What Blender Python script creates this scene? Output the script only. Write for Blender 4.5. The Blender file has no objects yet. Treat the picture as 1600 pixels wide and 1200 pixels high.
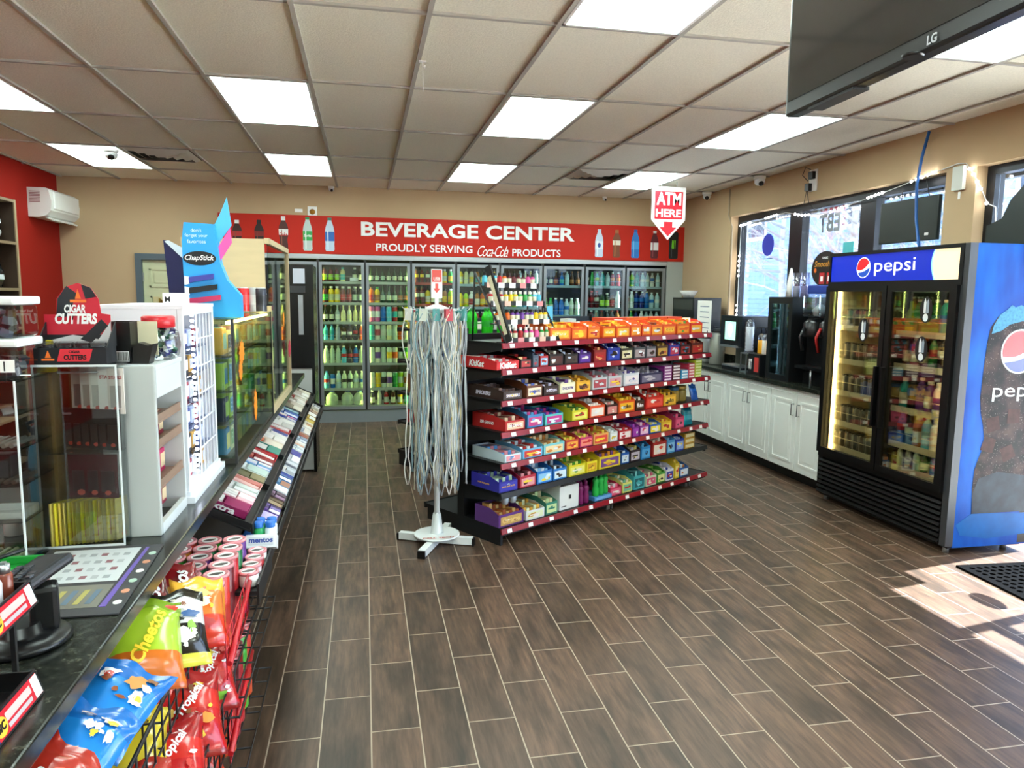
import bpy, bmesh, math, random
from mathutils import Vector, Matrix, Euler
R = math.radians
PI = math.pi
random.seed(7)
sc = bpy.context.scene
COL = sc.collection

# ---------------------------------------------------------------- camera, sky, sun, exposure
YAW, PIT, ROL = .1998, -.1223, .0120
cy, sy, cp, sp = math.cos(YAW), math.sin(YAW), math.cos(PIT), math.sin(PIT)
fwd = Vector((sy*cp, cy*cp, sp)); r0 = Vector((cy, -sy, 0)); u0 = r0.cross(fwd)
rt = r0*math.cos(ROL) + u0*math.sin(ROL); up = u0*math.cos(ROL) - r0*math.sin(ROL)
cam = bpy.data.objects.new('camera', bpy.data.cameras.new('camera'))
COL.objects.link(cam)
cam.matrix_world = Matrix(((rt.x, up.x, -fwd.x, 0), (rt.y, up.y, -fwd.y, 0), (rt.z, up.z, -fwd.z, 1.63), (0, 0, 0, 1)))
cam.data.sensor_width = 36; cam.data.lens = 1142/1600*36; cam.data.clip_start = .02
sc.camera = cam

w = bpy.data.worlds.new('sky'); sc.world = w; w.use_nodes = True
wn = w.node_tree.nodes; wl = w.node_tree.links
sky = wn.new('ShaderNodeTexSky'); sky.sky_type = 'HOSEK_WILKIE'; sky.turbidity = 3.0
sky.sun_direction = Vector((.5, .09, .86)).normalized()
bg = wn['Background']; bg.inputs['Strength'].default_value = 5.0
mixs = wn.new('ShaderNodeMixRGB'); mixs.inputs[0].default_value = .45; mixs.inputs[2].default_value = (.75, .82, 1, 1)
wl.new(sky.outputs[0], mixs.inputs[1]); wl.new(mixs.outputs[0], bg.inputs['Color'])

sun = bpy.data.lights.new('sun', 'SUN'); sun.energy = 42; sun.angle = R(.5); sun.color = (1, .95, .9)
so = bpy.data.objects.new('sun', sun); COL.objects.link(so)
so.rotation_euler = Vector((-.51, -.092, -.855)).to_track_quat('-Z', 'Y').to_euler()

vs = sc.view_settings
vs.view_transform = 'Standard'; vs.look = 'None'; vs.gamma = 1; vs.use_curve_mapping = False
vs.exposure = 1.42
cyc = sc.cycles
cyc.max_bounces = 8; cyc.diffuse_bounces = 6; cyc.glossy_bounces = 3; cyc.transmission_bounces = 4
cyc.transparent_max_bounces = 14; cyc.sample_clamp_indirect = 6; cyc.caustics_reflective = False; cyc.caustics_refractive = False
# sky light enters through the shop front: light portals in its openings
for (py, pz, wy, hz) in ((6.48, 1.95, 3.04, 1.2), (1.5, 1.25, 6.2, 2.5)):
    pl = bpy.data.lights.new('window_portal', 'AREA'); pl.shape = 'RECTANGLE'; pl.size = hz; pl.size_y = wy
    pl.cycles.is_portal = True
    po = bpy.data.objects.new('window_portal', pl); COL.objects.link(po)
    po.location = (4.42, py, pz); po.rotation_euler = (0, R(90), 0)

# ---------------------------------------------------------------- helpers
def hexc(h):
    h = h.lstrip('#'); o = []
    for i in (0, 2, 4):
        v = int(h[i:i+2], 16)/255
        o.append(v/12.92 if v <= .04045 else ((v+.055)/1.055)**2.4)
    return (*o, 1)
_M = {}
def mat(col, rough=.5, metal=0, emit=0, key=None, bump=0, coat=0, noise=0, scale=20, stretch=None, spec=None):
    k = (col, rough, metal, emit, bump, coat, noise, scale, stretch, spec)
    if k in _M: return _M[k]
    m = bpy.data.materials.new('paint'); m.use_nodes = True
    b = m.node_tree.nodes['Principled BSDF']; L = m.node_tree.links; N = m.node_tree.nodes
    c = hexc(col)
    b.inputs['Base Color'].default_value = c; b.inputs['Roughness'].default_value = rough
    b.inputs['Metallic'].default_value = metal
    if spec is not None: b.inputs['Specular IOR Level'].default_value = spec
    if coat: b.inputs['Coat Weight'].default_value = coat; b.inputs['Coat Roughness'].default_value = .08
    if emit: b.inputs['Emission Color'].default_value = c; b.inputs['Emission Strength'].default_value = emit
    if noise or bump:
        tc = N.new('ShaderNodeTexCoord'); n = N.new('ShaderNodeTexNoise'); n.inputs['Scale'].default_value = scale
        n.inputs['Detail'].default_value = 4
        if stretch:
            mp = N.new('ShaderNodeMapping'); mp.inputs['Scale'].default_value = stretch
            L.new(tc.outputs['Object'], mp.inputs[0]); L.new(mp.outputs[0], n.inputs['Vector'])
        else: L.new(tc.outputs['Object'], n.inputs['Vector'])
        if noise:
            mx = N.new('ShaderNodeMixRGB'); mx.blend_type = 'MULTIPLY'; mx.inputs[0].default_value = noise
            mx.inputs[1].default_value = c
            cr = N.new('ShaderNodeValToRGB'); cr.color_ramp.elements[0].position = .3; cr.color_ramp.elements[1].position = .7
            cr.color_ramp.elements[0].color = (.25, .25, .25, 1)
            L.new(n.outputs['Fac'], cr.inputs[0]); L.new(cr.outputs[0], mx.inputs[2]); L.new(mx.outputs[0], b.inputs['Base Color'])
        if bump:
            bp = N.new('ShaderNodeBump'); bp.inputs['Strength'].default_value = bump; bp.inputs['Distance'].default_value = .01
            L.new(n.outputs['Fac'], bp.inputs['Height']); L.new(bp.outputs[0], b.inputs['Normal'])
    _M[k] = m; return m
def glass(tint='#ffffff', refl=.08, rough=.02):
    k = ('glass', tint, refl, rough)
    if k in _M: return _M[k]
    m = bpy.data.materials.new('clear_glass'); m.use_nodes = True
    N = m.node_tree.nodes; L = m.node_tree.links; N.clear()
    o = N.new('ShaderNodeOutputMaterial'); t = N.new('ShaderNodeBsdfTransparent'); g = N.new('ShaderNodeBsdfGlossy')
    t.inputs[0].default_value = hexc(tint); g.inputs['Roughness'].default_value = rough
    lw = N.new('ShaderNodeLayerWeight'); lw.inputs['Blend'].default_value = .25
    ma = N.new('ShaderNodeMath'); ma.operation = 'MULTIPLY_ADD'; ma.inputs[1].default_value = .6; ma.inputs[2].default_value = refl
    L.new(lw.outputs['Fresnel'], ma.inputs[0])
    mx = N.new('ShaderNodeMixShader'); L.new(ma.outputs[0], mx.inputs[0]); L.new(t.outputs[0], mx.inputs[1]); L.new(g.outputs[0], mx.inputs[2])
    L.new(mx.outputs[0], o.inputs[0]); _M[k] = m; return m

class MB:
    """collects shapes into one mesh; every face keeps a material index"""
    def __init__(s): s.v = []; s.f = []; s.m = []; s.s = []
    def add(s, vs_, fs, mi=0, sm=False):
        b = len(s.v); s.v += [tuple(v) for v in vs_]
        for f in fs: s.f.append(tuple(i+b for i in f)); s.m.append(mi); s.s.append(sm)
        return s
    def box(s, c, d, mi=0, rot=None, bev=0):
        x, y, z = d[0]/2, d[1]/2, d[2]/2
        if bev:
            bm = bmesh.new(); bmesh.ops.create_cube(bm, size=1)
            for v in bm.verts: v.co = (v.co.x*d[0], v.co.y*d[1], v.co.z*d[2])
            bmesh.ops.bevel(bm, geom=bm.edges[:], offset=min(bev, min(d)*.45), segments=2, affect='EDGES', profile=.6)
            vs_ = [v.co.copy() for v in bm.verts]; bm.verts.index_update(); fs = [[v.index for v in f.verts] for f in bm.faces]; bm.free()
        else:
            vs_ = [Vector(p) for p in ((-x,-y,-z),(x,-y,-z),(x,y,-z),(-x,y,-z),(-x,-y,z),(x,-y,z),(x,y,z),(-x,y,z))]
            fs = [(0,3,2,1),(4,5,6,7),(0,1,5,4),(1,2,6,5),(2,3,7,6),(3,0,4,7)]
        M_ = Matrix.Translation(c) @ (Euler(rot).to_matrix().to_4x4() if rot else Matrix())
        return s.add([M_ @ v for v in vs_], fs, mi)
    def bb(s, x0, x1, y0, y1, z0, z1, mi=0, bev=0):
        return s.box(((x0+x1)/2, (y0+y1)/2, (z0+z1)/2), (abs(x1-x0), abs(y1-y0), abs(z1-z0)), mi, None, bev)
    def lathe(s, prof, n=12, at=(0,0,0), mi=0, mis=None, axis='z'):
        vs_ = []; fs = []; ms = []
        for (r, z) in prof:
            for k in range(n):
                a = 2*PI*k/n; p = (r*math.cos(a), r*math.sin(a), z)
                if axis == 'x': p = (p[2], p[0], p[1])
                if axis == 'y': p = (p[0], p[2], p[1])
                vs_.append((p[0]+at[0], p[1]+at[1], p[2]+at[2]))
        b = len(s.v); s.v += vs_
        for i in range(len(prof)-1):
            for k in range(n):
                q = (k+1) % n; f = (i*n+k, i*n+q, (i+1)*n+q, (i+1)*n+k)
                if axis == 'y': f = f[::-1]
                s.f.append(tuple(j+b for j in f)); s.m.append(mis[i] if mis else mi); s.s.append(True)
        for i, fl in ((0, True), (len(prof)-1, False)):
            if prof[i][0] > 1e-5:
                f = [b+i*n+k for k in range(n)]
                s.f.append(tuple(f[::-1] if fl != (axis == 'y') else f)); s.m.append((mis[0] if i == 0 else mis[-1]) if mis else mi); s.s.append(False)
        return s
    def cyl(s, p0, p1, r, n=10, mi=0, r1=None):
        return s.tube([p0, p1], r, n, mi, r1=r1)
    def tube(s, pts, r, n=6, mi=0, closed=False, r1=None):
        pts = [Vector(p) for p in pts]; N = len(pts); b = len(s.v); prev = None
        for i, p in enumerate(pts):
            if closed: t = pts[(i+1) % N]-pts[i-1]
            else: t = pts[min(i+1, N-1)]-pts[max(i-1, 0)]
            if t.length < 1e-9: t = Vector((0, 0, 1))
            t.normalize()
            if prev is None: a = t.orthogonal().normalized()
            else:
                a = prev - t*prev.dot(t)
                a = a.normalized() if a.length > 1e-6 else t.orthogonal().normalized()
            prev = a; c = t.cross(a); rr = r if r1 is None else r+(r1-r)*i/(N-1)
            for k in range(n):
                an = 2*PI*k/n; s.v.append(tuple(p+(a*math.cos(an)+c*math.sin(an))*rr))
        for i in range(N if closed else N-1):
            for k in range(n):
                q = (k+1) % n; j = (i+1) % N
                s.f.append((b+i*n+k, b+i*n+q, b+j*n+q, b+j*n+k)); s.m.append(mi); s.s.append(True)
        if not closed:
            s.f.append(tuple(b+k for k in range(n))[::-1]); s.m.append(mi); s.s.append(False)
            s.f.append(tuple(b+(N-1)*n+k for k in range(n))); s.m.append(mi); s.s.append(False)
        return s
    def prism(s, poly, h, mi=0, M_=None, side=None):
        """poly in local xy, extruded to z=h, placed by matrix"""
        M_ = M_ or Matrix(); n = len(poly); b = len(s.v)
        s.v += [tuple(M_ @ Vector((x, y, 0))) for x, y in poly] + [tuple(M_ @ Vector((x, y, h))) for x, y in poly]
        s.f.append(tuple(b+k for k in range(n))[::-1]); s.m.append(mi); s.s.append(False)
        s.f.append(tuple(b+n+k for k in range(n))); s.m.append(mi); s.s.append(False)
        for k in range(n):
            q = (k+1) % n; s.f.append((b+k, b+q, b+n+q, b+n+k)); s.m.append(mi if side is None else side); s.s.append(False)
        return s
    def mesh(s, name, mats):
        me = bpy.data.meshes.new(name); me.from_pydata(s.v, [], s.f)
        for m_ in (mats if isinstance(mats, (list, tuple)) else [mats]): me.materials.append(m_)
        me.polygons.foreach_set('material_index', s.m); me.polygons.foreach_set('use_smooth', s.s); me.update()
        return me
    def obj(s, name, mats, parent=None, loc=(0,0,0), rot=(0,0,0)):
        o = bpy.data.objects.new(name, s.mesh(name, mats)); COL.objects.link(o)
        o.location = loc; o.rotation_euler = rot
        if parent: o.parent = parent
        return o
# frames: a matrix whose local xy lies on a face and whose z points out of it
def face(loc, facing):
    """facing: '-y' (towards the camera), '-x', '+x', 'up', or yaw angle of the outward normal"""
    rot = {'-y': (R(90), 0, 0), '-x': (R(90), 0, R(-90)), '+x': (R(90), 0, R(90)), 'up': (0, 0, 0)}[facing] if isinstance(facing, str) else (R(90), 0, facing)
    return Matrix.Translation(loc) @ Euler(rot).to_matrix().to_4x4()
def tag(o, label=None, cat=None, group=None, kind=None):
    if label: o['label'] = label
    if cat: o['category'] = cat
    if group: o['group'] = group
    if kind: o['kind'] = kind
    return o
def thing(name, label, cat, loc=(0,0,0), rz=0, group=None, rot=None):
    o = bpy.data.objects.new(name, None); COL.objects.link(o); o.empty_display_size = .05
    o.location = loc; o.rotation_euler = rot or (0, 0, rz)
    return tag(o, label, cat, group)
def struct(name, mb, mats, label=None):
    o = mb.obj(name, mats); o['kind'] = 'structure'
    if label: o['label'] = label
    return o
def copy_tree(o, loc=None, rz=None, label=None, parent=None):
    c = o.copy(); COL.objects.link(c)
    if parent: c.parent = parent
    for ch in list(o.children): copy_tree(ch, parent=c)
    if loc is not None: c.location = loc
    if rz is not None: c.rotation_euler = (0, 0, rz)
    if label: c['label'] = label
    return c
def text_mesh(body, w_=None, h_=None, bold=0, shear=0, spacing=1, ext=.0006, cx=True):
    cu = bpy.data.curves.new('lettering', 'FONT'); cu.body = body; cu.offset = bold; cu.shear = shear
    cu.space_character = spacing; cu.extrude = 0; cu.resolution_u = 3
    ob = bpy.data.objects.new('lettering', cu); me = bpy.data.meshes.new_from_object(ob)
    bpy.data.objects.remove(ob); bpy.data.curves.remove(cu)
    xs = [v.co.x for v in me.vertices]; ys = [v.co.y for v in me.vertices]
    x0, x1, y0, y1 = min(xs), max(xs), min(ys), max(ys)
    sx_ = w_/(x1-x0) if w_ else h_/(y1-y0); sy_ = h_/(y1-y0) if h_ else sx_
    for v in me.vertices: v.co = ((v.co.x-(x0+x1)/2)*sx_, (v.co.y-(y0+y1)/2)*sy_, 0)
    return me
def text(body, M_, mt, parent=None, w_=None, h_=None, bold=0, shear=0, spacing=1, name='lettering', mirror=False):
    me = text_mesh(body, w_, h_, bold, shear, spacing); me.materials.append(mt); me.name = name
    if mirror:
        for v in me.vertices: v.co.x = -v.co.x
    o = bpy.data.objects.new(name, me); COL.objects.link(o); o.matrix_world = M_
    if parent: o.parent = parent; o.matrix_parent_inverse = Matrix()
    loc, rot, _ = M_.decompose(); o.location = loc; o.rotation_euler = rot.to_euler()
    return o
def ell(rx, ry, n=24, cx=0, cy_=0): return [(cx+rx*math.cos(2*PI*k/n), cy_+ry*math.sin(2*PI*k/n)) for k in range(n)]
WHITE = mat('#f4f4f2', .45); BLACK = mat('#0b0b0c', .4); DKGREY = mat('#2a2b2d', .45); STEEL = mat('#b9bcc0', .3, .9)
PAPER = mat('#f3f1ec', .7); RED = mat('#c4161c', .4)
# ---------------------------------------------------------------- the room
def floor_mat():
    m = bpy.data.materials.new('wood_look_tile'); m.use_nodes = True; N = m.node_tree.nodes; L = m.node_tree.links
    b = N['Principled BSDF']; tc = N.new('ShaderNodeTexCoord'); mp = N.new('ShaderNodeMapping')
    mp.inputs['Rotation'].default_value = (0, 0, R(-90)); mp.inputs['Location'].default_value = (-.06, .0065, 0)
    L.new(tc.outputs['Object'], mp.inputs[0])
    br = N.new('ShaderNodeTexBrick'); br.offset = .5; br.inputs['Scale'].default_value = 1
    br.inputs['Brick Width'].default_value = .508; br.inputs['Row Height'].default_value = .1828
    br.inputs['Mortar Size'].default_value = .0026; br.inputs['Mortar Smooth'].default_value = .1
    br.inputs['Color1'].default_value = hexc('#5a4435'); br.inputs['Color2'].default_value = hexc('#705544'); br.inputs['Mortar'].default_value = hexc('#a89885')
    br.inputs['Bias'].default_value = -.1
    L.new(mp.outputs[0], br.inputs['Vector'])
    # grain along the planks, and darker mottled stains
    m2 = N.new('ShaderNodeMapping'); m2.inputs['Scale'].default_value = (55, 5, 1); L.new(tc.outputs['Object'], m2.inputs[0])
    # shift the grain per plank
    ad = N.new('ShaderNodeVectorMath'); ad.operation = 'ADD'; sc_ = N.new('ShaderNodeVectorMath'); sc_.operation = 'SCALE'; sc_.inputs['Scale'].default_value = 90
    L.new(br.outputs['Color'], sc_.inputs[0]); L.new(m2.outputs[0], ad.inputs[0]); L.new(sc_.outputs[0], ad.inputs[1])
    n1 = N.new('ShaderNodeTexNoise'); n1.inputs['Scale'].default_value = 1; n1.inputs['Detail'].default_value = 9; n1.inputs['Roughness'].default_value = .65; L.new(ad.outputs[0], n1.inputs['Vector'])
    c1 = N.new('ShaderNodeValToRGB'); c1.color_ramp.elements[0].position = .34; c1.color_ramp.elements[0].color = (.5, .5, .48, 1); c1.color_ramp.elements[1].position = .68; c1.color_ramp.elements[1].color = (1.12, 1.1, 1.08, 1)
    L.new(n1.outputs['Fac'], c1.inputs[0])
    m3 = N.new('ShaderNodeMapping'); m3.inputs['Scale'].default_value = (14, 3.4, 1); L.new(tc.outputs['Object'], m3.inputs[0])
    ad3 = N.new('ShaderNodeVectorMath'); ad3.operation = 'ADD'; L.new(m3.outputs[0], ad3.inputs[0]); L.new(sc_.outputs[0], ad3.inputs[1])
    n2 = N.new('ShaderNodeTexNoise'); n2.inputs['Scale'].default_value = 1; n2.inputs['Detail'].default_value = 5; L.new(ad3.outputs[0], n2.inputs['Vector'])
    c2 = N.new('ShaderNodeValToRGB'); c2.color_ramp.elements[0].position = .36; c2.color_ramp.elements[0].color = (.5, .52, .5, 1); c2.color_ramp.elements[1].position = .56; c2.color_ramp.elements[1].color = (1, 1, 1, 1)
    L.new(n2.outputs['Fac'], c2.inputs[0])
    x1 = N.new('ShaderNodeMixRGB'); x1.blend_type = 'MULTIPLY'; x1.inputs[0].default_value = 1; L.new(br.outputs['Color'], x1.inputs[1]); L.new(c1.outputs[0], x1.inputs[2])
    x2 = N.new('ShaderNodeMixRGB'); x2.blend_type = 'MULTIPLY'; x2.inputs[0].default_value = 1; L.new(x1.outputs[0], x2.inputs[1]); L.new(c2.outputs[0], x2.inputs[2])
    x3 = N.new('ShaderNodeMixRGB'); x3.inputs[2].default_value = hexc('#a89885'); L.new(br.outputs['Fac'], x3.inputs[0]); L.new(x2.outputs[0], x3.inputs[1])
    L.new(x3.outputs[0], b.inputs['Base Color']); b.inputs['Roughness'].default_value = .42
    bp = N.new('ShaderNodeBump'); bp.inputs['Strength'].default_value = .35; bp.inputs['Distance'].default_value = .002; bp.invert = True
    L.new(br.outputs['Fac'], bp.inputs['Height']); L.new(bp.outputs[0], b.inputs['Normal'])
    return m
struct('floor', MB().bb(-3.5, 4.6, -6.0, 10.3, -.1, 0), floor_mat())
ceil_m = mat('#f4f0e0', .9, noise=.2, scale=110, bump=.25)
H = 2.89
struct('ceiling', MB().bb(-3.5, 4.42, -6.0, 9.5, H+.012, H+.12), ceil_m)
gx = lambda i: -1.521+.6096*i
gy = lambda j: 3.519+1.246*j
g = MB()
for i in range(-3, 10): g.bb(gx(i)-.012, gx(i)+.012, -5.9, 9.35, H-.001, H+.013)
for j in range(-7, 5): g.bb(-3.4, 4.22, gy(j)-.012, gy(j)+.012, H, H+.013)
struct('trim_1', g, mat('#aaa69e', .6))
diff_m = mat('#ebfff8', .5, emit=5.4)
def light_panel(i, j):
    t = thing('ceiling_light', '', 'ceiling light', ((gx(i)+gx(i+1))/2, (gy(j)+gy(j+1))/2, H), group='light panels in the ceiling grid')
    w_, d = .6096-.024, 1.246-.024
    f = MB()
    for s_ in (-1, 1):
        f.box((s_*(w_/2-.008), 0, .004), (.016, d, .012)); f.box((0, s_*(d/2-.008), .004), (w_, .016, .012))
    f.obj('frame', mat('#e9ecea', .5), t)
    MB().box((0, 0, .006), (w_-.03, d-.03, .005)).obj('diffuser', diff_m, t)
    return t
names_col = {-2: 'over the left counter', 1: 'over the left aisle', 4: 'above the middle of the shop', 7: 'nearest the windows'}
names_row = {3: 'closest to the drinks coolers', 1: 'in the middle row', -1: 'in the nearest visible row', -3: 'behind the viewer'}
for j in (3, 1, -1, -3):
    for i in (-2, 1, 4, 7):
        if j == -1 and i == -2 or j == -3: continue
        light_panel(i, j)['label'] = f'added unseen ceiling light panel {names_col[i]}, {names_row[j]}'
# panels behind the camera; the two rearmost rows are added unseen as front fill
for i in (-2, 1, 4, 7):
    light_panel(i, -3)['label'] = f'added unseen ceiling light panel {names_col[i]}, behind the viewer'
    light_panel(i, -5)['label'] = f'added unseen ceiling light panel {names_col[i]}, second row behind the viewer'
    light_panel(i, -7)['label'] = f'added unseen ceiling light panel {names_col[i]}, third row behind the viewer'
light_panel(-2, -1)['label'] = 'glowing ceiling light panel over the left counter, in the nearest visible row'

beige = mat('#c3a986', .8, noise=.05, scale=3, spec=.3)
redw = mat('#981a10', .75, spec=.2)
struct('wall_left', MB().bb(-3.5, -3.4, -6.0, 9.45, 0, H+.1), redw)
wb = MB()
wb.bb(-3.4, -2.56, 9.35, 9.45, 0, H+.1); wb.bb(-2.56, -1.7, 9.35, 9.45, 2.02, H+.1); wb.bb(-1.76, -1.7, 9.35, 9.45, 0, 2.02)
wb.bb(-1.7, 4.22, 9.35, 9.45, 2.085, H+.1)
struct('wall_back', wb, beige)
struct('wall_front', MB().bb(-3.5, 4.42, -6.0, -5.9, 0, H+.1), mat('#e4e0d8', .8))
wr = MB(); X0, X1 = 4.22, 4.42
wr.bb(X0, X1, 8.04, 10.2, 0, H+.1)                     # left of the window
wr.bb(X0, X1, 4.8, 8.04, 0, 1.22); wr.bb(X0, X1, -6.0, 8.04, 2.56, H+.1)
wr.bb(X0, X1, 4.52, 4.8, 0, 2.56); wr.bb(X0, X1, -6.0, -1.6, 0, 2.56)
struct('wall_right', wr, beige)
# aluminium window: dark frame, two mullions, three panes
frame_m = mat('#23262b', .35, .5)
def bars(lst, **k):
    b = MB()
    for i, a in enumerate(lst):
        e = .00012*(i % 7); b.bb(a[0]-e, a[1]+e, a[2]-e, a[3]+e, a[4]-e, a[5]+e, **k)
    return b
gl = glass('#f4fbff', .03)
win = tag(thing('window_1', None, None), kind='structure')
fy = [(7.98, 8.04), (6.74, 6.96), (5.66, 5.86), (4.8, 4.86)]
b = bars([(4.31, 4.39, a, c, 1.22, 2.56) for a, c in fy] + [(4.31, 4.39, 4.8, 8.04, 2.49, 2.56), (4.31, 4.39, 4.8, 8.04, 1.22, 1.28)])
b.obj('window_frame', frame_m, win)
for a, c in ((6.96, 7.98), (5.86, 6.74), (4.86, 5.66)):
    MB().bb(4.348, 4.352, a, c, 1.28, 2.49).obj('window_pane', gl, win)
door = tag(thing('door_1', None, None), kind='structure')
bars([(4.31, 4.39, 4.45, 4.52, 0, 2.56), (4.31, 4.39, 3.16, 3.22, 0, 2.56), (4.31, 4.39, 2.2, 2.26, 0, 2.56), (4.31, 4.39, -1.6, 4.45, 2.5, 2.56), (4.31, 4.39, 2.26, 3.16, 2.06, 2.12), (4.31, 4.39, .9, .96, 0, 2.56), (4.31, 4.39, -.4, -.34, 0, 2.56), (4.31, 4.39, -1.6, -1.54, 0, 2.56), (4.31, 4.39, 2.26, 3.16, 0, .1)]).obj('door_frame', frame_m, door)
for a, c, z0, z1 in ((3.22, 4.45, 0, 2.5), (2.26, 3.16, .1, 2.06), (2.26, 3.16, 2.12, 2.5), (.96, 2.2, 0, 2.5), (-.34, .9, 0, 2.5), (-1.54, -.4, 0, 2.5)):
    MB().bb(4.348, 4.352, a, c, z0, z1).obj('glass_pane', gl, door)  # panes on the camera side of the door are added, unseen, to brighten the ceiling
MB().bb(4.29, 4.31, 2.3, 2.34, .9, 1.3).obj('door_handle', STEEL, door)
MB().bb(4.335, 4.34, 2.34, 3.08, .25, 1.95).obj('door_poster', mat('#d8d4cc', .6), door)
# back door at the left
d = tag(thing('door_2', None, None), kind='structure')
bars([(-2.61, -2.54, 9.31, 9.36, 0, 2.05), (-1.8, -1.73, 9.31, 9.36, 0, 2.05), (-2.61, -1.73, 9.31, 9.36, 1.98, 2.05)]).obj('door_casing', mat('#53616a', .5), d)
dl = MB().bb(-2.54, -1.8, 9.36, 9.4, 0, 1.98)
for (a, c) in ((-2.47, -2.2), (-2.14, -1.87)):
    for z0, z1 in ((1.66, 1.88), (1.02, 1.56), (.15, .9)):
        for q in ((a, c, z1-.02, z1), (a, c, z0, z0+.02), (a, a+.02, z0, z1), (c-.02, c, z0, z1)): dl.bb(q[0], q[1], 9.352, 9.362, q[2], q[3])
        dl.bb(a+.05, c-.05, 9.352, 9.362, z0+.05, z1-.05, bev=.004)
leaf = dl.obj('door_leaf', mat('#c6c9a4', .55), d)
for z in (1.78, 1.1): MB().bb(-2.552, -2.53, 9.335, 9.358, z-.05, z+.05).obj('hinge', STEEL, d)
pl_ = MB().bb(-2.44, -1.9, 9.345, 9.352, 1.44, 1.55).obj('name_plate', mat('#c9bd8f', .6), leaf)
text('MITCE', face((-2.17, 9.3445, 1.495), '-y'), mat('#a8893d', .4, .3), leaf, w_=.42, h_=.075, bold=.01)
bs = MB().bb(-3.4, -2.61, 9.335, 9.35, 0, .1)
struct('baseboard_back', bs, mat('#53616a', .5))
# ---------------------------------------------------------------- outside the shop front
def siding():
    m = bpy.data.materials.new('clapboard'); m.use_nodes = True; N = m.node_tree.nodes; L = m.node_tree.links; b = N['Principled BSDF']
    tc = N.new('ShaderNodeTexCoord'); wv = N.new('ShaderNodeTexWave'); wv.bands_direction = 'Z'; wv.wave_profile = 'SAW'; wv.inputs['Scale'].default_value = 2.6
    L.new(tc.outputs['Object'], wv.inputs['Vector']); cr = N.new('ShaderNodeValToRGB')
    cr.color_ramp.elements[0].color = hexc('#5f83b8'); cr.color_ramp.elements[1].color = hexc('#8fb2e0'); cr.color_ramp.elements[1].position = .2
    L.new(wv.outputs['Fac'], cr.inputs[0]); L.new(cr.outputs[0], b.inputs['Base Color']); b.inputs['Roughness'].default_value = .6
    return m
nb = thing('house', 'pale blue clapboard house across the lot, seen through the branches', 'building', (10.2, 12.8, 0))
MB().bb(0, 6, -6.6, 9, -.2, 10.6).obj('wall', siding(), nb)
MB().bb(-.3, 6.3, -6.9, 9.3, 10.6, 10.9).obj('roof', mat('#6d7178', .8), nb)
for y in (-3.2, 1.2, 5.2):
    wf = bars([(-.03, .02, y-.5, y-.42, 3.1, 4.7), (-.03, .02, y+.42, y+.5, 3.1, 4.7), (-.03, .02, y-.5, y+.5, 3.1, 3.2), (-.03, .02, y-.5, y+.5, 4.6, 4.7)]).obj('window', mat('#f5f7fa', .5), nb)
    MB().bb(-.02, .01, y-.42, y+.42, 3.2, 4.6).obj('pane', mat('#3d4a5c', .15), wf)
g_ = MB().bb(4.42, 40, -20, 40, -.12, -.02)
struct('ground', g_, mat('#cfcac2', .9, noise=.2, scale=.6))
def tree(loc, seed, label, n=10):
    rnd = random.Random(seed); t = thing('bare_tree', label, 'tree', loc, group='bare trees outside the window')
    trunk = MB(); br = MB()
    trunk.tube([(0, 0, -.05), (.05, .03, 1.2), (.0, .1, 2.6), (.08, .1, 4.6)], .09, 8, r1=.03)
    def limb(p, d, ln, r, dep):
        pts = [p]
        for k in range(4):
            d = (d + Vector((rnd.uniform(-.25, .25), rnd.uniform(-.25, .25), rnd.uniform(-.16, .22)))).normalized()
            pts.append(pts[-1]+d*ln/4)
        br.tube(pts, r, 4, r1=r*.4)
        if dep:
            for k in range(3 if dep > 1 else 4):
                q = pts[1+k % 4]; dd = (d + Vector((rnd.uniform(-.9, .9), rnd.uniform(-.9, .9), rnd.uniform(-.5, .8)))).normalized()
                limb(q, dd, ln*.62, r*.5, dep-1)
    for k in range(n):
        a = 2*PI*k/n+rnd.uniform(-.4, .4)
        limb(Vector((0, .05, .9+3.2*k/n)), Vector((math.cos(a), math.sin(a), rnd.uniform(.1, .7))).normalized(), rnd.uniform(1.5, 2.6), .03, 3)
    bk = mat('#e6e2dd', .7, noise=.2, scale=8)
    trunk.obj('trunk', bk, t); br.obj('branches', bk, t)
tree((7.6, 12.4, 0), 3, 'bare pale-barked tree outside, in front of the blue house, seen through the far pane', 16)
tree((6.9, 9.4, 0), 5, 'bare pale-barked tree outside, seen through the middle window pane', 16)
tree((7.2, 7.3, 0), 8, 'bare pale-barked tree outside, seen through the window pane nearest the viewer', 16)
struct('added_canopy', MB().bb(4.42, 5.42, 4.62, 9.6, 2.72, 2.86).bb(5.36, 5.44, 4.6, 9.6, 2.66, 2.9), mat('#3c4046', .5), 'added unseen canopy keeping the sun off the shop window')  # added out of view to block direct sun on the window
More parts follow.
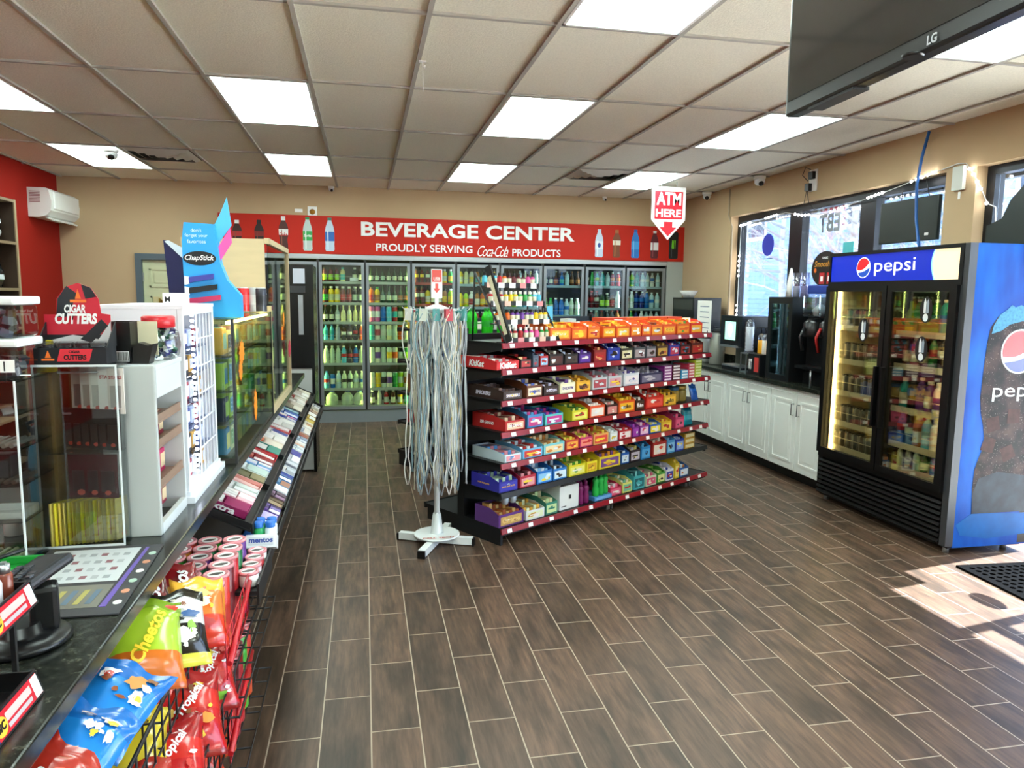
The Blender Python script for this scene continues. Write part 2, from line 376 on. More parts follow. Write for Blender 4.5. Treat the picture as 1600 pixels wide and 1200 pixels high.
# ---------------------------------------------------------------- wall of drinks coolers
ORD = ['first', 'second', 'third', 'fourth', 'fifth', 'sixth', 'seventh', 'eighth', 'ninth', 'tenth', 'eleventh', 'twelfth', 'thirteenth', 'fourteenth', 'fifteenth', 'sixteenth']
alu = mat('#8f9499', .35, .55); alud = mat('#15171a', .4)
DX = .566; X00 = -.55
ck = thing('drinks_cooler', 'long wall of glass-door drinks coolers with grey metal frames', 'cooler', (0, 9.35, 0))
bd = MB()
xl, xr = X00-2*DX, X00+8*DX
bd.bb(xl, xr, .02, .85, 0, .15); bd.bb(xl, xr, .8, .85, .15, 2.08); bd.bb(xl-.03, xl, .02, .85, 0, 2.08); bd.bb(xr, xr+.03, .02, .85, 0, 2.08); bd.bb(xl, xr, .02, .85, 2.03, 2.08)
bd.obj('cabinet', mat('#17191b', .6), ck)
MB().bb(xl, xr+.24, -.02, .02, 0, .145).obj('base_panel', mat('#8d979b', .45, .3, noise=.15, scale=3), ck)
MB().bb(xl, xr+.01, -.025, .02, 2.03, 2.085, bev=.004).obj('top_rail', mat('#b4b8bb', .35, .5), ck)
MB().bb(xr+.01, xr+.24, -.03, .02, .145, 2.085).obj('end_panel', mat('#a9afab', .5), ck)
shelves_z = {0: [1.76, 1.5, 1.26, 1.03, .74, .42, .2], 1: [1.76, 1.5, 1.26, 1.03, .74, .42, .2], 2: [1.76, 1.49, 1.2, .96, .68, .43, .2]}
warm = mat('#f0ff9a', .5, emit=16.0); cool_ = mat('#cde6ff', .5, emit=13.0)
shelf_col = {3: '#c8554a', 0: '#b9bcae'}
cgl = glass('#f2fbf6', .035)
def seal(x0, x1, z0, z1, w_, y0, y1, mt, name, par):
    return bars([(x0, x0+w_, y0, y1, z0, z1), (x1-w_, x1, y0, y1, z0, z1), (x0+w_, x1-w_, y0, y1, z0, z0+w_), (x0+w_, x1-w_, y0, y1, z1-w_, z1)]).obj(name, mt, par)
def shelf_levels(k): return shelves_z.get(k, [1.75, 1.46, 1.2, .94, .68, .43, .2] if k != 5 else [1.75, 1.36, 1.14, .9, .66, .43, .2])
for k in range(-2, 8):
    x0 = X00+k*DX; x1 = x0+DX
    MB().bb(x0-.016, x0+.016, -.01, .06, .15, 2.03).obj('mullion', alud, ck)
    dr = seal(x0+.012, x1-.012, .165, 1.995, .035, -.035, -.005, alu, 'cooler_door', ck)
    MB().bb(x0+.047, x1-.047, -.022, -.018, .2, 1.96).obj('door_glass', cgl, dr)
    MB().bb(x1-.03, x1-.018, -.06, -.035, .92, 1.22, bev=.003).obj('door_handle', mat('#5d6268', .4, .5), dr)
    em = warm if k < 3 else cool_
    for xx in (x0,):
        MB().bb(xx-.008, xx+.008, .064, .074, .2, 1.95).obj('light_strip', em, ck)
    zs = shelf_levels(k)
    for zi, z in enumerate(zs):
        c = '#c0473c' if k == 2 and zi < 5 or k == 6 and zi == 2 else '#c9cbb8' if k < 3 else '#9fb4c2'
        sh = MB().bb(x0+.045, x1-.02, .07, .55, z-.014, z).bb(x0+.045, x1-.02, .062, .07, z-.028, z+.004)
        sh.tube([(x0+.05, .066, z+.06), (x1-.025, .066, z+.06)], .0025, 4)
        sh.obj('shelf', mat(c, .4), ck)
MB().bb(xr-.006, xr+.006, -.01, .06, .15, 2.03).obj('mullion', alud, ck)

# bottle shapes: (radius, z) profiles in units of body radius / height, with the slot of each ring
def bottle_mesh(kind):
    m = MB()
    P = {
     'juice': ([(.8,0),(1,.03),(1,.12),(.97,.14),(.97,.5),(1,.52),(1,.66),(.82,.78),(.42,.86),(.42,.88),(.55,.885),(.55,1),(.5,1)], [0,0,0,1,1,0,0,0,0,2,2,2]),
     'soda': ([(.75,0),(1,.04),(.96,.2),(.88,.3),(.95,.38),(1,.4),(1,.62),(.8,.76),(.42,.88),(.42,.92),(.5,.925),(.5,1),(.45,1)], [0,0,0,0,0,1,0,0,0,2,2,2]),
     'longneck': ([(.9,0),(1,.03),(1,.15),(1,.16),(1,.45),(1,.52),(.75,.64),(.38,.74),(.34,.95),(.42,.955),(.42,1),(.3,1)], [0,0,0,1,0,0,0,0,2,2,2]),
     'can': ([(.82,0),(1,.03),(1,.08),(1,.3),(1,.7),(1,.92),(.86,.97),(.86,1),(.8,.985),(0,.985)], [2,0,0,1,0,0,2,2,2]),
     'water': ([(.85,0),(1,.03),(.94,.12),(1,.2),(1,.35),(1,.55),(.94,.62),(1,.68),(.7,.82),(.34,.9),(.34,.92),(.45,.925),(.45,1),(.4,1)], [0,0,0,0,1,0,0,0,0,0,2,2,2]),
     'shot': ([(.9,0),(1,.05),(1,.1),(1,.6),(.95,.68),(.55,.78),(.6,.79),(.6,1),(.5,1)], [0,0,1,0,0,2,2,2]),
    }[kind]
    m.lathe([(r, z) for r, z in P[0]], 12, mis=P[1]); return m.mesh(kind, [WHITE, WHITE, WHITE])
_B = {}
HT = {'juice': (.034, .2), 'soda': (.034, .225), 'longneck': (.031, .215), 'can': (.031, .175), 'water': (.033, .215), 'shot': (.017, .088)}
def bottle(kind, cols, loc, label, cat='drink bottle', group=None, sc_=1, rough=.18, name=None):
    if kind not in _B: _B[kind] = bottle_mesh(kind)
    o = bpy.data.objects.new(name or ('drink_can' if kind == 'can' else 'drink_bottle'), _B[kind]); COL.objects.link(o)
    r, h = HT[kind]; o.scale = (r*sc_, r*sc_, h*sc_); o.location = loc
    for i, c in enumerate(cols):
        o.material_slots[i].link = 'OBJECT'; o.material_slots[i].material = mat(c, rough if i == 0 else .4)
    return tag(o, label, cat, group)
CN = {  # colour words
 'r': ('#b4161c', 'red'), 'R': ('#5e0f18', 'dark red'), 'o': ('#e8691c', 'orange'), 'y': ('#f2cb1d', 'yellow'), 'Y': ('#e6dfa0', 'pale yellow'),
 'l': ('#a9d62c', 'lime'), 'g': ('#2fa044', 'green'), 'G': ('#1c3d24', 'dark green'), 't': ('#26a7a5', 'teal'), 'c': ('#59c4e0', 'light blue'),
 'b': ('#1f6fc4', 'blue'), 'B': ('#1a2470', 'navy'), 'p': ('#6a3a93', 'purple'), 'P': ('#e0559a', 'pink'), 'w': ('#f0efe6', 'white'),
 'm': ('#e4e2c4', 'cream'), 'k': ('#15130f', 'black'), 'n': ('#5b3018', 'brown'), 'a': ('#b06a25', 'amber'), 's': ('#b8c4c0', 'silver'), 'e': ('#cfe0c0', 'clear green'), 'v': ('#c9e2e8', 'clear')}
# one word per shelf place: kind letter, body, label, cap ; '....' is a gap
KD = {'J': 'juice', 'S': 'soda', 'L': 'longneck', 'C': 'can', 'W': 'water'}
doors = {
 -2: ['JRlw Jyrw SRwk SbwwS', 'JaywJorwSRrw', 'CecsCpws', '', '', '', ''],
 0: [],
}
D = {
 0: ['JRlk JRlk JRlk JYtt .... JkmwJkmk', 'JRgk JyYw JyYw JRrw JRrw JkewJkew', 'LkmrLkmwLswwLYYwLmYmLYYmLYYm', 'SctbSctbWsswWkwkWkwBSkrwSorw', 'WeevWeewWeewWcrwWkrkWbrwWeew', 'Wcrb CbwbWvewWekwWekwWevwWebw', 'jug'],
 1: ['LGek LGek LGek LGmk LGmk LGmk LGek', 'Jorn Jyag LGek LGmk LGek LGak LGak', 'CPwp CPwp Cbbs Cccs Crts CGel Cyyl', 'CttbCmrsCemsCYesCeesCoosCees', 'CeesCmpsCeesCeysCmosCkesCgls', 'CemsCyysCeksCmpsCggsClesCmas', 'JkmwJmmwJrmwJnmwJymwJgtw'],
 2: ['SRyk SRyk SRmk JkrkJtek JyewJgyw', 'SRmk SRmk Jymk JnmkJamkJaykJlyw', 'JcrwJrwwJcewJtewJrewJmrwJPrw', 'SRrkSRrkSRrkJnykJaykJrykJryk', 'CrrsCrwsCkrsCowsCyosCrrsCwrs', 'WeewWebwWebwWvbwWvbwWeewWeew', 'SRrkSRrkSRrkSnkkSnkkSRrkSRrk'],
 3: ['JyYkJYYkJmykJatkJGykJnykJymk', 'JyykJlykJwrwJamkJoykJrykJRyk', 'JggwJggwJlgwJrrwJRrwJywwJyww'],
 4: ['LGekLGekLGekWvewLYmwLYewWeew', 'LGekLGekJlywJtlwJctwJcbwWvew', 'SgewSgewSGewSGewJlewJygwJyew'],
 5: ['LGekLkmkLnamLbtkWvvwLnaaLnaa', 'SgegSgegSbbwSbbwWvbwSewwSeww', 'SgggSGggSGegSbbkSbbkSBbkSBbk'],
 6: ['SkmwSgggStlgSttgWvvwSrowSrow', 'SRrrSRrrSRwrJGlkJGlwJnrkSwww', 'SkrwSRrwSkrwSnrrSkrwSkorSaor'],
 7: ['JlywJlgwSttgWvwwWvwwSwbwWvww', 'SwrwSwewSBbwSBbwSbbwWvbwWvww', 'SgllSgllSBpkSwwwWvbwSwrwWvww'],
 -1: ['JayYJaywJYywJnywSkrwSRrwJoyw', 'JmywJywwJamwJRrwJaywJnrwJyrw', 'CmwsCayoCwyoCwysCykyCmosCaym', 'JkwwJyywJmrwJaywJmywJnywJyyw', 'SyyySyyySyyySyyySyyySyyySyyy', 'JYYwJYYwJmewJmmwJYewJmmwJYYw', 'WeewWeewWeewWeewWeewWeewWeew'],
}
dnames = {-1: 'half-hidden leftmost cooler door', 0: 'cooler door with milk jugs', 1: 'cooler door above the aisle', 2: 'cooler door behind cable stand', 3: 'cooler door beyond green bottles', 4: 'cooler door behind shot rack', 5: 'cooler door with blue drinks', 6: 'second cooler door from right', 7: 'rightmost cooler door'}
snames = ['top', 'second', 'third', 'fourth', 'fifth', 'sixth', 'bottom']
jugm = MB().lathe([(.068,0),(.078,.02),(.078,.14),(.06,.19),(.028,.225),(.028,.235),(.034,.236),(.034,.258),(.03,.26)], 16, mis=[0,0,0,0,0,1,1,1])
jugm.tube([(.03, -.05, .2), (.055, -.078, .19), (.07, -.095, .13), (.06, -.075, .08)], .012, 6, 0)
jug_me = jugm.mesh('milk_jug', [mat('#d9e6c6', .35), mat('#3f6fb5', .4)])
for k, rows in D.items():
    x0 = X00+k*DX+.075; zs = shelf_levels(k)
    for si, row in enumerate(rows):
        if row == 'jug':
            for n_, xx in enumerate((.09, .28, .43)):
                j = bpy.data.objects.new('milk_jug', jug_me); COL.objects.link(j); j.location = (x0-.03+xx, 9.35+.16, zs[si]+.001); j.scale = (.95, .95, .7)
                tag(j, f'plastic milk jug with blue cap on the bottom cooler shelf, {ORD[n_]} from the left', 'milk jug', 'milk jugs at the bottom of the cooler')
            continue
        row = row.replace(' ', ''); items = [row[i:i+4] for i in range(0, len(row), 4)]; n = len(items)
        pitch = (DX-.13)/(max(n, 7)-1)
        for i, it in enumerate(items):
            if it[0] == '.' or len(it) < 4: continue
            bc, lc, cc = (CN[q] for q in it[1:4]); kd = KD[it[0]]
            s_ = 1.0 if kd != 'can' else 1.12 if k == 1 and si < 6 else 1
            h = HT[kd][1]*s_
            gap = (zs[si-1]-zs[si] if si else 1.97-zs[si])-.035
            sz = min(s_, s_*gap/h)
            nm = 'can' if kd == 'can' else 'bottle'
            lbl = f'{bc[1]} {nm}, {lc[1]} label, {ORD[i]} on {snames[si]} shelf, {dnames[k]}'
            bottle(kd, (bc[0], lc[0], cc[0]), (x0+(i+(7-n)*0)*pitch*(6/(n-1) if n < 7 else 1), 9.35+.115+.008*((i*7+si*3) % 3), zs[si]+.001), lbl, 'drink '+nm, 'drinks on the cooler shelves', sz)
# paper price notes taped to the cooler glass
for x, z in ((.235, 1.78), (3.6, 1.93), (3.7, 1.93)):
    pass
nt = MB().bb(-.05, .05, -.001, .001, -.02, .02).obj('price_note', PAPER, None, (-.12, 9.35+.055, 1.79)); tag(nt, 'small white price note on the top shelf edge of the cooler left of the aisle', 'price note')

# ---------------------------------------------------------------- red banner above the coolers
bn = thing('banner', 'long red banner above the coolers reading BEVERAGE CENTER with printed bottles', 'banner', (0, 9.33, 0))
MB().bb(-1.68, 4.3, -.012, .0, 2.09, 2.545).obj('banner_panel', mat('#c02a1c', .6, spec=.2), bn)
F = lambda x, z, d=.0: face((x, -.0125-d, z), '-y')
text('BEVERAGE CENTER', F(1.335, 2.405), WHITE, bn, w_=2.72, h_=.175, bold=.028)
text('PROUDLY SERVING', F(.755, 2.185), WHITE, bn, w_=1.2, h_=.095, bold=.016)
text('PRODUCTS', F(2.19, 2.16), WHITE, bn, w_=.64, h_=.095, bold=.016)
text('Coca-Cola', F(1.62, 2.17), WHITE, bn, w_=.4, h_=.135, shear=.5, bold=-.004, spacing=.78)
def printed_bottle(x, z0, h, r, prof, cols, lbl):
    """a flat bottle picture on the banner: stacked printed bands"""
    b = MB(); ms = [mat(c, .5) for c in cols]
    for i in range(len(prof)-1):
        (ra, za, s_), (rb_, zb, _) = prof[i], prof[i+1]
        b.add([(x-ra*r, -.014, z0+za*h), (x+ra*r, -.014, z0+za*h), (x+rb_*r, -.014, z0+zb*h), (x-rb_*r, -.014, z0+zb*h)], [(0, 1, 2, 3)], s_)
    # a soft printed highlight stripe
    b.add([(x-.5*r, -.0145, z0+.05*h), (x-.3*r, -.0145, z0+.05*h), (x-.3*r, -.0145, z0+.6*h), (x-.5*r, -.0145, z0+.6*h)], [(0, 1, 2, 3)], len(cols)-1)
    o = b.obj('printed_bottle', ms, bn); o['label'] = lbl; return o
coke = [(.7,0,0),(.95,.06,0),(.8,.3,0),(.95,.45,1),(1,.62,0),(.9,.72,0),(.4,.88,2),(.45,.885,2),(.45,.99,2),(.4,1,2)]
wat = [(.8,0,0),(1,.05,0),(.95,.2,0),(1,.3,1),(1,.58,0),(.85,.72,0),(.45,.88,0),(.4,.92,2),(.45,.99,2),(.4,1,2)]
for x, h, cols, nm, pf in ((-1.47, .34, ['#3a130d', '#b01f1c', '#e8e4e0', '#8a3b22'], 'cola bottle with red label', coke), (-1.22, .35, ['#2a0f0c', '#7d1a16', '#1a1414', '#7a2f1e'], 'cola bottle with black cap', coke),
                     (-.94, .4, ['#4a1a10', '#ece9e6', '#e8e4e0', '#8a4a32'], 'cola bottle with white label', coke), (-.66, .4, ['#b9c9c4', '#27a04c', '#1f8a45', '#e4eeea'], 'clear bottle with green label', wat),
                     (-.4, .4, ['#b8cbdc', '#1f5fae', '#2a7f6a', '#e8eff6'], 'water bottle with blue label', wat), (3.03, .36, ['#c3d2e6', '#dde6f2', '#c8d4e8', '#f0f4fa'], 'clear water bottle', wat),
                     (3.27, .36, ['#7a3d18', '#e7ddc8', '#a0622c', '#b8743c'], 'brown tea bottle', coke), (3.53, .37, ['#2277c8', '#3c9be0', '#1c5aa8', '#7cc0ef'], 'blue sports drink bottle', wat),
                     (3.8, .36, ['#5a1622', '#e8e6e8', '#e4e2e2', '#8c3a46'], 'dark red drink with white label', wat), (4.07, .36, ['#15171a', '#15171a', '#2a2e33', '#3a4047'], 'black energy drink can', [(.75,0,0),(1,.04,0),(1,.5,0),(1,.93,0),(.8,.98,2),(.75,1,2)])):
    printed_bottle(x, 2.125, h, .055 if 'can' not in nm else .065, pf, cols, nm+' printed on the banner')
text('Coke', F(-.94, 2.315, .003), RED, bn, w_=.09, h_=.045, bold=.02, name='label_print')
text('Sprite', F(-.66, 2.3, .003), WHITE, bn, w_=.09, h_=.04, bold=.02, shear=.2, name='label_print')
for k in range(3): MB().prism([(-.006, -.05), (.004, -.07), (.006, .05), (-.004, .05)], .0006, M_=F(4.05+.02*k, 2.32, .003)).obj('claw_mark', mat('#7ed321', .5), bn)
MB().prism(ell(.022, .03), .0006, M_=F(3.03, 2.28, .003)).obj('label_print', mat('#2b4fa0', .5), bn)
MB().bb(-.045, .045, 0, .02, -.02, .02).obj('wall_sensor', WHITE, None, (-.76, 9.33, 2.6))
tag(bpy.data.objects['wall_sensor'], 'small white plastic box on the wall above the red banner', 'sensor')
tw = thing('strobe_alarm', 'white square wall alarm with a round brass-coloured lens above the banner', 'alarm', (-.6, 9.33, 2.6))
MB().bb(-.055, .055, 0, .02, -.055, .055, bev=.004).obj('backplate', WHITE, tw)
MB().lathe([(.035, 0), (.03, -.015), (0, -.02)], 14, at=(0, 0, -.01), axis='y').obj('lens', mat('#a87420', .3, .4), tw)
# ---------------------------------------------------------------- candy gondola in the middle of the shop
G0 = Vector((.85, 4.52, 0)); GA = math.atan2(.525, .85); GL = 2.42; GD = .8
blk = mat('#0d0d0f', .5); railm = mat('#8e1220', .35)
LV = [1.32, 1.15, .95, .745, .54, .345, .11]      # front shelf tops
gd = thing('gondola_shelving', 'black double-sided gondola with red price rails holding boxed candy', 'shelving', G0, GA)
bars([(0, GL, .4, .42, .02, 1.36)]).obj('back_panel', blk, gd)
for u_ in (.0, .8, 1.6, 2.38): bars([(u_, u_+.035, .375, .445, 0, 1.4)]).obj('upright', blk, gd)
tagm = mat('#f6f4f2', .6)
tag_me = MB().bb(-.02, .02, -.003, 0, -.013, .013).mesh('price_tag', tagm)
rnd = random.Random(11)
for i, z in enumerate(LV):
    base = i == 6; v0 = 0 if not base else -.01
    s_ = MB().bb(.0, GL, v0+.012, .4, z-.022, z).bb(.0, .012, v0+.01, .4, z-.05, z+.004).bb(GL-.012, GL, v0+.01, .4, z-.05, z+.004)
    s_.add([(0.003, v0+.05, z-.05), (0.003, .4, z-.05), (.003, .4, z-.11), (.015, v0+.05, z-.05), (.015, .4, z-.05), (.015, .4, z-.11)], [(0, 1, 2), (3, 5, 4), (0, 2, 5, 3)])
    sh = s_.obj('shelf', blk, gd)
    rl = MB().box((GL/2, v0, z-.016), (GL, .012, .036), 0, (R(-12), 0, 0)).obj('price_rail', blk if i == 5 else railm, sh)
    if i != 5:
        n = [12, 13, 13, 14, 13, 0, 12][i]
        for k in range(n):
            t = bpy.data.objects.new('price_tag', tag_me); COL.objects.link(t); t.parent = rl
            t.location = (.08+(GL-.18)*k/(n-1)+rnd.uniform(-.03, .03), v0-.0075, z-.016); t.rotation_euler = (R(-12), 0, 0)
    # shelves on the far side
    if i in (0, 2, 4, 6): MB().bb(0, GL, .445, .82, z-.022, z).bb(0, GL, .815, .83, z-.035, z+.006).obj('rear_shelf', blk, gd)
bars([(0, GL, .01, .79, .055, .088), (0, .02, .0, .79, .0, .088), (0, GL, .3, .55, 0, .055)]).obj('base_deck', blk, gd)
for u_ in (1.15, 2.2): bars([(u_, u_+.04, .06, .34, .0, .055), (u_+.06, u_+.075, .06, .34, .0, .055)]).obj('foot', STEEL, gd)

def rgb_pick(r_, l): return l[r_.randrange(len(l))]
def candy_box(u0, u1, z, h, d, col, art, cont, lab, txt=None, tcol=None, v0=.03, sh='tray', parent_M=None, side=None, n=None, end_txt=None, rz=0, grp='candy boxes on the gondola', cat='candy box', tilt=0):
    """an open cardboard display box: carton, printed front, bars standing inside"""
    w_ = u1-u0-.006
    t = bpy.data.objects.new('candy_box', None); COL.objects.link(t); t.empty_display_size = .05
    M_ = (parent_M or (Matrix.Translation(G0) @ Matrix.Rotation(GA, 4, 'Z'))) @ Matrix.Translation(((u0+u1)/2, v0, z+.0005)) @ Matrix.Rotation(rz, 4, 'Z') @ Matrix.Rotation(tilt, 4, 'X')
    t.location, q, _ = M_.decompose(); t.rotation_euler = q.to_euler(); tag(t, lab, cat, grp)
    hb = h if sh == 'closed' else h*.98; hf = h if sh == 'closed' else h*.72
    th = .003; b = MB(); cm = mat(col, .5); sm_ = mat(side or col, .5)
    b.bb(-w_/2, w_/2, 0, d, 0, th, 0)
    b.bb(-w_/2, w_/2, 0, th, 0, hf, 0)
    b.bb(-w_/2, w_/2, d-th, d, 0, hb, 0)
    for s_ in (-1, 1):
        x = s_*(w_/2-th/2); y1 = d-th
        pts = [(x-th/2, th, th), (x-th/2, y1, th), (x-th/2, y1, hb), (x-th/2, d*.35, hb), (x-th/2, th, hf)]
        pts += [(p[0]+th, p[1], p[2]) for p in pts]
        b.add(pts, [(0, 4, 3, 2, 1), (5, 6, 7, 8, 9), (0, 1, 6, 5), (1, 2, 7, 6), (2, 3, 8, 7), (3, 4, 9, 8), (4, 0, 5, 9)], 1)
    if sh == 'closed': b.bb(-w_/2, w_/2, 0, d, h-th, h, 0)
    b.obj('carton', [cm, sm_], t)
    a = MB(); aw = w_*.84
    a.bb(-aw/2, aw/2, -.0015, .0002, hf*.14, hf*.8, 0)
    ra = random.Random(int(u0*531+z*997)); F0 = face((0, -.0016, 0), '-y')
    for q in range(ra.randint(2, 4)):
        ex, ez = ra.uniform(-.3, .3)*aw, ra.uniform(.28, .66)*hf; er = ra.uniform(.1, .22)
        a.prism([(ex+math.cos(2*PI*p/9)*aw*er*ra.uniform(.6, 1.3), ez+math.sin(2*PI*p/9)*hf*er*ra.uniform(.5, .9)) for p in range(9)], .0004+.0002*q, 1+q % 2, F0)
    if ra.random() < .6: a.bb(-aw*.36, aw*.3, -.0026, -.0015, hf*.42, hf*.56, 2)
    a.obj('printed_front', [mat(art, .45), mat(cont, .45), mat(ra.choice(['#f2ece2', '#2a1a16', col, '#f4d23a', '#c8202a', '#e8eef4']), .45)], t)
    if sh != 'closed':
        c = MB(); n_ = n or max(2, int(w_/.032)); rr = random.Random(int(u0*1000)+int(z*77))
        for k in range(n_):
            x = -w_/2+.008+(w_-.016)*(k+.5)/n_
            for jy in range(2 if d > .12 else 1):
                yy = d*(.3+.42*jy); hh = h*(rr.uniform(.68, .86) if jy == 0 else rr.uniform(.84, 1.02))
                c.box((x, yy, th+hh/2), ((w_-.016)/n_*.86, d*.3, hh), k % 2, (rr.uniform(-.1, .0), 0, 0))
        c.obj('candy', [mat(cont, .3), mat(art, .3)], t)
    if txt: text(txt, face((0, -.0028, hf*.5), '-y'), mat(tcol or '#ffffff', .5), t, w_=min(w_*.72, len(txt)*.03), bold=.03)
    if end_txt: text(end_txt, face((-w_/2-.001, d*.55, h*.42), '-x'), mat(tcol or '#ffffff', .5), t, w_=d*.42, bold=.04, shear=.2)
    return t
lvn = ['top shelf', 'second shelf', 'third shelf', 'fourth shelf', 'fifth shelf', 'sixth shelf', 'bottom deck']
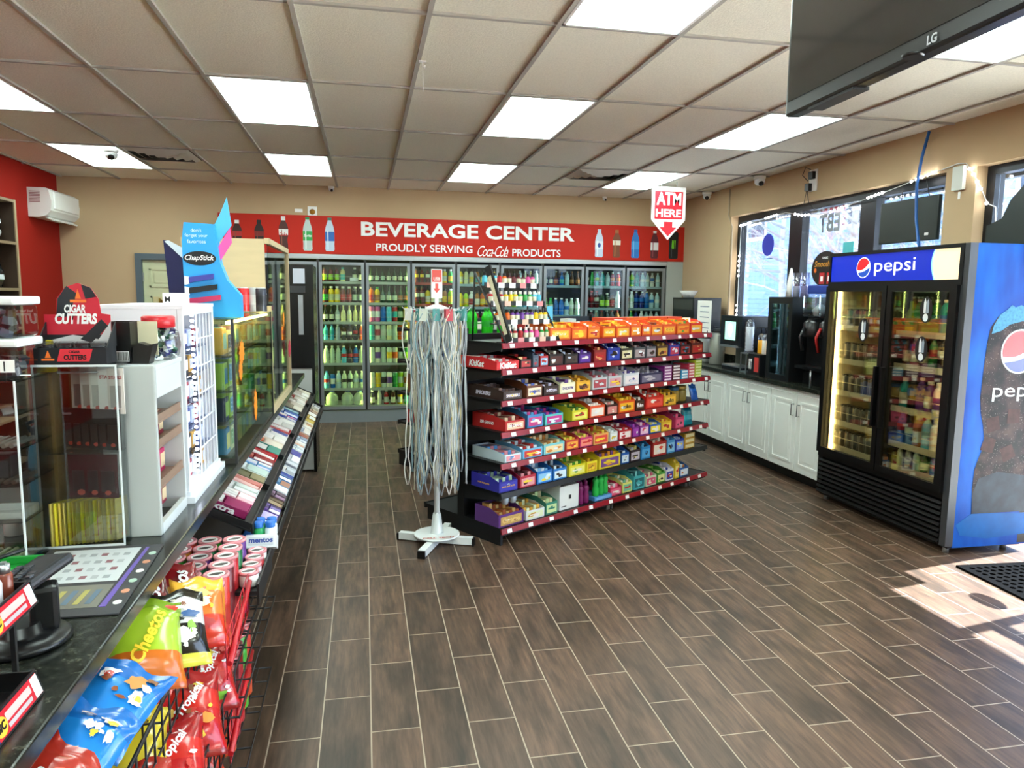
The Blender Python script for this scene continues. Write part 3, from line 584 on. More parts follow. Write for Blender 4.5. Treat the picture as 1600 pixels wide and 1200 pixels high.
B_ = {  # level: (u0, u1, height, depth, carton, art, contents, words, text, textcol)
0: [(.46,.67,.118,.2,'#e0601a','#f0a428','#f6c945','orange candy box with yellow band','REESE\'S','#f7d23a'), (.68,.84,.115,.2,'#e2571b','#f28b1e','#f5c62c','orange candy box',None,None), (.85,.98,.115,.2,'#e2661a','#f4a02c','#f3efe3','orange candy box with white front',None,None), (1.01,1.16,.118,.2,'#df5618','#f6b32d','#7a3016','orange candy box','REESE\'S','#f8da4a'), (1.17,1.33,.115,.2,'#e25c18','#f4b838','#f4e04c','orange candy box',None,None), (1.34,1.47,.122,.2,'#e55a18','#f0a030','#ffffff','orange candy box with white stick print',None,None), (1.48,1.6,.122,.2,'#df4a1a','#f18a22','#f5c62c','reddish orange candy box',None,None), (1.6,1.75,.115,.2,'#e06018','#f2a32b','#7a3016','orange candy box',None,None), (1.75,1.93,.12,.2,'#e04d16','#ef8c22','#f6cf3f','deep orange candy box','REESE\'S','#f8da4a'), (1.94,2.13,.12,.2,'#e25b18','#f19b26','#4d9b3a','orange candy box with green print',None,None), (2.14,2.32,.122,.2,'#d9331c','#f0b02c','#ffffff','red and orange candy box',None,None)],
1: [(-.03,.17,.075,.36,'#c8141c','#d9262b','#e8e2da','large red candy box at the open end','KitKat','#ffffff'), (.18,.28,.08,.2,'#2a1713','#b01f22','#e9c489','dark brown candy box with red print',None,None), (.29,.35,.11,.2,'#3c4a5c','#4d5a6b','#b3262b','grey blue candy box',None,None), (.36,.44,.1,.2,'#c2272c','#7fb9dc','#d7e9f4','red and pale blue candy box',None,None), (.45,.59,.11,.2,'#1d1310','#4a1d14','#e5dccb','black brown candy box with cream bars',None,None), (.6,.74,.1,.2,'#15110f','#3a2a24','#c9d4e4','black candy box with silver print',None,None), (.75,.88,.1,.2,'#3e1f6d','#5a2f96','#e3d9f2','purple candy box',None,None), (.91,1.05,.12,.2,'#8b1f22','#a92a2a','#e6a46c','dark red candy box',None,None), (1.06,1.21,.13,.2,'#1e2f8f','#2b46b5','#e8eef8','blue candy box with white edge',None,None), (1.22,1.36,.12,.2,'#3b3a30','#e5dcae','#f0ecd8','cream candy box',None,None), (1.38,1.52,.12,.2,'#52545c','#a89aa0','#5d2a36','grey candy box with maroon bars',None,None), (1.53,1.66,.12,.2,'#5c5d66','#a59ba3','#6a3040','grey candy box',None,None), (1.67,1.82,.12,.2,'#57391d','#caa04c','#5a2a18','brown and gold candy box',None,None), (1.84,1.98,.12,.2,'#3a3aa0','#c33d5a','#e7e6f3','blue and pink candy box',None,None), (1.99,2.14,.12,.2,'#33191a','#a32c2a','#3a9cc0','black and red candy box',None,None), (2.15,2.33,.13,.2,'#5d2218','#b5422a','#e0a070','brown and red candy box',None,None)],
2: [(.03,.2,.08,.36,'#33201a','#3d241c','#5a4032','dark brown candy box','SNICKERS','#d8d4e8'), (.24,.39,.11,.22,'#6a3a22','#ecd9bc','#4a5fb0','cream and brown candy box','SNICKERS','#3b4fae'), (.4,.55,.09,.2,'#2c1a16','#3a221b','#cdc6e0','dark brown candy box with white stripe','SNICKERS','#d8d4e8'), (.56,.72,.1,.2,'#e9e2bc','#f0ead0','#6a4a8c','cream candy box','SNICKERS','#5b4a8c'), (.73,.88,.1,.2,'#e4a72b','#efb93c','#7d4428','yellow orange candy box','SNICKERS','#7d3c28'), (.9,1.07,.12,.2,'#c3c8cc','#b24a55','#d6dade','silver grey candy box with red script',None,None), (1.08,1.24,.12,.2,'#c9cdd2','#d8a0ae','#c0455a','pale grey candy box with pink script',None,None), (1.26,1.45,.13,.2,'#d7dae4','#efe6ea','#4a3a94','white and purple candy box',None,None), (1.46,1.76,.11,.22,'#28264f','#6f6a86','#b9b5c2','navy candy box with silver bars',None,None)],
3: [(.05,.23,.095,.33,'#b81e1d','#e8c9a6','#8d2a20','bright red candy box','100 GRAND','#ffffff'), (.25,.4,.12,.3,'#3a7fb8','#c5357c','#5aa4d6','blue and pink candy box',None,None), (.42,.6,.1,.22,'#52b9b6','#c0348a','#2f4ba8','teal candy box with pink print',None,None), (.69,.86,.1,.2,'#d6cf2a','#e9e46a','#3d7a2c','yellow candy bag box',None,None), (.88,1.05,.12,.2,'#e4552a','#f0e6da','#f4f0ea','white and orange candy box',None,None), (1.07,1.2,.11,.2,'#3e1f1b','#d78a86','#e9dcd2','dark brown candy box with pink print',None,None), (1.21,1.41,.13,.2,'#e2511b','#f3b527','#f0c43b','orange and yellow candy box','m&m','#4a2a18'), (1.42,1.53,.11,.2,'#3f2018','#52301f','#e8e4e0','brown candy box','m&m','#ffffff'), (1.55,1.78,.13,.22,'#cf1f1b','#e04a3c','#f4efe8','bright red candy box beside yellow one',None,None), (1.79,1.96,.12,.2,'#d9a32a','#edb93a','#3a2a20','yellow ochre candy box','m&m','#3a2418')],
4: [(.05,.2,.07,.33,'#cfe0ea','#e8949c','#4a8ec9','clear and blue tub box of candy at the open end',None,None), (.21,.4,.09,.28,'#6fb5dc','#c8322f','#e8f2f7','light blue candy box with red tag',None,None), (.41,.62,.1,.26,'#7cc6cf','#f0d9a6','#d98a3a','pale teal candy box with long flap',None,None), (.63,.77,.1,.2,'#c23a2e','#eba23c','#e5d24c','red and orange candy bag box',None,None), (.78,.92,.1,.2,'#c42f6a','#ec8f7a','#e9df5a','pink and yellow candy box',None,None), (.93,1.1,.11,.2,'#e6a85c','#e2453c','#e8d24a','orange candy box with red letters',None,None), (1.12,1.21,.1,.2,'#dfe4e2','#eef2f0','#c5d0cc','white candy box',None,None), (1.22,1.38,.1,.2,'#b51d28','#f3e6e8','#c4303c','red candy box with white script',None,None), (1.39,1.47,.11,.2,'#7d2a8c','#a03cae','#3a2a7c','violet candy box',None,None), (1.48,1.6,.11,.2,'#8a2f94','#e6c3dc','#d1345e','purple and pink candy box',None,None), (1.61,1.76,.1,.2,'#2f62b8','#f0d93e','#e9e8f2','blue and yellow candy box',None,None), (1.77,1.91,.11,.2,'#e5b52c','#f3d04a','#c94a2c','yellow candy box',None,None), (1.96,2.09,.13,.2,'#c23a66','#e05a86','#5a2a3a','pink candy box',None,None)],
5: [(.0,.17,.1,.28,'#2b2a9a','#3434ac','#b8d4b2','violet blue candy box full of wrapped candy','NOW AND LATER','#f0b62c'), (.19,.34,.11,.24,'#b5253a','#e9a0a4','#5a2026','crimson candy box',None,None), (.35,.5,.12,.22,'#1f6fc0','#8cc4ea','#e6f1f8','blue candy box with white shark print',None,None), (.51,.65,.11,.22,'#2477c4','#e0f0f8','#3a2a24','blue candy box beside the first blue one',None,None), (.67,.85,.11,.22,'#e2d327','#f1e97a','#4a9a2c','yellow cut-out candy box with green packs',None,None), (.86,.98,.11,.22,'#ead82a','#d8a32a','#8a5a24','yellow candy box',None,None), (1.0,1.25,.13,.24,'#e6cd2c','#7a4a94','#e89a2c','yellow candy box with purple stripe',None,None), (1.26,1.36,.12,.2,'#1f57a8','#d8e4f2','#16203c','blue candy box with dark opening',None,None), (1.37,1.5,.13,.2,'#2c1a22','#c4b8c6','#ded07a','dark candy box with yellow edge',None,None), (1.51,1.63,.14,.2,'#2a82c4','#5aa8de','#1c2c54','blue candy box with tall notch',None,None), (1.66,1.85,.16,.2,'#a82420','#efe2d6','#d84a34','red candy box with window',None,None), (1.86,1.97,.15,.2,'#4a94ca','#8cc2e4','#2a5aa4','sky blue candy box',None,None), (1.98,2.1,.14,.2,'#2a3fa6','#8ca4e0','#c4d0ee','royal blue candy box',None,None)],
6: [(-.0,.23,.12,.24,'#5a2a78','#c9a15a','#a4542c','purple lollipop box','Caramel','#e8c77a'), (.25,.43,.09,.26,'#e3e6e4','#e7edc2','#d8a23c','white display box with green card',None,None), (.44,.56,.12,.26,'#3f8a74','#cfe2a4','#e8dfae','green candy box',None,None)],
}
for lv, L_ in B_.items():
    for i, (u0_, u1_, h, dd, c, a, k, wd, tx, tc_) in enumerate(L_):
        near = 'at the open end' if u0_ < .06 else f'{ORD[i]} from the open end'
        lb = f"{wd.replace('candy ', '')}, candy gondola {lvn[lv]}" + ('' if 'open end' in wd else ', '+ORD[i]+' from left')
        candy_box(u0_, u1_, LV[lv], h, dd, c, a, k, lb, tx, tc_, v0=.02 if lv else .03, end_txt={(1, 0): 'KitKat', (2, 0): 'SNICKERS', (3, 0): '100 GRAND', (5, 0): 'NOW AND LATER'}.get((lv, i)))
# second row of orange boxes standing behind the first on the top shelf
for i, (u0_, u1_) in enumerate(((1.3, 1.55), (1.56, 1.83), (1.84, 2.1), (2.11, 2.32))):
    candy_box(u0_, u1_, LV[0], .135, .15, ['#d4401a', '#e0661c', '#dd5018', '#d8421a'][i], '#ef8c22', '#f1b52c', f'taller orange candy box in the back row, gondola top shelf, {ORD[i]} from left', v0=.235, sh='closed', grp='back row of candy boxes')
# flat multi-pack gum cartons stacked at the far end of the third shelf
GM = Matrix.Translation(G0) @ Matrix.Rotation(GA, 4, 'Z')
def packet(name, sz_, cols, u_, v_, z_, lab, cat, grp, rz=0, M0=None, rot=None, stripes=True):
    t = bpy.data.objects.new(name, None); COL.objects.link(t); t.empty_display_size = .03
    M_ = (M0 or GM) @ Matrix.Translation((u_, v_, z_+.0005)) @ Matrix.Rotation(rz, 4, 'Z')
    if rot: M_ = M_ @ Euler(rot).to_matrix().to_4x4()
    t.location, q, _ = M_.decompose(); t.rotation_euler = q.to_euler(); tag(t, lab, cat, grp)
    w_, d, h = sz_
    MB().bb(-w_/2, w_/2, 0, d, 0, h, bev=min(.003, h*.2)).obj('carton', mat(cols[0], .4), t)
    if stripes:
        MB().bb(-w_*.4, w_*.4, -.001, .001, h*.2, h*.8).bb(-w_*.42, w_*.42, d*.15, d*.85, h-.0005, h+.0008).obj('printed_panel', mat(cols[1], .4), t)
    return t
for c_, (u_, w_, cols, n) in enumerate(((1.83, .11, ('#8a2a86', '#e8d8ea'), 5), (1.95, .11, ('#5d1f38', '#e8e0e4'), 5), (2.07, .1, ('#3f9fd0', '#e9eef0'), 3), (2.17, .09, ('#cf3a52', '#f2dcd8'), 5), (2.27, .1, ('#b9cf3a', '#e4ecb0'), 6))):
    for k in range(n):
        packet('gum_carton', (w_, .16, .0235), cols, u_, .02, LV[2]+.0245*k, f"{['purple', 'maroon', 'sky blue', 'red', 'lime'][c_]} gum carton, {ORD[k]} up in its stack, third gondola shelf", 'gum carton', 'stacked gum cartons')
# jars and bags at the far end
for k, (u_, c) in enumerate(((2.06, '#a5873c'), (2.17, '#8f7a3a'))):
    j = thing('candy_jar', f"gold-brown candy jar on the fourth gondola shelf, {['left', 'right'][k]} of the two", 'jar', GM @ Vector((u_, .12, LV[3]+.001)), GA, 'jars on the gondola')
    MB().lathe([(.042, 0), (.047, .01), (.047, .085), (.04, .1)], 16).obj('jar_body', mat(c, .25), j)
    MB().lathe([(.044, .1), (.046, .104), (.046, .13), (.04, .132)], 16).obj('lid', mat('#c9a95a' if k else '#2f5f8c', .3, .3), j)
def bag_mesh(w_, h, t_, seed=0, crimp=.02, n=10, m_=14):
    """a filled snack bag: flat crimped ends, pillow body, small creases; stands in xz, front towards -y"""
    rr = random.Random(seed); V_ = []; F_ = []
    ph = [rr.uniform(0, 6) for _ in range(6)]
    for s_ in (-1, 1):
        for j in range(m_+1):
            tz = j/m_
            for i in range(n+1):
                tx = i/n*2-1
                e = min(1, max(0, (min(tz, 1-tz)*h-crimp)/(h*.22)))
                prof = (math.sin(e*PI/2))**.8*(max(0, 1-abs(tx)**2.6))**.6
                pinch = 1-.07*math.sin(e*PI/2)
                cr = .05*math.sin(9*tx+ph[0]+4*tz)*math.sin(7*tz*3+ph[1]) + .04*math.sin(17*tz+ph[2]+3*tx)
                y = s_*(t_/2*prof*(1+cr)+.0012)
                z = tz*h + .008*math.sin(5*tx+ph[3])*(tz > .85)
                V_.append((tx*w_/2*pinch, y, z))
    K = (n+1)*(m_+1)
    for j in range(m_):
        for i in range(n):
            a = j*(n+1)+i; F_.append(((a, a+1, a+n+2, a+n+1), j)); F_.append(((K+a, K+a+n+1, K+a+n+2, K+a+1), j))
    for j in range(m_):
        a = j*(n+1); F_.append(((a, a+n+1, K+a+n+1, K+a), j)); a += n; F_.append(((a, K+a, K+a+n+1, a+n+1), j))
    for i in range(n): F_.append(((i, K+i, K+i+1, i+1), 0)); a = m_*(n+1)+i; F_.append(((a, a+1, K+a+1, K+a), m_-1))
    return V_, F_
def snack_bag(name, w_, h, t_, cols, lab, M_, txt=None, tcol='#ffffff', seed=0, cat='chip bag', grp=None, art=None, tsh=.15, tw_=.75, tz_=.6, m_=14, trot=0):
    """cols: list of (fraction up to, colour) printed bands from the bottom seam up"""
    V_, F_ = bag_mesh(w_, h, t_, seed, m_=m_); ms = [mat(c, .22, .0, 0, coat=.4) for _, c in cols]; b = MB()
    b.v = [tuple(v) for v in V_]
    for f, j in F_:
        tz = (j+.5)/m_; mi = next((i for i, (fr, _) in enumerate(cols) if tz <= fr), len(cols)-1)
        # slanting printed edge
        b.f.append(f); b.m.append(mi); b.s.append(True)
    t = thing(name, lab, cat, group=grp); t.location, q, s_ = M_.decompose(); t.rotation_euler = q.to_euler()
    b.obj('bag_body', ms, t)
    def drape(me, zc, off=.002):
        for v in me.vertices:
            tx = max(-1, min(1, v.co.x/(w_/2))); tz = max(0, min(1, zc/h+v.co.y/h))
            e = min(1, max(0, (min(tz, 1-tz)*h-.02)/(h*.22))); prof = (math.sin(e*PI/2))**.8*(max(0, 1-abs(tx)**2.6))**.6
            x, y = v.co.x, v.co.y; v.co = (x, -(t_/2*prof*1.09+.0012+off), zc+y)
    if art:
        rz0 = random.Random(seed); art = list(art)+[(rz0.uniform(-.3, .3), rz0.uniform(.2, .85), rz0.uniform(.03, .08), rz0.uniform(.02, .05), rz0.choice(['#f2efe8', '#8a4a24', '#e8c23a', '#c8342a', '#f0e6d0'])) for _ in range(9)]
        for (ax, az, rx, rz_, c) in art:
            b2 = MB(); n_ = 15; rq = random.Random(seed*31+int(az*100)); ring = [(rx*w_*math.cos(2*PI*k/n_)*rq.uniform(.55, 1.25), rz_*h*math.sin(2*PI*k/n_)*rq.uniform(.55, 1.25)) for k in range(n_)]
            me_pts = [(0, 0)]+ring
            b2.v = [(p[0]+ax*w_, p[1], 0) for p in me_pts]; b2.f = [(0, k+1, (k+1) % n_+1) for k in range(n_)]; b2.m = [0]*n_; b2.s = [True]*n_
            me = b2.mesh('printed_art', mat(c, .3)); drape(me, az*h)
            o = bpy.data.objects.new('printed_art', me); COL.objects.link(o); o.parent = t
    if txt:
        me = text_mesh(txt, w_*tw_, None, .03, tsh)
        if trot:
            for v in me.vertices: v.co.x, v.co.y = v.co.x*math.cos(trot)-v.co.y*math.sin(trot), v.co.x*math.sin(trot)+v.co.y*math.cos(trot)
        me.materials.append(mat(tcol, .35)); drape(me, tz_*h, .0035)
        o = bpy.data.objects.new('lettering', me); COL.objects.link(o); o.parent = t
    return t
snack_bag('candy_bag', .1, .14, .035, [(.6, '#1f5fc4'), (1, '#2c72da')], 'blue candy bag at the far end of the fourth gondola shelf', GM @ Matrix.Translation((2.3, .06, LV[3]+.001)) @ Matrix.Rotation(-.3, 4, 'X'), seed=4, cat='candy bag')
snack_bag('candy_bag', .15, .17, .05, [(.5, '#1d9fb8'), (1, '#14839c')], 'teal candy bag at the far end of the fifth gondola shelf', GM @ Matrix.Translation((2.2, .06, LV[4]+.001)) @ Matrix.Rotation(-.15, 4, 'X'), seed=5, cat='candy bag')
for k, (z, c) in enumerate(((0, '#c89b34'), (.045, '#d4a63c'), (.09, '#c39530'))):
    packet('cookie_pack', (.15, .17, .042), (c, '#e8dcb0'), 2.2, .03, LV[5]+z, f"gold cookie pack at the far end of the sixth gondola shelf, {['bottom', 'middle', 'top'][k]} of three", 'cookie pack', 'gold cookie packs')
# bottom deck: white carton, tubs, bottle packs, bags
wc = thing('open_carton', 'plain white cardboard box with open flap on the gondola bottom deck', 'box', GM @ Vector((.69, .03, LV[6]+.001)), GA)
b = MB()
for (a, c, d_, e, z0, z1) in ((-.1, .1, 0, .004, 0, .17), (-.1, .1, .226, .23, 0, .2), (-.1, -.096, 0, .23, 0, .19), (.096, .1, 0, .23, 0, .17), (-.1, .1, 0, .23, 0, .004)): b.bb(a, c, d_, e, z0, z1)
b.obj('carton', mat('#eef0ee', .6), wc); MB().box((0, .285, .19), (.19, .11, .003), 0, (R(-12), 0, 0)).obj('flap', mat('#8a6a42', .8), wc)
MB().bb(-.004, .02, -.001, 0, .07, .1).bb(-.08, -.03, -.001, 0, .02, .026).obj('print_mark', DKGREY, wc)
def squeeze(u_, v_, z_, c, lab, h=.17):
    j = thing('candy_bottle', lab, 'candy bottle', GM @ Vector((u_, v_, z_+.001)), GA, 'bottled candy on the bottom deck')
    MB().lathe([(.022, 0), (.026, .01), (.026, h*.35), (.02, h*.5), (.026, h*.66), (.022, h*.76), (.01, h*.8)], 12).obj('bottle_body', mat(c, .2), j)
    MB().lathe([(.013, h*.8), (.013, h*.95), (.006, h)], 10).obj('cap', mat(c, .3), j)
for k, (u_, v_) in enumerate(((.83, .05), (.89, .05), (.86, .1), (.93, .1))): squeeze(u_, v_, LV[6], '#7a1f5c', f'plum coloured candy bottle in the purple group on the bottom deck, {ORD[k]} of four')
for k, (u_, v_) in enumerate(((1.0, .05), (1.06, .05), (1.12, .06))): squeeze(u_, v_, LV[6]+.03, '#27b34a', f'bright green candy bottle on the bottom deck, {ORD[k]} of three')
packet('display_tray', (.2, .16, .03), ('#4a8cc8', '#7ab0de'), 1.06, .02, LV[6], 'low blue tray holding bright green candy bottles on the bottom deck', 'tray', None)
candy_box(1.15, 1.29, LV[6], .09, .2, '#c23052', '#e86a8a', '#f0e3e6', 'pink candy box on the bottom deck right of the green bottles')
candy_box(1.3, 1.42, LV[6], .11, .2, '#dfe07a', '#7cc0a0', '#f0e4c0', 'pale yellow candy box on the bottom deck left of the teal one')
candy_box(1.44, 1.58, LV[6], .15, .26, '#4ab4bd', '#2a6a72', '#8cd6da', 'tall teal candy box on the gondola bottom deck')
for k, (a, c, cc, wd, hh) in enumerate(((1.6, 1.74, ('#c8d4b8', '#d8527a', '#e9e0c4'), 'pale green', .11), (1.75, 1.86, ('#4a9a3a', '#e6e8a4', '#8cc84a'), 'green', .12), (1.87, 1.98, ('#e8e6ee', '#3a4aa8', '#f0eef6'), 'white and blue', .13), (2.0, 2.06, ('#e4ca3a', '#f0e08a', '#e6b83a'), 'slim yellow', .18), (2.07, 2.2, ('#3a6ab0', '#e4ecf4', '#d07a3c'), 'blue and white', .11))):
    candy_box(a, c, LV[6], hh, .2, *cc, f'{wd} candy box toward the far end of the gondola bottom deck')
# hanging toys at the left end of the bottom deck
for k in range(2):
    o = MB().lathe([(0, 0), (.02, .004), (.026, .02), (.03, .045), (.02, .06), (0, .062)], 12).obj('lollipop', mat('#c9d6de', .2, .3))
    o.location = GM @ Vector((.12+.07*k, .09, LV[6]+.125)); tag(o, f"silver wrapped lollipop standing in the purple box, {['left', 'right'][k]}", 'lollipop', 'lollipops in the purple box')

# ---------------------------------------------------------------- tiered rack of little bottles on the gondola's left end
rk = thing('tiered_rack', 'black tiered counter rack of small bottles on the gondola top left', 'rack', GM @ Vector((.04, .02, LV[0])), GA)
TZ = [(.01, .0), (.075, .115), (.14, .235), (.205, .355)]
for s_ in (0, .5):
    b = MB(); x = s_
    b.tube([(x, .0, .0), (x, .01, .03), (x, .3, .45)], .008, 6); b.tube([(x, .3, .45), (x, .32, .0)], .007, 6)
    b.obj('side_frame', blk, rk)
b = MB().box((-.012, .05, .25), (.012, .05, .52), 0, (R(-24), 0, 0)); b.obj('front_post', blk, rk)
MB().box((-.021, .05, .24), (.002, .03, .4), 0, (R(-24), 0, 0)).obj('post_label', mat('#d8cfae', .5), rk)
for i, (v, z) in enumerate(TZ):
    t_ = bars([(0, .5, v, v+.07, z, z+.006), (0, .5, v-.004, v, z, z+.03)]).obj('tier', blk, rk)
    for k in range(5): MB().bb(.02+.1*k, .075+.1*k, v-.0055, v-.004, z-.004, z+.03).obj('shelf_label', mat(['#f4f2f2', '#d98a8e', '#f4f2f2', '#e7b9a4', '#f4f2f2'][(k+i) % 5], .5), t_)
SH = ['oooroPPyyyg', 'rrryyyggtcc', 'oooppppyyy', 'ccroRRRRPP'][::1]
rows4 = ['rrrrPPPggg', 'ooopppppyyy', 'rrryyygggcc', 'cccroRRRRPP']
for i, rw in enumerate(rows4):
    v, z = TZ[i]
    for k, ch in enumerate(rw):
        c = CN[ch]; p = GM @ Vector((.04+.03+.44*k/(len(rw)-1), .02+v+.032, LV[0]+z+.007))
        bottle('shot', (c[0], CN['m'][0] if (k+i) % 3 else c[0], '#20140f' if i in (1, 3) else '#e8e2da'), p, f"tiny {c[1]} shot bottle, {ORD[k]} along the rack's {['bottom', 'second', 'third', 'top'][i]} tier", 'shot bottle', 'shot bottles in the tiered rack', name='shot_bottle')
# big green bottles and a wrapped pack beyond the rack, on the far side of the gondola
for k in range(5):
    p = GM @ Vector((.25+.075*k, .62+.05*(k % 2), LV[0]+.001))
    bottle('water', ('#2fd02a', '#1fae2c', '#1c8c2c'), p, f'bright green bottle on the rear side of the gondola, {ORD[k]} from the open end', 'green bottle', 'green bottles behind the tiered rack', .95)
candy_box(.1, .3, LV[0], .07, .15, '#d8cfd0', '#c23a3a', '#e8a0a0', 'low red and white candy tray on the rear gondola shelf beside the cable stand', v0=.64)
# glass-bodied candle and bottles at the right end of the rack
o = MB().prism([(-.03, 0), (.03, 0), (.03, .13), (-.03, .13)], .002, M_=face((0, 0, 0), '-y')).obj('hang_card', mat('#58b4d8', .5)); o.location = GM @ Vector((.6, .17, LV[0]+.1)); o.rotation_euler = (0, 0, GA)
tag(o, 'small sky blue and red card clipped to the right end of the small bottle rack', 'card')
MB().prism(ell(.02, .015), .0006, M_=face((0, -.0025, .03), '-y')).obj('print_mark', RED, o)

# ---------------------------------------------------------------- second gondola beyond, seen past the cable stand
G1 = Vector((.73, 6.27, 0)); G1M = Matrix.Translation(G1) @ Matrix.Rotation(GA, 4, 'Z')
g2 = thing('gondola_shelving', 'second black gondola farther back, mostly hidden behind the candy gondola', 'shelving', G1, GA)
bars([(0, 2.3, .39, .41, .02, 1.4)]).obj('back_panel', blk, g2)
for u_ in (0, 1.15, 2.265): bars([(u_, u_+.035, .365, .435, 0, 1.42)]).obj('upright', blk, g2)
L2 = [1.3, 1.0, .7, .42, .14]
for z in L2:
    for v0, v1, vl in ((.02, .39, .01), (.41, .8, .81)): bars([(0, 2.3, v0, v1, z-.02, z), (0, 2.3, vl-.008, vl+.008, z-.03, z+.008)]).obj('shelf', blk, g2)
bars([(0, 2.3, .02, .8, 0, .12)]).obj('base_deck', blk, g2)
r2 = random.Random(5)
names2 = ['red', 'blue', 'green', 'yellow', 'white', 'brown']
for zi, z in enumerate(L2[:4]):
    for side in (0, 1):
        for k in range(7 if (zi == 0 or side) else 3):
            ci = (k*2+zi+side*3) % 6; c = ['#a82a24', '#2a5ea8', '#3f8a3c', '#e0b93a', '#dcdcd4', '#6a4226'][ci]
            wdt = .13; u_ = .1+k*.3
            packet('grocery_box', (wdt, .1, (.12+.03*((k+zi) % 3))*(.5 if zi == 0 else 1)), (c, '#e6dfd0'), u_, .06 if not side else .6, z, f"{names2[ci]} grocery box, farther gondola, {['top', 'second', 'third', 'fourth'][zi]} {'rear' if side else 'front'} shelf, {ORD[k]} from left", 'grocery box', 'grocery boxes on the farther gondola', M0=G1M)
# clip-on price flags along the far gondola's top
for k in range(6):
    o = MB().bb(-.03, .03, -.001, .001, 0, .045).obj('price_flag', tagm); o.location = G1M @ Vector((.75+.26*k, .0, 1.31)); o.rotation_euler = (0, 0, GA)
    tag(o, f'white price flag on the farther gondola top shelf edge, {ORD[k]} from the left', 'price flag', 'white price flags')
ks = thing('wine_bottle', 'dark glass bottle standing on the farther gondola beside the cable stand', 'bottle', G1M @ Vector((.06, .62, .701)))
MB().lathe([(.033, 0), (.036, .01), (.036, .14), (.014, .19), (.013, .24)], 14).obj('bottle_body', mat('#14181a', .12), ks)
MB().lathe([(.0365, .04), (.0365, .11)], 14).obj('bottle_label', PAPER, ks)
# ---------------------------------------------------------------- white stand hung with charging cables
SX, SY = .45, 4.65
st = thing('cable_stand', 'white round-based display stand hung with looped charging cables', 'display stand', (SX, SY, 0))
wm = mat('#e9eceb', .35)
MB().lathe([(.145, 0), (.15, .004), (.148, .012), (.14, .01), (.02, .012)], 40, at=(0, 0, .055)).obj('base_plate', wm, st)
for k, (dx, dy) in enumerate(((-.235, .115), (.225, -.085), (-.12, -.27), (.1, .25))):
    a = math.atan2(dy, dx); ln = math.hypot(dx, dy)
    lg = MB().box((ln/2*math.cos(a), ln/2*math.sin(a), .03), (ln, .045, .045), 0, (0, 0, a)).obj('leg', wm, st)
    MB().box(((ln+.006)*math.cos(a), (ln+.006)*math.sin(a), .024), (.014, .048, .048), 0, (0, 0, a)).obj('rubber_foot', BLACK, lg)
MB().lathe([(.045, .066), (.04, .08), (.028, .19), (.021, .21)], 4, mi=0).obj('collar', wm, st)
MB().cyl((0, 0, .06), (0, 0, 1.56), .0185, 14).obj('pole', wm, st)
text('CELL TECH', face((0, -.1, .069), 'up'), mat('#c4574a', .5), st, w_=.2, h_=.026, bold=.03, shear=.1, name='base_lettering')
hd = MB().bb(-.035, .035, -.004, .004, 1.6, 1.78).obj('header_card', PAPER, st)
MB().bb(-.03, .03, -.006, -.004, 1.7, 1.775).obj('header_print', mat('#d9564e', .5), hd)
text('USB', face((0, -.0068, 1.72), '-y'), WHITE, hd, w_=.04, h_=.022, bold=.03)
MB().prism([(-.009, .03), (.009, .03), (.009, 0), (.022, 0), (0, -.028), (-.022, 0), (-.009, 0)], .002, M_=face((0, -.004, 1.66), '-y')).obj('header_arrow', mat('#d9564e', .5), hd)
bars([(-.012, .012, -.006, .006, 1.54, 1.62)]).obj('header_bracket', wm, st)
MB().lathe([(.02, 1.5), (.07, 1.52), (.075, 1.54), (.02, 1.56)], 16).obj('hub', wm, st)
hooks = []
for k in range(14):
    a = 2*PI*k/14+.1; ln = .2 if k % 2 else .16
    h_ = MB(); h_.tube([(.04*math.cos(a), .04*math.sin(a), 1.53), (ln*math.cos(a), ln*math.sin(a), 1.525), ((ln+.02)*math.cos(a), (ln+.02)*math.sin(a), 1.545)], .0028, 5)
    h_.obj('hook', mat('#d9dcdc', .3, .5), st); hooks.append((a, ln))
# cables: loop at the top, long strands, small loop at the foot
def cable_mesh(seed, ln, r=.0042):
    rr = random.Random(seed); b = MB(); w1 = rr.uniform(.028, .048); tw = rr.uniform(-.5, .5)
    for s_ in (-1, 1):
        pts = []; ph = rr.uniform(0, 6)
        for k in range(25):
            t_ = k/24; z = -.01-ln*t_
            if t_ < .28: q = math.sin(PI*t_/.28); x = s_*w1*q**.7
            elif t_ < .82: q = (t_-.28)/.54; x = s_*(.006+.02*math.sin(PI*q)*abs(math.sin(PI*q*1.5+ph)))+.01*math.sin(3*q+tw)
            else: q = (t_-.82)/.18; x = s_*.022*math.sin(PI*min(q, .98))+.01*math.sin(3+tw)*(1-q)
            y = .006*math.sin(5*t_+ph)+.004*s_
            pts.append((x, y, z))
        pts[0] = (0, 0, -.006)
        b.tube(pts, r, 5)
    b.cyl((-.004, 0, -.33*ln), (.004, 0, -.33*ln), .0085, 8)       # tie
    return b
cc = ['#d4c48e', '#b9c0c2', '#e2e2de', '#84a0aa', '#d2c8a4', '#9aa2aa', '#b89a58', '#ddd6c2', '#66707e', '#efeeea']
cn = ['cream', 'pale grey', 'white', 'blue grey', 'beige', 'silver grey', 'tan', 'off-white', 'slate', 'bright white']
cms = [cable_mesh(i, [.93, 1.02, 1.1, .97, 1.06, 1.15][i]).mesh('charging_cable', WHITE) for i in range(6)]
crd_m = MB().bb(-.022, .022, -.003, .003, -.055, .02).mesh('header_card', WHITE)
idx = 0
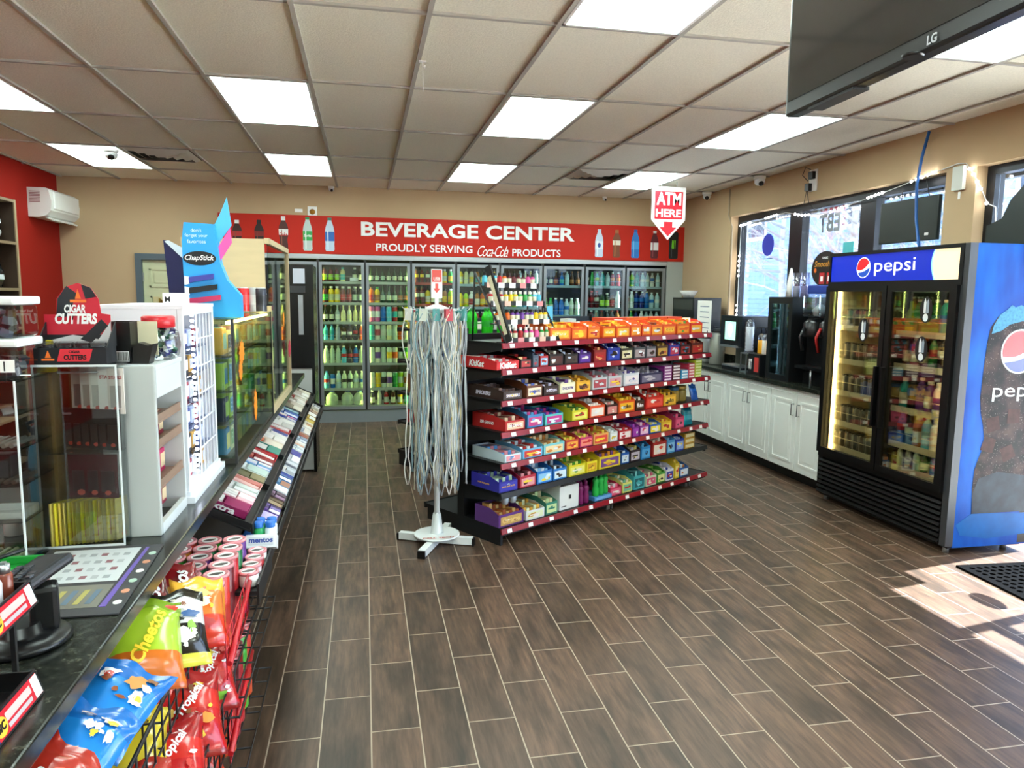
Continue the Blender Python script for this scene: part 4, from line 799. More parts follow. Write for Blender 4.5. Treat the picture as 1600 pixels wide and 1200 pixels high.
for k, (a, ln) in enumerate(hooks):
    front = math.sin(a) < .35
    for j in range(4 if front else 3):
        rr_ = ln-.015-.022*j
        if rr_ < .06: continue
        x, y = rr_*math.cos(a), rr_*math.sin(a)
        t = bpy.data.objects.new('charging_cable', cms[(idx*5+k) % 6]); COL.objects.link(t); t.parent = None
        t.location = (SX+x, SY+y, 1.515); t.rotation_euler = (0, R(random.uniform(-2, 2)), a+PI/2+random.uniform(-.9, .9))
        t.material_slots[0].link = 'OBJECT'; ci = (idx*3+j) % 10; t.material_slots[0].material = mat(cc[ci], .45)
        tag(t, f"{cn[ci]} looped charging cable, {ORD[j]} from the tip of the white stand's {ORD[k]} hook", 'charging cable', 'cables hanging on the white stand')
        if j < 2:
            c = bpy.data.objects.new('header_card', crd_m); COL.objects.link(c); c.parent = t
            c.material_slots[0].link = 'OBJECT'; c.material_slots[0].material = mat(['#4f9a98', '#b5303c', '#e8e8e4', '#4f9a98', '#d8ddd2'][(k) % 5], .4)
        idx += 1
# ---------------------------------------------------------------- two-door soda merchandiser
PX, PY0, PY1, PZ = 3.62, 3.87, 5.24, 1.975
pc = thing('soda_cooler', 'tall black two-door soda cooler with lit blue header and blue graphic side', 'cooler', (PX, 0, 0))
bk2 = mat('#070708', .4, 0, spec=.3)
shell = bars([(.0, .6, PY0+.012, PY0+.06, .06, PZ), (.0, .6, PY1-.06, PY1, .06, PZ), (.54, .6, PY0, PY1, .06, PZ), (.02, .6, PY0+.012, PY1, PZ-.05, PZ), (.03, .58, PY0+.02, PY1, .04, .38), (.03, .6, PY0+.02, PY1, 1.72, PZ-.03)])
shell.obj('cabinet', bk2, pc)
bars([(.53, .54, PY0+.06, PY1-.06, .38, 1.72)]).obj('back_liner', mat('#8d8e86', .5), pc)
bars([(.03, .53, PY1-.075, PY1-.06, .38, 1.72), (.03, .53, PY0+.06, PY0+.075, .38, 1.72)]).obj('side_liner', mat('#dcd7c4', .5), pc)
bars([(-.006, .05, PY0-.002, PY0+.05, .06, PZ)]).obj('corner_post', mat('#4d5055', .35, .5), pc)
# header
bars([(-.01, .03, PY0+.04, PY1, 1.72, 1.755), (-.01, .03, PY0+.04, PY1, 1.95, PZ), (-.01, .03, PY0+.04, PY0+.07, 1.755, 1.95), (-.01, .03, PY1-.02, PY1, 1.755, 1.95)]).obj('header_frame', bk2, pc)
hp = MB()
y0h, y1h = PY0+.07, PY1-.02; ysp = y0h+.22
def fq(b, ya, yb, za, zb, mi, x=-.002): return b.add([(x, yb, za), (x, ya, za), (x, ya, zb), (x, yb, zb)], [(0, 1, 2, 3)], mi)
n_ = 14
pts = [(y0h+.2+.03*math.sin(PI*k/n_*.9), 1.755+.195*k/n_) for k in range(n_+1)]
for k in range(n_):
    (ya, za), (yb, zb) = pts[k], pts[k+1]
    hp.add([(-.002, y1h, za), (-.002, ya+.012, za), (-.002, yb+.012, zb), (-.002, y1h, zb)], [(0, 1, 2, 3)], 0)
    hp.add([(-.002, ya+.012, za), (-.002, ya, za), (-.002, yb, zb), (-.002, yb+.012, zb)], [(0, 1, 2, 3)], 2)
    hp.add([(-.002, ya, za), (-.002, y0h, za), (-.002, y0h, zb), (-.002, yb, zb)], [(0, 1, 2, 3)], 1)
def lit(col, s, glow=None):
    """back-lit print: brighter where the lamp behind it sits"""
    m = bpy.data.materials.new('backlit_print'); m.use_nodes = True; b = m.node_tree.nodes['Principled BSDF']
    b.inputs['Base Color'].default_value = hexc(col); b.inputs['Emission Color'].default_value = hexc(col); b.inputs['Emission Strength'].default_value = s; b.inputs['Roughness'].default_value = .3
    return m
hp.obj('header_sign', [lit('#06229a', .42), lit('#e8d5a4', .45), lit('#7cc4dc', .4)], pc)
def globe(M_, r, par, lit_=None, nm='globe_logo'):
    ms = [lit('#ffffff', lit_) if lit_ else mat('#f2f4f6', .3), lit('#d9171f', lit_) if lit_ else mat('#b00d1e', .3), lit('#123f96', lit_) if lit_ else mat('#0a3480', .3)]
    b = MB(); b.prism(ell(r, r, 40), .0008, 0, M_)
    def wave(a0, a1, f): return [(math.cos(a0+(a1-a0)*k/20)*r*.93, math.sin(a0+(a1-a0)*k/20)*r*.93) for k in range(21)] + f
    T = Matrix.Translation((0, 0, .001))
    e1, e0 = (math.cos(R(25)), math.sin(R(25))), (math.cos(R(205)), math.sin(R(205)))
    low = [(-.93*r*math.cos(R(14))+.0, -.93*r*math.sin(R(14)))]
    # red cap over a swoosh
    cv = [(-.9*r+1.72*r*t_, -.22*r+.62*r*t_**1.6+.16*r*math.sin(PI*t_)*(-1)) for t_ in [k/12 for k in range(13)]]
    b.prism(wave(R(27), R(194), cv[1:-1]), .0006, 1, M_ @ T)
    cv2 = [(.9*r-1.74*r*t_, .0*r-.5*r*t_-.12*r*math.sin(PI*t_)) for t_ in [k/12 for k in range(13)]]
    b.prism(wave(R(212), R(358), cv2[1:-1]), .0006, 2, M_ @ T)
    return b.obj(nm, ms, par)
globe(face((-.004, 4.84, 1.855), '-x'), .075, pc, .45)
text('pepsi', face((-.0045, 4.52, 1.85), '-x'), lit('#ffffff', .6), pc, w_=.4, h_=.115, bold=-.002)
# grille
gr = MB()
for k in range(8):
    z = .075+.036*k; gr.box((.004, (PY0+PY1)/2+.02, z), (.03, PY1-PY0-.07, .02), 0, (0, R(28), 0))
gr.obj('grille', mat('#0c0c0d', .4, spec=.3), pc)
bars([(-.006, .03, PY0+.05, PY1, .36, .4)]).obj('kick_rail', bk2, pc)
for y in (PY0+.06, PY1-.05):
    for x in (.06, .5): MB().cyl((x, y, 0), (x, y, .065), .02, 10).obj('foot', STEEL, pc)
# side graphic
sg = MB().bb(.05, .6, PY0, PY0+.012, .05, PZ)
m = bpy.data.materials.new('blue_side_graphic'); m.use_nodes = True; N = m.node_tree.nodes; L = m.node_tree.links
tc = N.new('ShaderNodeTexCoord'); n1 = N.new('ShaderNodeTexNoise'); n1.inputs['Scale'].default_value = 2.2; mp = N.new('ShaderNodeMapping'); mp.inputs['Scale'].default_value = (3, 1, 1)
cr = N.new('ShaderNodeValToRGB'); cr.color_ramp.elements[0].color = hexc('#043c96'); cr.color_ramp.elements[0].position = .35; cr.color_ramp.elements[1].color = hexc('#0b62c4'); cr.color_ramp.elements[1].position = .7
L.new(tc.outputs['Object'], mp.inputs[0]); L.new(mp.outputs[0], n1.inputs[0]); L.new(n1.outputs[0], cr.inputs[0]); L.new(cr.outputs[0], N['Principled BSDF'].inputs['Base Color']); N['Principled BSDF'].inputs['Roughness'].default_value = .45; N['Principled BSDF'].inputs['Specular IOR Level'].default_value = .15
side = sg.obj('side_panel', m, pc)
SF = lambda x, z, d=0: face((x, PY0-.001-d, z), '-y')
# printed soda bottle: silhouette with foam crown, dark cola, ice
sil = [(.17, .27), (.6, .27), (.6, 1.56), (.3, 1.56), (.24, 1.53), (.19, 1.46), (.175, 1.36), (.165, 1.2), (.16, 1.02), (.175, .92), (.2, .84), (.215, .76), (.205, .68), (.18, .61), (.165, .56), (.16, .45)]
def soda_mat():
    m = bpy.data.materials.new('printed_cola'); m.use_nodes = True; N = m.node_tree.nodes; L = m.node_tree.links; b = N['Principled BSDF']
    tc = N.new('ShaderNodeTexCoord'); n1 = N.new('ShaderNodeTexNoise'); n1.inputs['Scale'].default_value = 9; n1.inputs['Detail'].default_value = 8; L.new(tc.outputs['Object'], n1.inputs[0])
    cr = N.new('ShaderNodeValToRGB'); e = cr.color_ramp.elements; e[0].position = .38; e[0].color = hexc('#0e0a0e'); e[1].position = .68; e[1].color = hexc('#4a3632'); e.new(.5).color = hexc('#261a1e')
    v = N.new('ShaderNodeTexVoronoi'); v.inputs['Scale'].default_value = 70; L.new(tc.outputs['Object'], v.inputs['Vector'])
    c2 = N.new('ShaderNodeValToRGB'); c2.color_ramp.elements[0].color = (.6, .5, .45, 1); c2.color_ramp.elements[1].color = (0, 0, 0, 1); c2.color_ramp.elements[1].position = .22
    ad = N.new('ShaderNodeMixRGB'); ad.blend_type = 'ADD'; ad.inputs[0].default_value = .6; L.new(n1.outputs[0], cr.inputs[0]); L.new(cr.outputs[0], ad.inputs[1]); L.new(v.outputs['Distance'], c2.inputs[0]); L.new(c2.outputs[0], ad.inputs[2])
    L.new(ad.outputs[0], b.inputs['Base Color']); b.inputs['Roughness'].default_value = .45; b.inputs['Specular IOR Level'].default_value = .15; return m
MB().prism(sil, .0006, 0, SF(0, 0)).obj('printed_bottle', soda_mat(), side)
foam = [(.2, 1.42), (.21, 1.47), (.25, 1.54), (.3, 1.57), (.33, 1.6), (.36, 1.585), (.4, 1.6), (.45, 1.58), (.5, 1.6), (.6, 1.59), (.6, 1.5), (.5, 1.49), (.42, 1.5), (.33, 1.48), (.27, 1.44)]
MB().prism(foam, .0006, 0, SF(0, 0, .0009)).obj('printed_foam', mat('#4f98c0', .45, noise=.6, scale=60, spec=.15), side)
MB().prism([(.17, .27), (.165, .4), (.2, .5), (.34, .54), (.6, .5), (.6, .27)], .0006, 0, SF(0, 0, .0009)).obj('printed_base', mat('#39424e', .45, noise=.6, scale=14, spec=.15), side)
for k, (x, z, a) in enumerate(((.27, .85, .3), (.25, .72, -.2), (.42, .9, .1), (.4, .66, .5))):
    c_, s_ = math.cos(a), math.sin(a)
    MB().prism([(x+(px*c_-pz*s_)*.05, z+(px*s_+pz*c_)*.05) for px, pz in ((-1, -.9), (.9, -1), (1, .8), (-.8, 1))], .0006, 0, SF(0, 0, .0009)).obj('printed_ice', mat('#4a2a28', .45, noise=.7, scale=30, spec=.15), side)
MB().prism([(.06, .2), (.17, .27), (.6, .26), (.6, .12), (.3, .1), (.1, .13)], .0006, 0, SF(0, 0, .0)).obj('printed_splash', mat('#0f62ae', .45, noise=.4, scale=8, spec=.15), side)
globe(SF(.42, 1.31, .002), .14, side)
text('pepsi', SF(.43, 1.05, .002), WHITE, side, w_=.37, h_=.11)
# doors
led = mat('#ffe9a8', .5, emit=7)
for (a, c, nm) in ((PY0+.05, 4.535, 'right'), (4.545, PY1-.01, 'left')):
    x0, x1, w_ = -.03, -.004, .045
    if nm == 'right': seal_l = [(x0, x1, a, a+.06, .4, 1.72), (x0, x1, c-w_, c, .4, 1.72)]
    else: seal_l = [(x0, x1, a, a+w_, .4, 1.72), (x0, x1, c-.05, c, .4, 1.72)]
    dr = bars(seal_l + [(x0, x1, a, c, .4, .445), (x0, x1, a, c, 1.68, 1.72)]).obj('cooler_door', bk2, pc)
    bars([(-.02, -.016, a+.04, c-.04, .44, 1.685)]).obj('door_glass', glass('#f7f5e8', .03), dr)
    hy = 4.575 if nm == 'left' else 4.505
    bars([(-.06, -.03, hy-.01, hy+.01, .72, 1.15)]).obj('door_handle', bk2, dr)
bars([(.03, .045, PY1-.1, PY1-.08, .42, 1.7)]).obj('light_strip', led, pc)
bars([(.03, .045, PY0+.08, PY0+.095, .42, 1.7)]).obj('light_strip', led, pc)
bars([(.0, .53, 4.53, 4.55, .38, 1.72)]).obj('centre_divider', mat('#2a2926', .5), pc)
ZL = [1.41, 1.15, .9, .66, .46]; ZR = [1.45, 1.2, .88, .62, .46]
for nm, Z_, a, c in (('left', ZL, 4.56, 5.16), ('right', [1.4, 1.17, .87, .62, .455], 3.96, 4.52)):
    for z in Z_:
        s_ = MB().bb(.06, .5, a, c, z-.012, z-.004).bb(.052, .06, a, c, z-.03, z+.012)
        s_.tube([(.055, a, z+.075), (.055, c, z+.075)], .0028, 4)
        s_.obj('shelf', mat('#e6ddbd', .5), pc)
        if nm == 'left':
            rk_ = MB()
            for k in range(8): y = a+.05+.074*k; rk_.tube([(.056, y, z), (.056, y, z+.13), (.45, y, z+.13)], .0025, 4)
            rk_.obj('can_divider', mat('#e8e4d4', .4), pc)
tn = MB().lathe([(.029, 0), (.033, .004), (.033, .12), (.031, .125)], 12).lathe([(.0345, .125), (.035, .128), (.035, .136), (.03, .138)], 12, mi=1).mesh('lidded_cup', [WHITE, WHITE])
for zi, z in enumerate(ZL):
    for k in range(7):
        o = bpy.data.objects.new('drink_can', tn); COL.objects.link(o); o.location = (PX+.095, 4.62+.074*k+.012, z+.001)
        for s_, c in ((0, ['#8a7d6a', '#8c8f88', '#96928a', '#7f8586', '#9a8f80'][(zi+k) % 5]), (1, '#1c1c1c')): o.material_slots[s_].link = 'OBJECT'; o.material_slots[s_].material = mat(c, .3, .3)
        tag(o, f"black-lidded grey can, soda cooler left door, {['top', 'second', 'third', 'fourth', 'bottom'][zi]} shelf, {ORD[6-k]} from left", 'drink can', 'black-lidded cans in the soda cooler')
PR = ['LlgkWggwWggwWgtwWtbwJbbw', 'JnmkJrmwJnmoSgrkSkskSotk', 'JtmwSkbwWppwJpmwJwpwWrrwSoow', 'SbrbWkewJamwWctwJwmwJwmwJwmw', 'WeewWewwWvwwJkmwWbrbWbrbWbrp']
for zi, rw in enumerate(PR):
    items = [rw[i:i+4] for i in range(0, len(rw), 4)]
    for k, it in enumerate(items):
        z = [1.4, 1.17, .87, .62, .455][zi]; bc, lc, c_ = (CN[q] for q in it[1:4]); kd = KD[it[0]]
        gap = ([1.69, 1.4, 1.17, .87, .62][zi]-z)-.03
        bottle(kd, (bc[0], lc[0], c_[0]), (PX+.11, 4.46-.078*k-.0, z+.001), f"{bc[1]} bottle, {lc[1]} label, soda cooler right door, {['top', 'second', 'third', 'fourth', 'bottom'][zi]} shelf, {ORD[k]} from left", group='bottles in the soda cooler', sc_=min(1.05, gap/HT[kd][1]))
# round bottle-deal stickers on the door glass
for k, (y, z) in enumerate(((4.77, 1.4), (4.17, 1.56), (4.185, 1.3))):
    o = MB().prism(ell(.055, .085), .001, 0, face((0, 0, 0), '-x')).obj('door_sticker', mat('#0e0e10', .4)); o.location = (PX-.022, y, z)
    tag(o, f"black oval sticker with bottle picture on {['the left', 'the upper right', 'the lower right'][k]} soda cooler door glass", 'sticker', 'oval stickers on the soda cooler doors')
    MB().prism(ell(.022, .026, 16, 0, -.05), .0006, 0, face((-.0012, 0, 0), '-x')).prism([(-.02, -.02), (0, -.02), (0, .05), (-.01, .075), (-.02, .05)], .0006, 0, face((-.0012, 0, 0), '-x')).prism([(.004, -.02), (.024, -.02), (.024, .05), (.014, .07), (.004, .05)], .0006, 1, face((-.0012, 0, 0), '-x')).obj('printed_bottles', [mat('#e8eaec', .4), mat('#9aa6b4', .4)], o)
# ---------------------------------------------------------------- counter with white cabinets under the window
CX0 = 3.72
def stone():
    m = bpy.data.materials.new('speckled_stone'); m.use_nodes = True; N = m.node_tree.nodes; L = m.node_tree.links; b = N['Principled BSDF']
    tc = N.new('ShaderNodeTexCoord'); n1 = N.new('ShaderNodeTexNoise'); n1.inputs['Scale'].default_value = 55; n1.inputs['Detail'].default_value = 8; n1.inputs['Roughness'].default_value = .75
    cr = N.new('ShaderNodeValToRGB'); e = cr.color_ramp.elements; e[0].position = .42; e[0].color = hexc('#0e100e'); e[1].position = .7; e[1].color = hexc('#55564b'); e.new(.54).color = hexc('#24261f')
    L.new(tc.outputs['Object'], n1.inputs[0]); L.new(n1.outputs[0], cr.inputs[0]); L.new(cr.outputs[0], b.inputs['Base Color']); b.inputs['Roughness'].default_value = .22
    return m
granite = stone()
wc_ = mat('#eef1ec', .45)
ct = thing('worktop', 'dark polished stone worktop along the window wall', 'worktop', (0, 0, 0))
MB().bb(3.67, 4.215, 5.28, 9.3, .835, .872, bev=.004).obj('slab', granite, ct)
MB().bb(4.19, 4.215, 5.28, 9.3, .872, .96).obj('upstand', granite, ct)
yb = [5.29, 6.13, 6.97, 7.81, 8.65, 9.29]
for k in range(5):
    y0, y1 = yb[k], yb[k+1]; n = 2 if y1-y0 > .7 else 1
    cb = thing('base_cabinet', f"white two-door base cabinet under the window worktop, {['partly behind the soda cooler', 'second from the soda cooler', 'third from the soda cooler', 'fourth from the soda cooler', 'against the back wall'][k]}" if n == 2 else 'narrow white base cabinet under the window worktop, against the back wall', 'cabinet', (CX0, 0, 0), group='white base cabinets')
    bars([(.0, .48, y0+.002, y1-.002, .1, .835)]).obj('cabinet_body', wc_, cb)
    bars([(.07, .48, y0+.002, y1-.002, 0, .1)]).obj('toe_kick', BLACK, cb)
    dw = (y1-y0)/n
    for i in range(n):
        a, c = y0+dw*i+.008, y0+dw*(i+1)-.008
        d_ = bars([(-.018, 0, a, c, .11, .79)])
        for q in ((a+.05, c-.05, .17, .19), (a+.05, c-.05, .71, .73), (a+.05, a+.07, .19, .71), (c-.07, c-.05, .19, .71)): d_.bb(-.024, -.018, *q)
        d_.bb(-.022, -.018, a+.1, c-.1, .22, .68, bev=.003)
        do = d_.obj('cabinet_door', wc_, cb)
        hy = a+.035 if i == 0 and n == 2 else c-.035
        if n == 2: hy = c-.035 if i == 0 else a+.035
        MB().tube([(-.018, hy, .6), (-.045, hy, .6), (-.045, hy, .7), (-.018, hy, .7)], .0045, 6).obj('door_handle', mat('#6a6c6e', .3, .8), do)
ZT = .873
# coffee brewer at the far end
cfb = thing('coffee_brewer', 'tall black and steel coffee brewer at the far end of the window counter', 'coffee machine', (3.92, 8.3, ZT))
bars([(-.12, .2, -.3, .3, .0, .06), (.06, .2, -.3, .3, .06, .72), (-.14, .2, -.3, .3, .5, .74)]).obj('brewer_body', mat('#17181a', .35, .3), cfb)
bars([(-.145, -.14, -.27, .27, .6, .72)]).obj('control_panel', mat('#3a3b34', .4), cfb)
for y in (-.15, .15): MB().lathe([(.05, .4), (.075, .5)], 14, at=(-.05, y, 0)).obj('brew_basket', mat('#26262a', .3, .4), cfb)
fl = MB().lathe([(.06, 0), (.115, .085), (.112, .085), (.057, .004)], 28).obj('filter_stack', mat('#efeeea', .8, bump=1, scale=60)); fl.location = (3.9, 8.42, ZT+.741)
tag(fl, 'stack of fluted white paper filters on top of the coffee brewer', 'coffee filters')
sg_ = MB().bb(-.002, .002, -.17, .17, -.21, .21)
sn = sg_.obj('paper_notice', PAPER); sn.location = (3.775, 7.72, ZT+.5); tag(sn, 'white paper notice hanging beside the coffee brewer', 'notice')
for k in range(5): MB().bb(-.003, -.002, -.12, .1, .14-.06*k, .15-.06*k).obj('printed_line', mat('#6b7590', .6), sn)
for k, (y, h, c) in enumerate(((7.95, .42, '#b9bdb6'), (7.62, .4, '#a9aca2'))):
    u_ = thing('airpot', f"brushed steel coffee airpot on the window counter, {['farther', 'nearer'][k]} of the two", 'airpot', (3.9, y, ZT), group='coffee airpots')
    MB().lathe([(.08, 0), (.085, .01), (.085, h*.8), (.06, h*.9)], 20).obj('pot_body', mat(c, .35, .4), u_)
    MB().lathe([(.065, h*.9), (.07, h*.93), (.05, h)], 20).obj('lid', DKGREY, u_)
    MB().tube([(-.06, 0, h*.95), (-.12, 0, h*.93), (-.13, 0, h*.8)], .012, 8).tube([(0, -.07, h*.85), (0, -.08, h*1.05), (0, .08, h*1.05), (0, .07, h*.85)], .006, 6).obj('spout_and_handle', DKGREY, u_)
cm_ = thing('cappuccino_machine', 'dark cappuccino machine with a small lit picture screen on the window counter', 'coffee machine', (3.93, 7.06, ZT))
bars([(-.14, .22, -.22, .22, .0, .03), (.02, .22, -.22, .22, .03, .56), (-.17, .22, -.22, .22, .24, .56)]).obj('machine_body', mat('#1c2026', .3, .3), cm_)
bars([(.0, .02, -.19, .19, .04, .24)]).obj('backsplash', mat('#4a4c42', .4, .3), cm_)
bars([(-.175, -.17, -.16, .16, .28, .53)]).obj('screen_bezel', BLACK, cm_)
bars([(-.178, -.175, -.11, .11, .31, .5)]).obj('screen', lit('#8fd0b8', .8), cm_)
MB().prism(ell(.05, .06), .001, 0, face((-.179, 0, .42), '-x')).prism(ell(.03, .03, 20, 0, -.05), .001, 0, face((-.179, 0, .42), '-x')).obj('screen_picture', lit('#d8c4a0', .8), cm_)
bars([(-.2, -.13, -.17, .17, .235, .255)]).obj('button_shelf', STEEL, cm_)
bars([(-.16, .01, -.18, .18, .03, .045)]).obj('drip_tray', STEEL, cm_)
# cup stack, syrup pumps, black caddy
cu_ = thing('cup_sleeve', 'clear sleeve of stacked white cups beside the cappuccino machine', 'cups', (3.82, 6.78, ZT+.2))
MB().lathe([(.045, 0), (.05, .02), (.05, .3), (.02, .34)], 16).obj('sleeve', glass('#eef3fb', .12), cu_)
MB().lathe([(.035, .01), (.04, .03), (.035, .035), (.04, .06), (.036, .065), (.041, .1), (.037, .105), (.042, .15), (.038, .155), (.043, .2), (.039, .205), (.043, .26)], 16).obj('cups', WHITE, cu_)
cr_ = thing('wire_cup_rack', 'low steel rack holding the cup sleeve on the window counter', 'rack', (3.82, 6.78, ZT))
bars([(-.06, .06, -.06, .06, 0, .01), (-.06, .06, -.06, .06, .185, .198), (-.06, -.05, -.06, -.05, 0, .19), (.05, .06, .05, .06, 0, .19), (-.06, -.05, .05, .06, 0, .19), (.05, .06, -.06, -.05, 0, .19)]).obj('rack_frame', STEEL, cr_)
cd_ = thing('condiment_caddy', 'black condiment caddy with white and red panel on the window counter', 'caddy', (3.8, 6.56, ZT))
bars([(-.05, .12, -.12, .1, 0, .2)]).obj('caddy_body', mat('#111316', .4), cd_)
bars([(-.053, -.05, -.1, -.02, .03, .17)]).obj('red_panel', mat('#c23a34', .5), cd_)
text('RT', face((-.0535, .05, .1), '-x'), WHITE, cd_, w_=.06, h_=.1, bold=.05)
for k, y in enumerate((6.46, 6.54, 6.62)):
    sb = thing('syrup_bottle', f"clear pump bottle with orange-yellow syrup on the black caddy, {['right', 'middle', 'left'][k]} of three", 'syrup bottle', (3.86, y, ZT+.201), group='syrup pump bottles')
    MB().lathe([(.03, 0), (.032, .005), (.032, .13), (.03, .135)], 14).obj('syrup', mat('#f0a92a' if k != 1 else '#e8e2d8', .3), sb)
    MB().lathe([(.032, .135), (.032, .17), (.015, .2)], 14).obj('bottle_top', glass('#f4f6fa', .15), sb)
    MB().tube([(0, 0, .2), (0, 0, .26), (-.05, 0, .262), (-.055, 0, .24)], .006, 6).obj('pump', BLACK, sb)
# open glass-door countertop display
gd_ = thing('countertop_display', 'black-framed countertop display with clear pale blue glass door, on the window counter', 'display case', (3.8, 6.1, ZT))
bars([(-.05, .3, -.19, .2, 0, .03), (-.05, .3, -.19, .2, .73, .76), (.28, .3, -.19, .2, .03, .73), (-.05, .28, .17, .2, .03, .73), (-.05, .28, -.19, -.17, .03, .73)]).obj('case_body', mat('#101113', .35), gd_)
dd_ = bars([(-.07, -.05, -.19, -.14, 0, .76), (-.07, -.05, .15, .2, 0, .76), (-.07, -.05, -.14, .15, 0, .05), (-.07, -.05, -.14, .15, .7, .76)]).obj('case_door', mat('#141517', .35), gd_)
bars([(-.062, -.058, -.14, .15, .05, .7)]).obj('door_glass', glass('#d4f0f4', .1), dd_)
for z in (.3, .5): bars([(-.03, .27, -.16, .17, z, z+.006)]).obj('shelf', glass('#e0f0f4', .1), gd_)
bars([(.27, .275, -.16, .17, .04, .72)]).obj('case_back', mat('#cfeef2', .4), gd_)
bars([(-.03, .0, -.15, .16, .722, .728)]).obj('light_strip', mat('#d2f2ff', .5, emit=24), gd_)  # added strip; lights the pale back to imitate window glow through the case
for k, y in enumerate((6.2, 6.32)):
    o = thing('lid_holder', f"clear tube of drink lids on top of the countertop display, {['nearer', 'farther'][k]} of two", 'lid holder', (3.9, y-.2, ZT+.761), group='lid tubes')
    MB().lathe([(.042, 0), (.042, .22)], 16).obj('tube', glass('#eef0ff', .15), o)
    MB().lathe([(.03, 0), (.038, .01), (.03, .02), (.038, .03), (.03, .04), (.038, .06), (.03, .07), (.038, .1)], 14).obj('lids', mat('#b9b4dc' if k == 0 else '#f0f0f0', .5), o)
o = MB().lathe([(.04, 0), (.035, .1), (.01, .26), (0, .27)], 16).obj('paper_cone', PAPER); o.location = (3.9, 6.23, ZT+.761); tag(o, 'white paper cone standing on top of the countertop display', 'paper cone')
# slush / drink dispenser with clear hoppers
sd = thing('drink_dispenser', 'black slush dispenser with clear hoppers beside the soda cooler', 'drink dispenser', (3.86, 5.62, ZT))
bars([(-.02, .3, -.25, .24, 0, .1), (.0, .3, -.25, .24, .1, .62), (-.12, .3, -.24, .22, .14, .165)]).obj('dispenser_body', mat('#0e0e10', .3), sd)
for k, y in enumerate((-.13, .1)):
    MB().lathe([(.085, 0), (.09, .02), (.09, .12), (.05, .16)], 16, at=(-.03, y, .42)).obj('bowl_cap', mat('#141416', .3), sd)
    h_ = bars([(-.09, .16, y-.1, y+.1, .59, .785)], bev=.02).obj('hopper', glass('#eef4f6', .15), sd)
    MB().lathe([(.05, .0), (.07, .05), (.02, .1)], 12, at=(.02, y, .6)).obj('auger', mat('#c9ced0', .3), sd)
    MB().tube([(-.12, y, .5), (-.16, y, .42), (-.13, y, .3)], .014, 8).obj('tap', mat('#b52a2a' if k == 0 else '#26262a', .3), sd)
MB().cyl((-.1, 0, 0), (-.1, 0, .14), .012, 8).obj('tray_post', STEEL, sd)
rs = thing('round_sign', 'round black and red drinks sign on a blue collar above the slush dispenser', 'sign', (3.84, 5.62, ZT+.79))
bars([(-.05, .12, -.19, .17, 0, .075)], bev=.01).obj('collar', mat('#1c3a8c', .4), rs)
MB().prism(ell(.185, .15, 36, 0, .21), .012, 0, face((0, 0, 0), '-x')).obj('sign_disc', mat('#1a1615', .4), rs)
text('Smoothies', face((-.0135, 0, .255), '-x'), mat('#c98a2c', .4), rs, w_=.29, h_=.05, shear=.3, bold=.01)
text('CLASSIC', face((-.0135, 0, .305), '-x'), WHITE, rs, w_=.08, bold=.03)
for k, y in enumerate((-.075, .03)): bars([(-.0145, -.012, y-.035, y+.035, .085, .18)]).obj('printed_cup', mat('#b8262a', .4), rs); bars([(-.0155, -.0145, y-.018, y+.018, .105, .15)]).obj('printed_letter', WHITE, rs)
MB().prism(ell(.018, .02, 14, -.13, .2), .0006, 0, face((-.0125, 0, 0), '-x')).obj('printed_fruit', mat('#d9681c', .4), rs)

# ---------------------------------------------------------------- things on the window wall
ol = thing('wall_outlet', 'white wall outlet with two black plug adapters above the window', 'outlet', (4.22, 6.45, 2.74))
bars([(-.012, 0, -.06, .06, -.1, .1)]).obj('cover_plate', WHITE, ol)
for z, y in ((.045, -.01), (-.06, .04)):
    pg = bars([(-.05, -.012, y-.035, y+.035, z-.035, z+.035)], bev=.005).obj('plug_adapter', BLACK, ol)
MB().tube([(-.04, .04, .0), (-.06, .1, .06), (-.05, .07, .13), (-.04, -.0, .1)], .004, 6).tube([(-.04, .04, -.09), (-.03, .02, -.2), (-.02, -.06, -.28), (-.02, -.3, -.26)], .004, 6).tube([(-.04, .05, -.09), (-.03, .1, -.22)], .003, 6).obj('cord', DKGREY, ol)
wbx = thing('wall_sensor', 'white rectangular plastic box on the pier between window and entrance', 'sensor box', (4.22, 4.66, 2.5))
bars([(-.03, 0, -.05, .05, -.09, .08)], bev=.004).obj('box', mat('#d9dfd9', .5), wbx)
bars([(-.004, 0, -.01, .01, -.15, -.1)]).obj('clip', WHITE, wbx)
# conduit in the corner
cn_ = MB().tube([(4.21, 8.09, 2.88), (4.21, 8.09, 2.58), (4.235, 8.03, 2.44), (4.235, 8.03, 1.0)], .009, 8).obj('cable_conduit', mat('#b5a58c', .6)); tag(cn_, 'thin painted cable conduit running down beside the window corner', 'conduit')
# rope light
rl_ = thing('string_light', 'white LED string light draped along the window head and pier', 'string light', (0, 0, 0))
pts = [(4.3, 7.95, 1.3), (4.3, 7.95, 2.45), (4.28, 7.0, 2.5), (4.28, 6.7, 2.44), (4.28, 6.3, 2.42), (4.28, 5.9, 2.47), (4.2, 5.4, 2.5), (4.2, 4.9, 2.57), (4.2, 4.68, 2.6), (4.2, 4.6, 2.59), (4.2, 4.52, 2.5), (4.24, 4.49, 2.4), (4.28, 4.47, 2.3), (4.3, 4.42, 2.27), (4.3, 4.4, 2.1), (4.3, 4.4, 1.4)]
MB().tube(pts, .004, 6).obj('wire', mat('#dfe2e0', .5), rl_)
bulb = MB().lathe([(0, -.012), (.01, -.006), (.01, .006), (0, .012)], 8).mesh('bulb', mat('#ffffff', .5, emit=14))
P3 = [Vector(p) for p in pts]
nb_ = 0
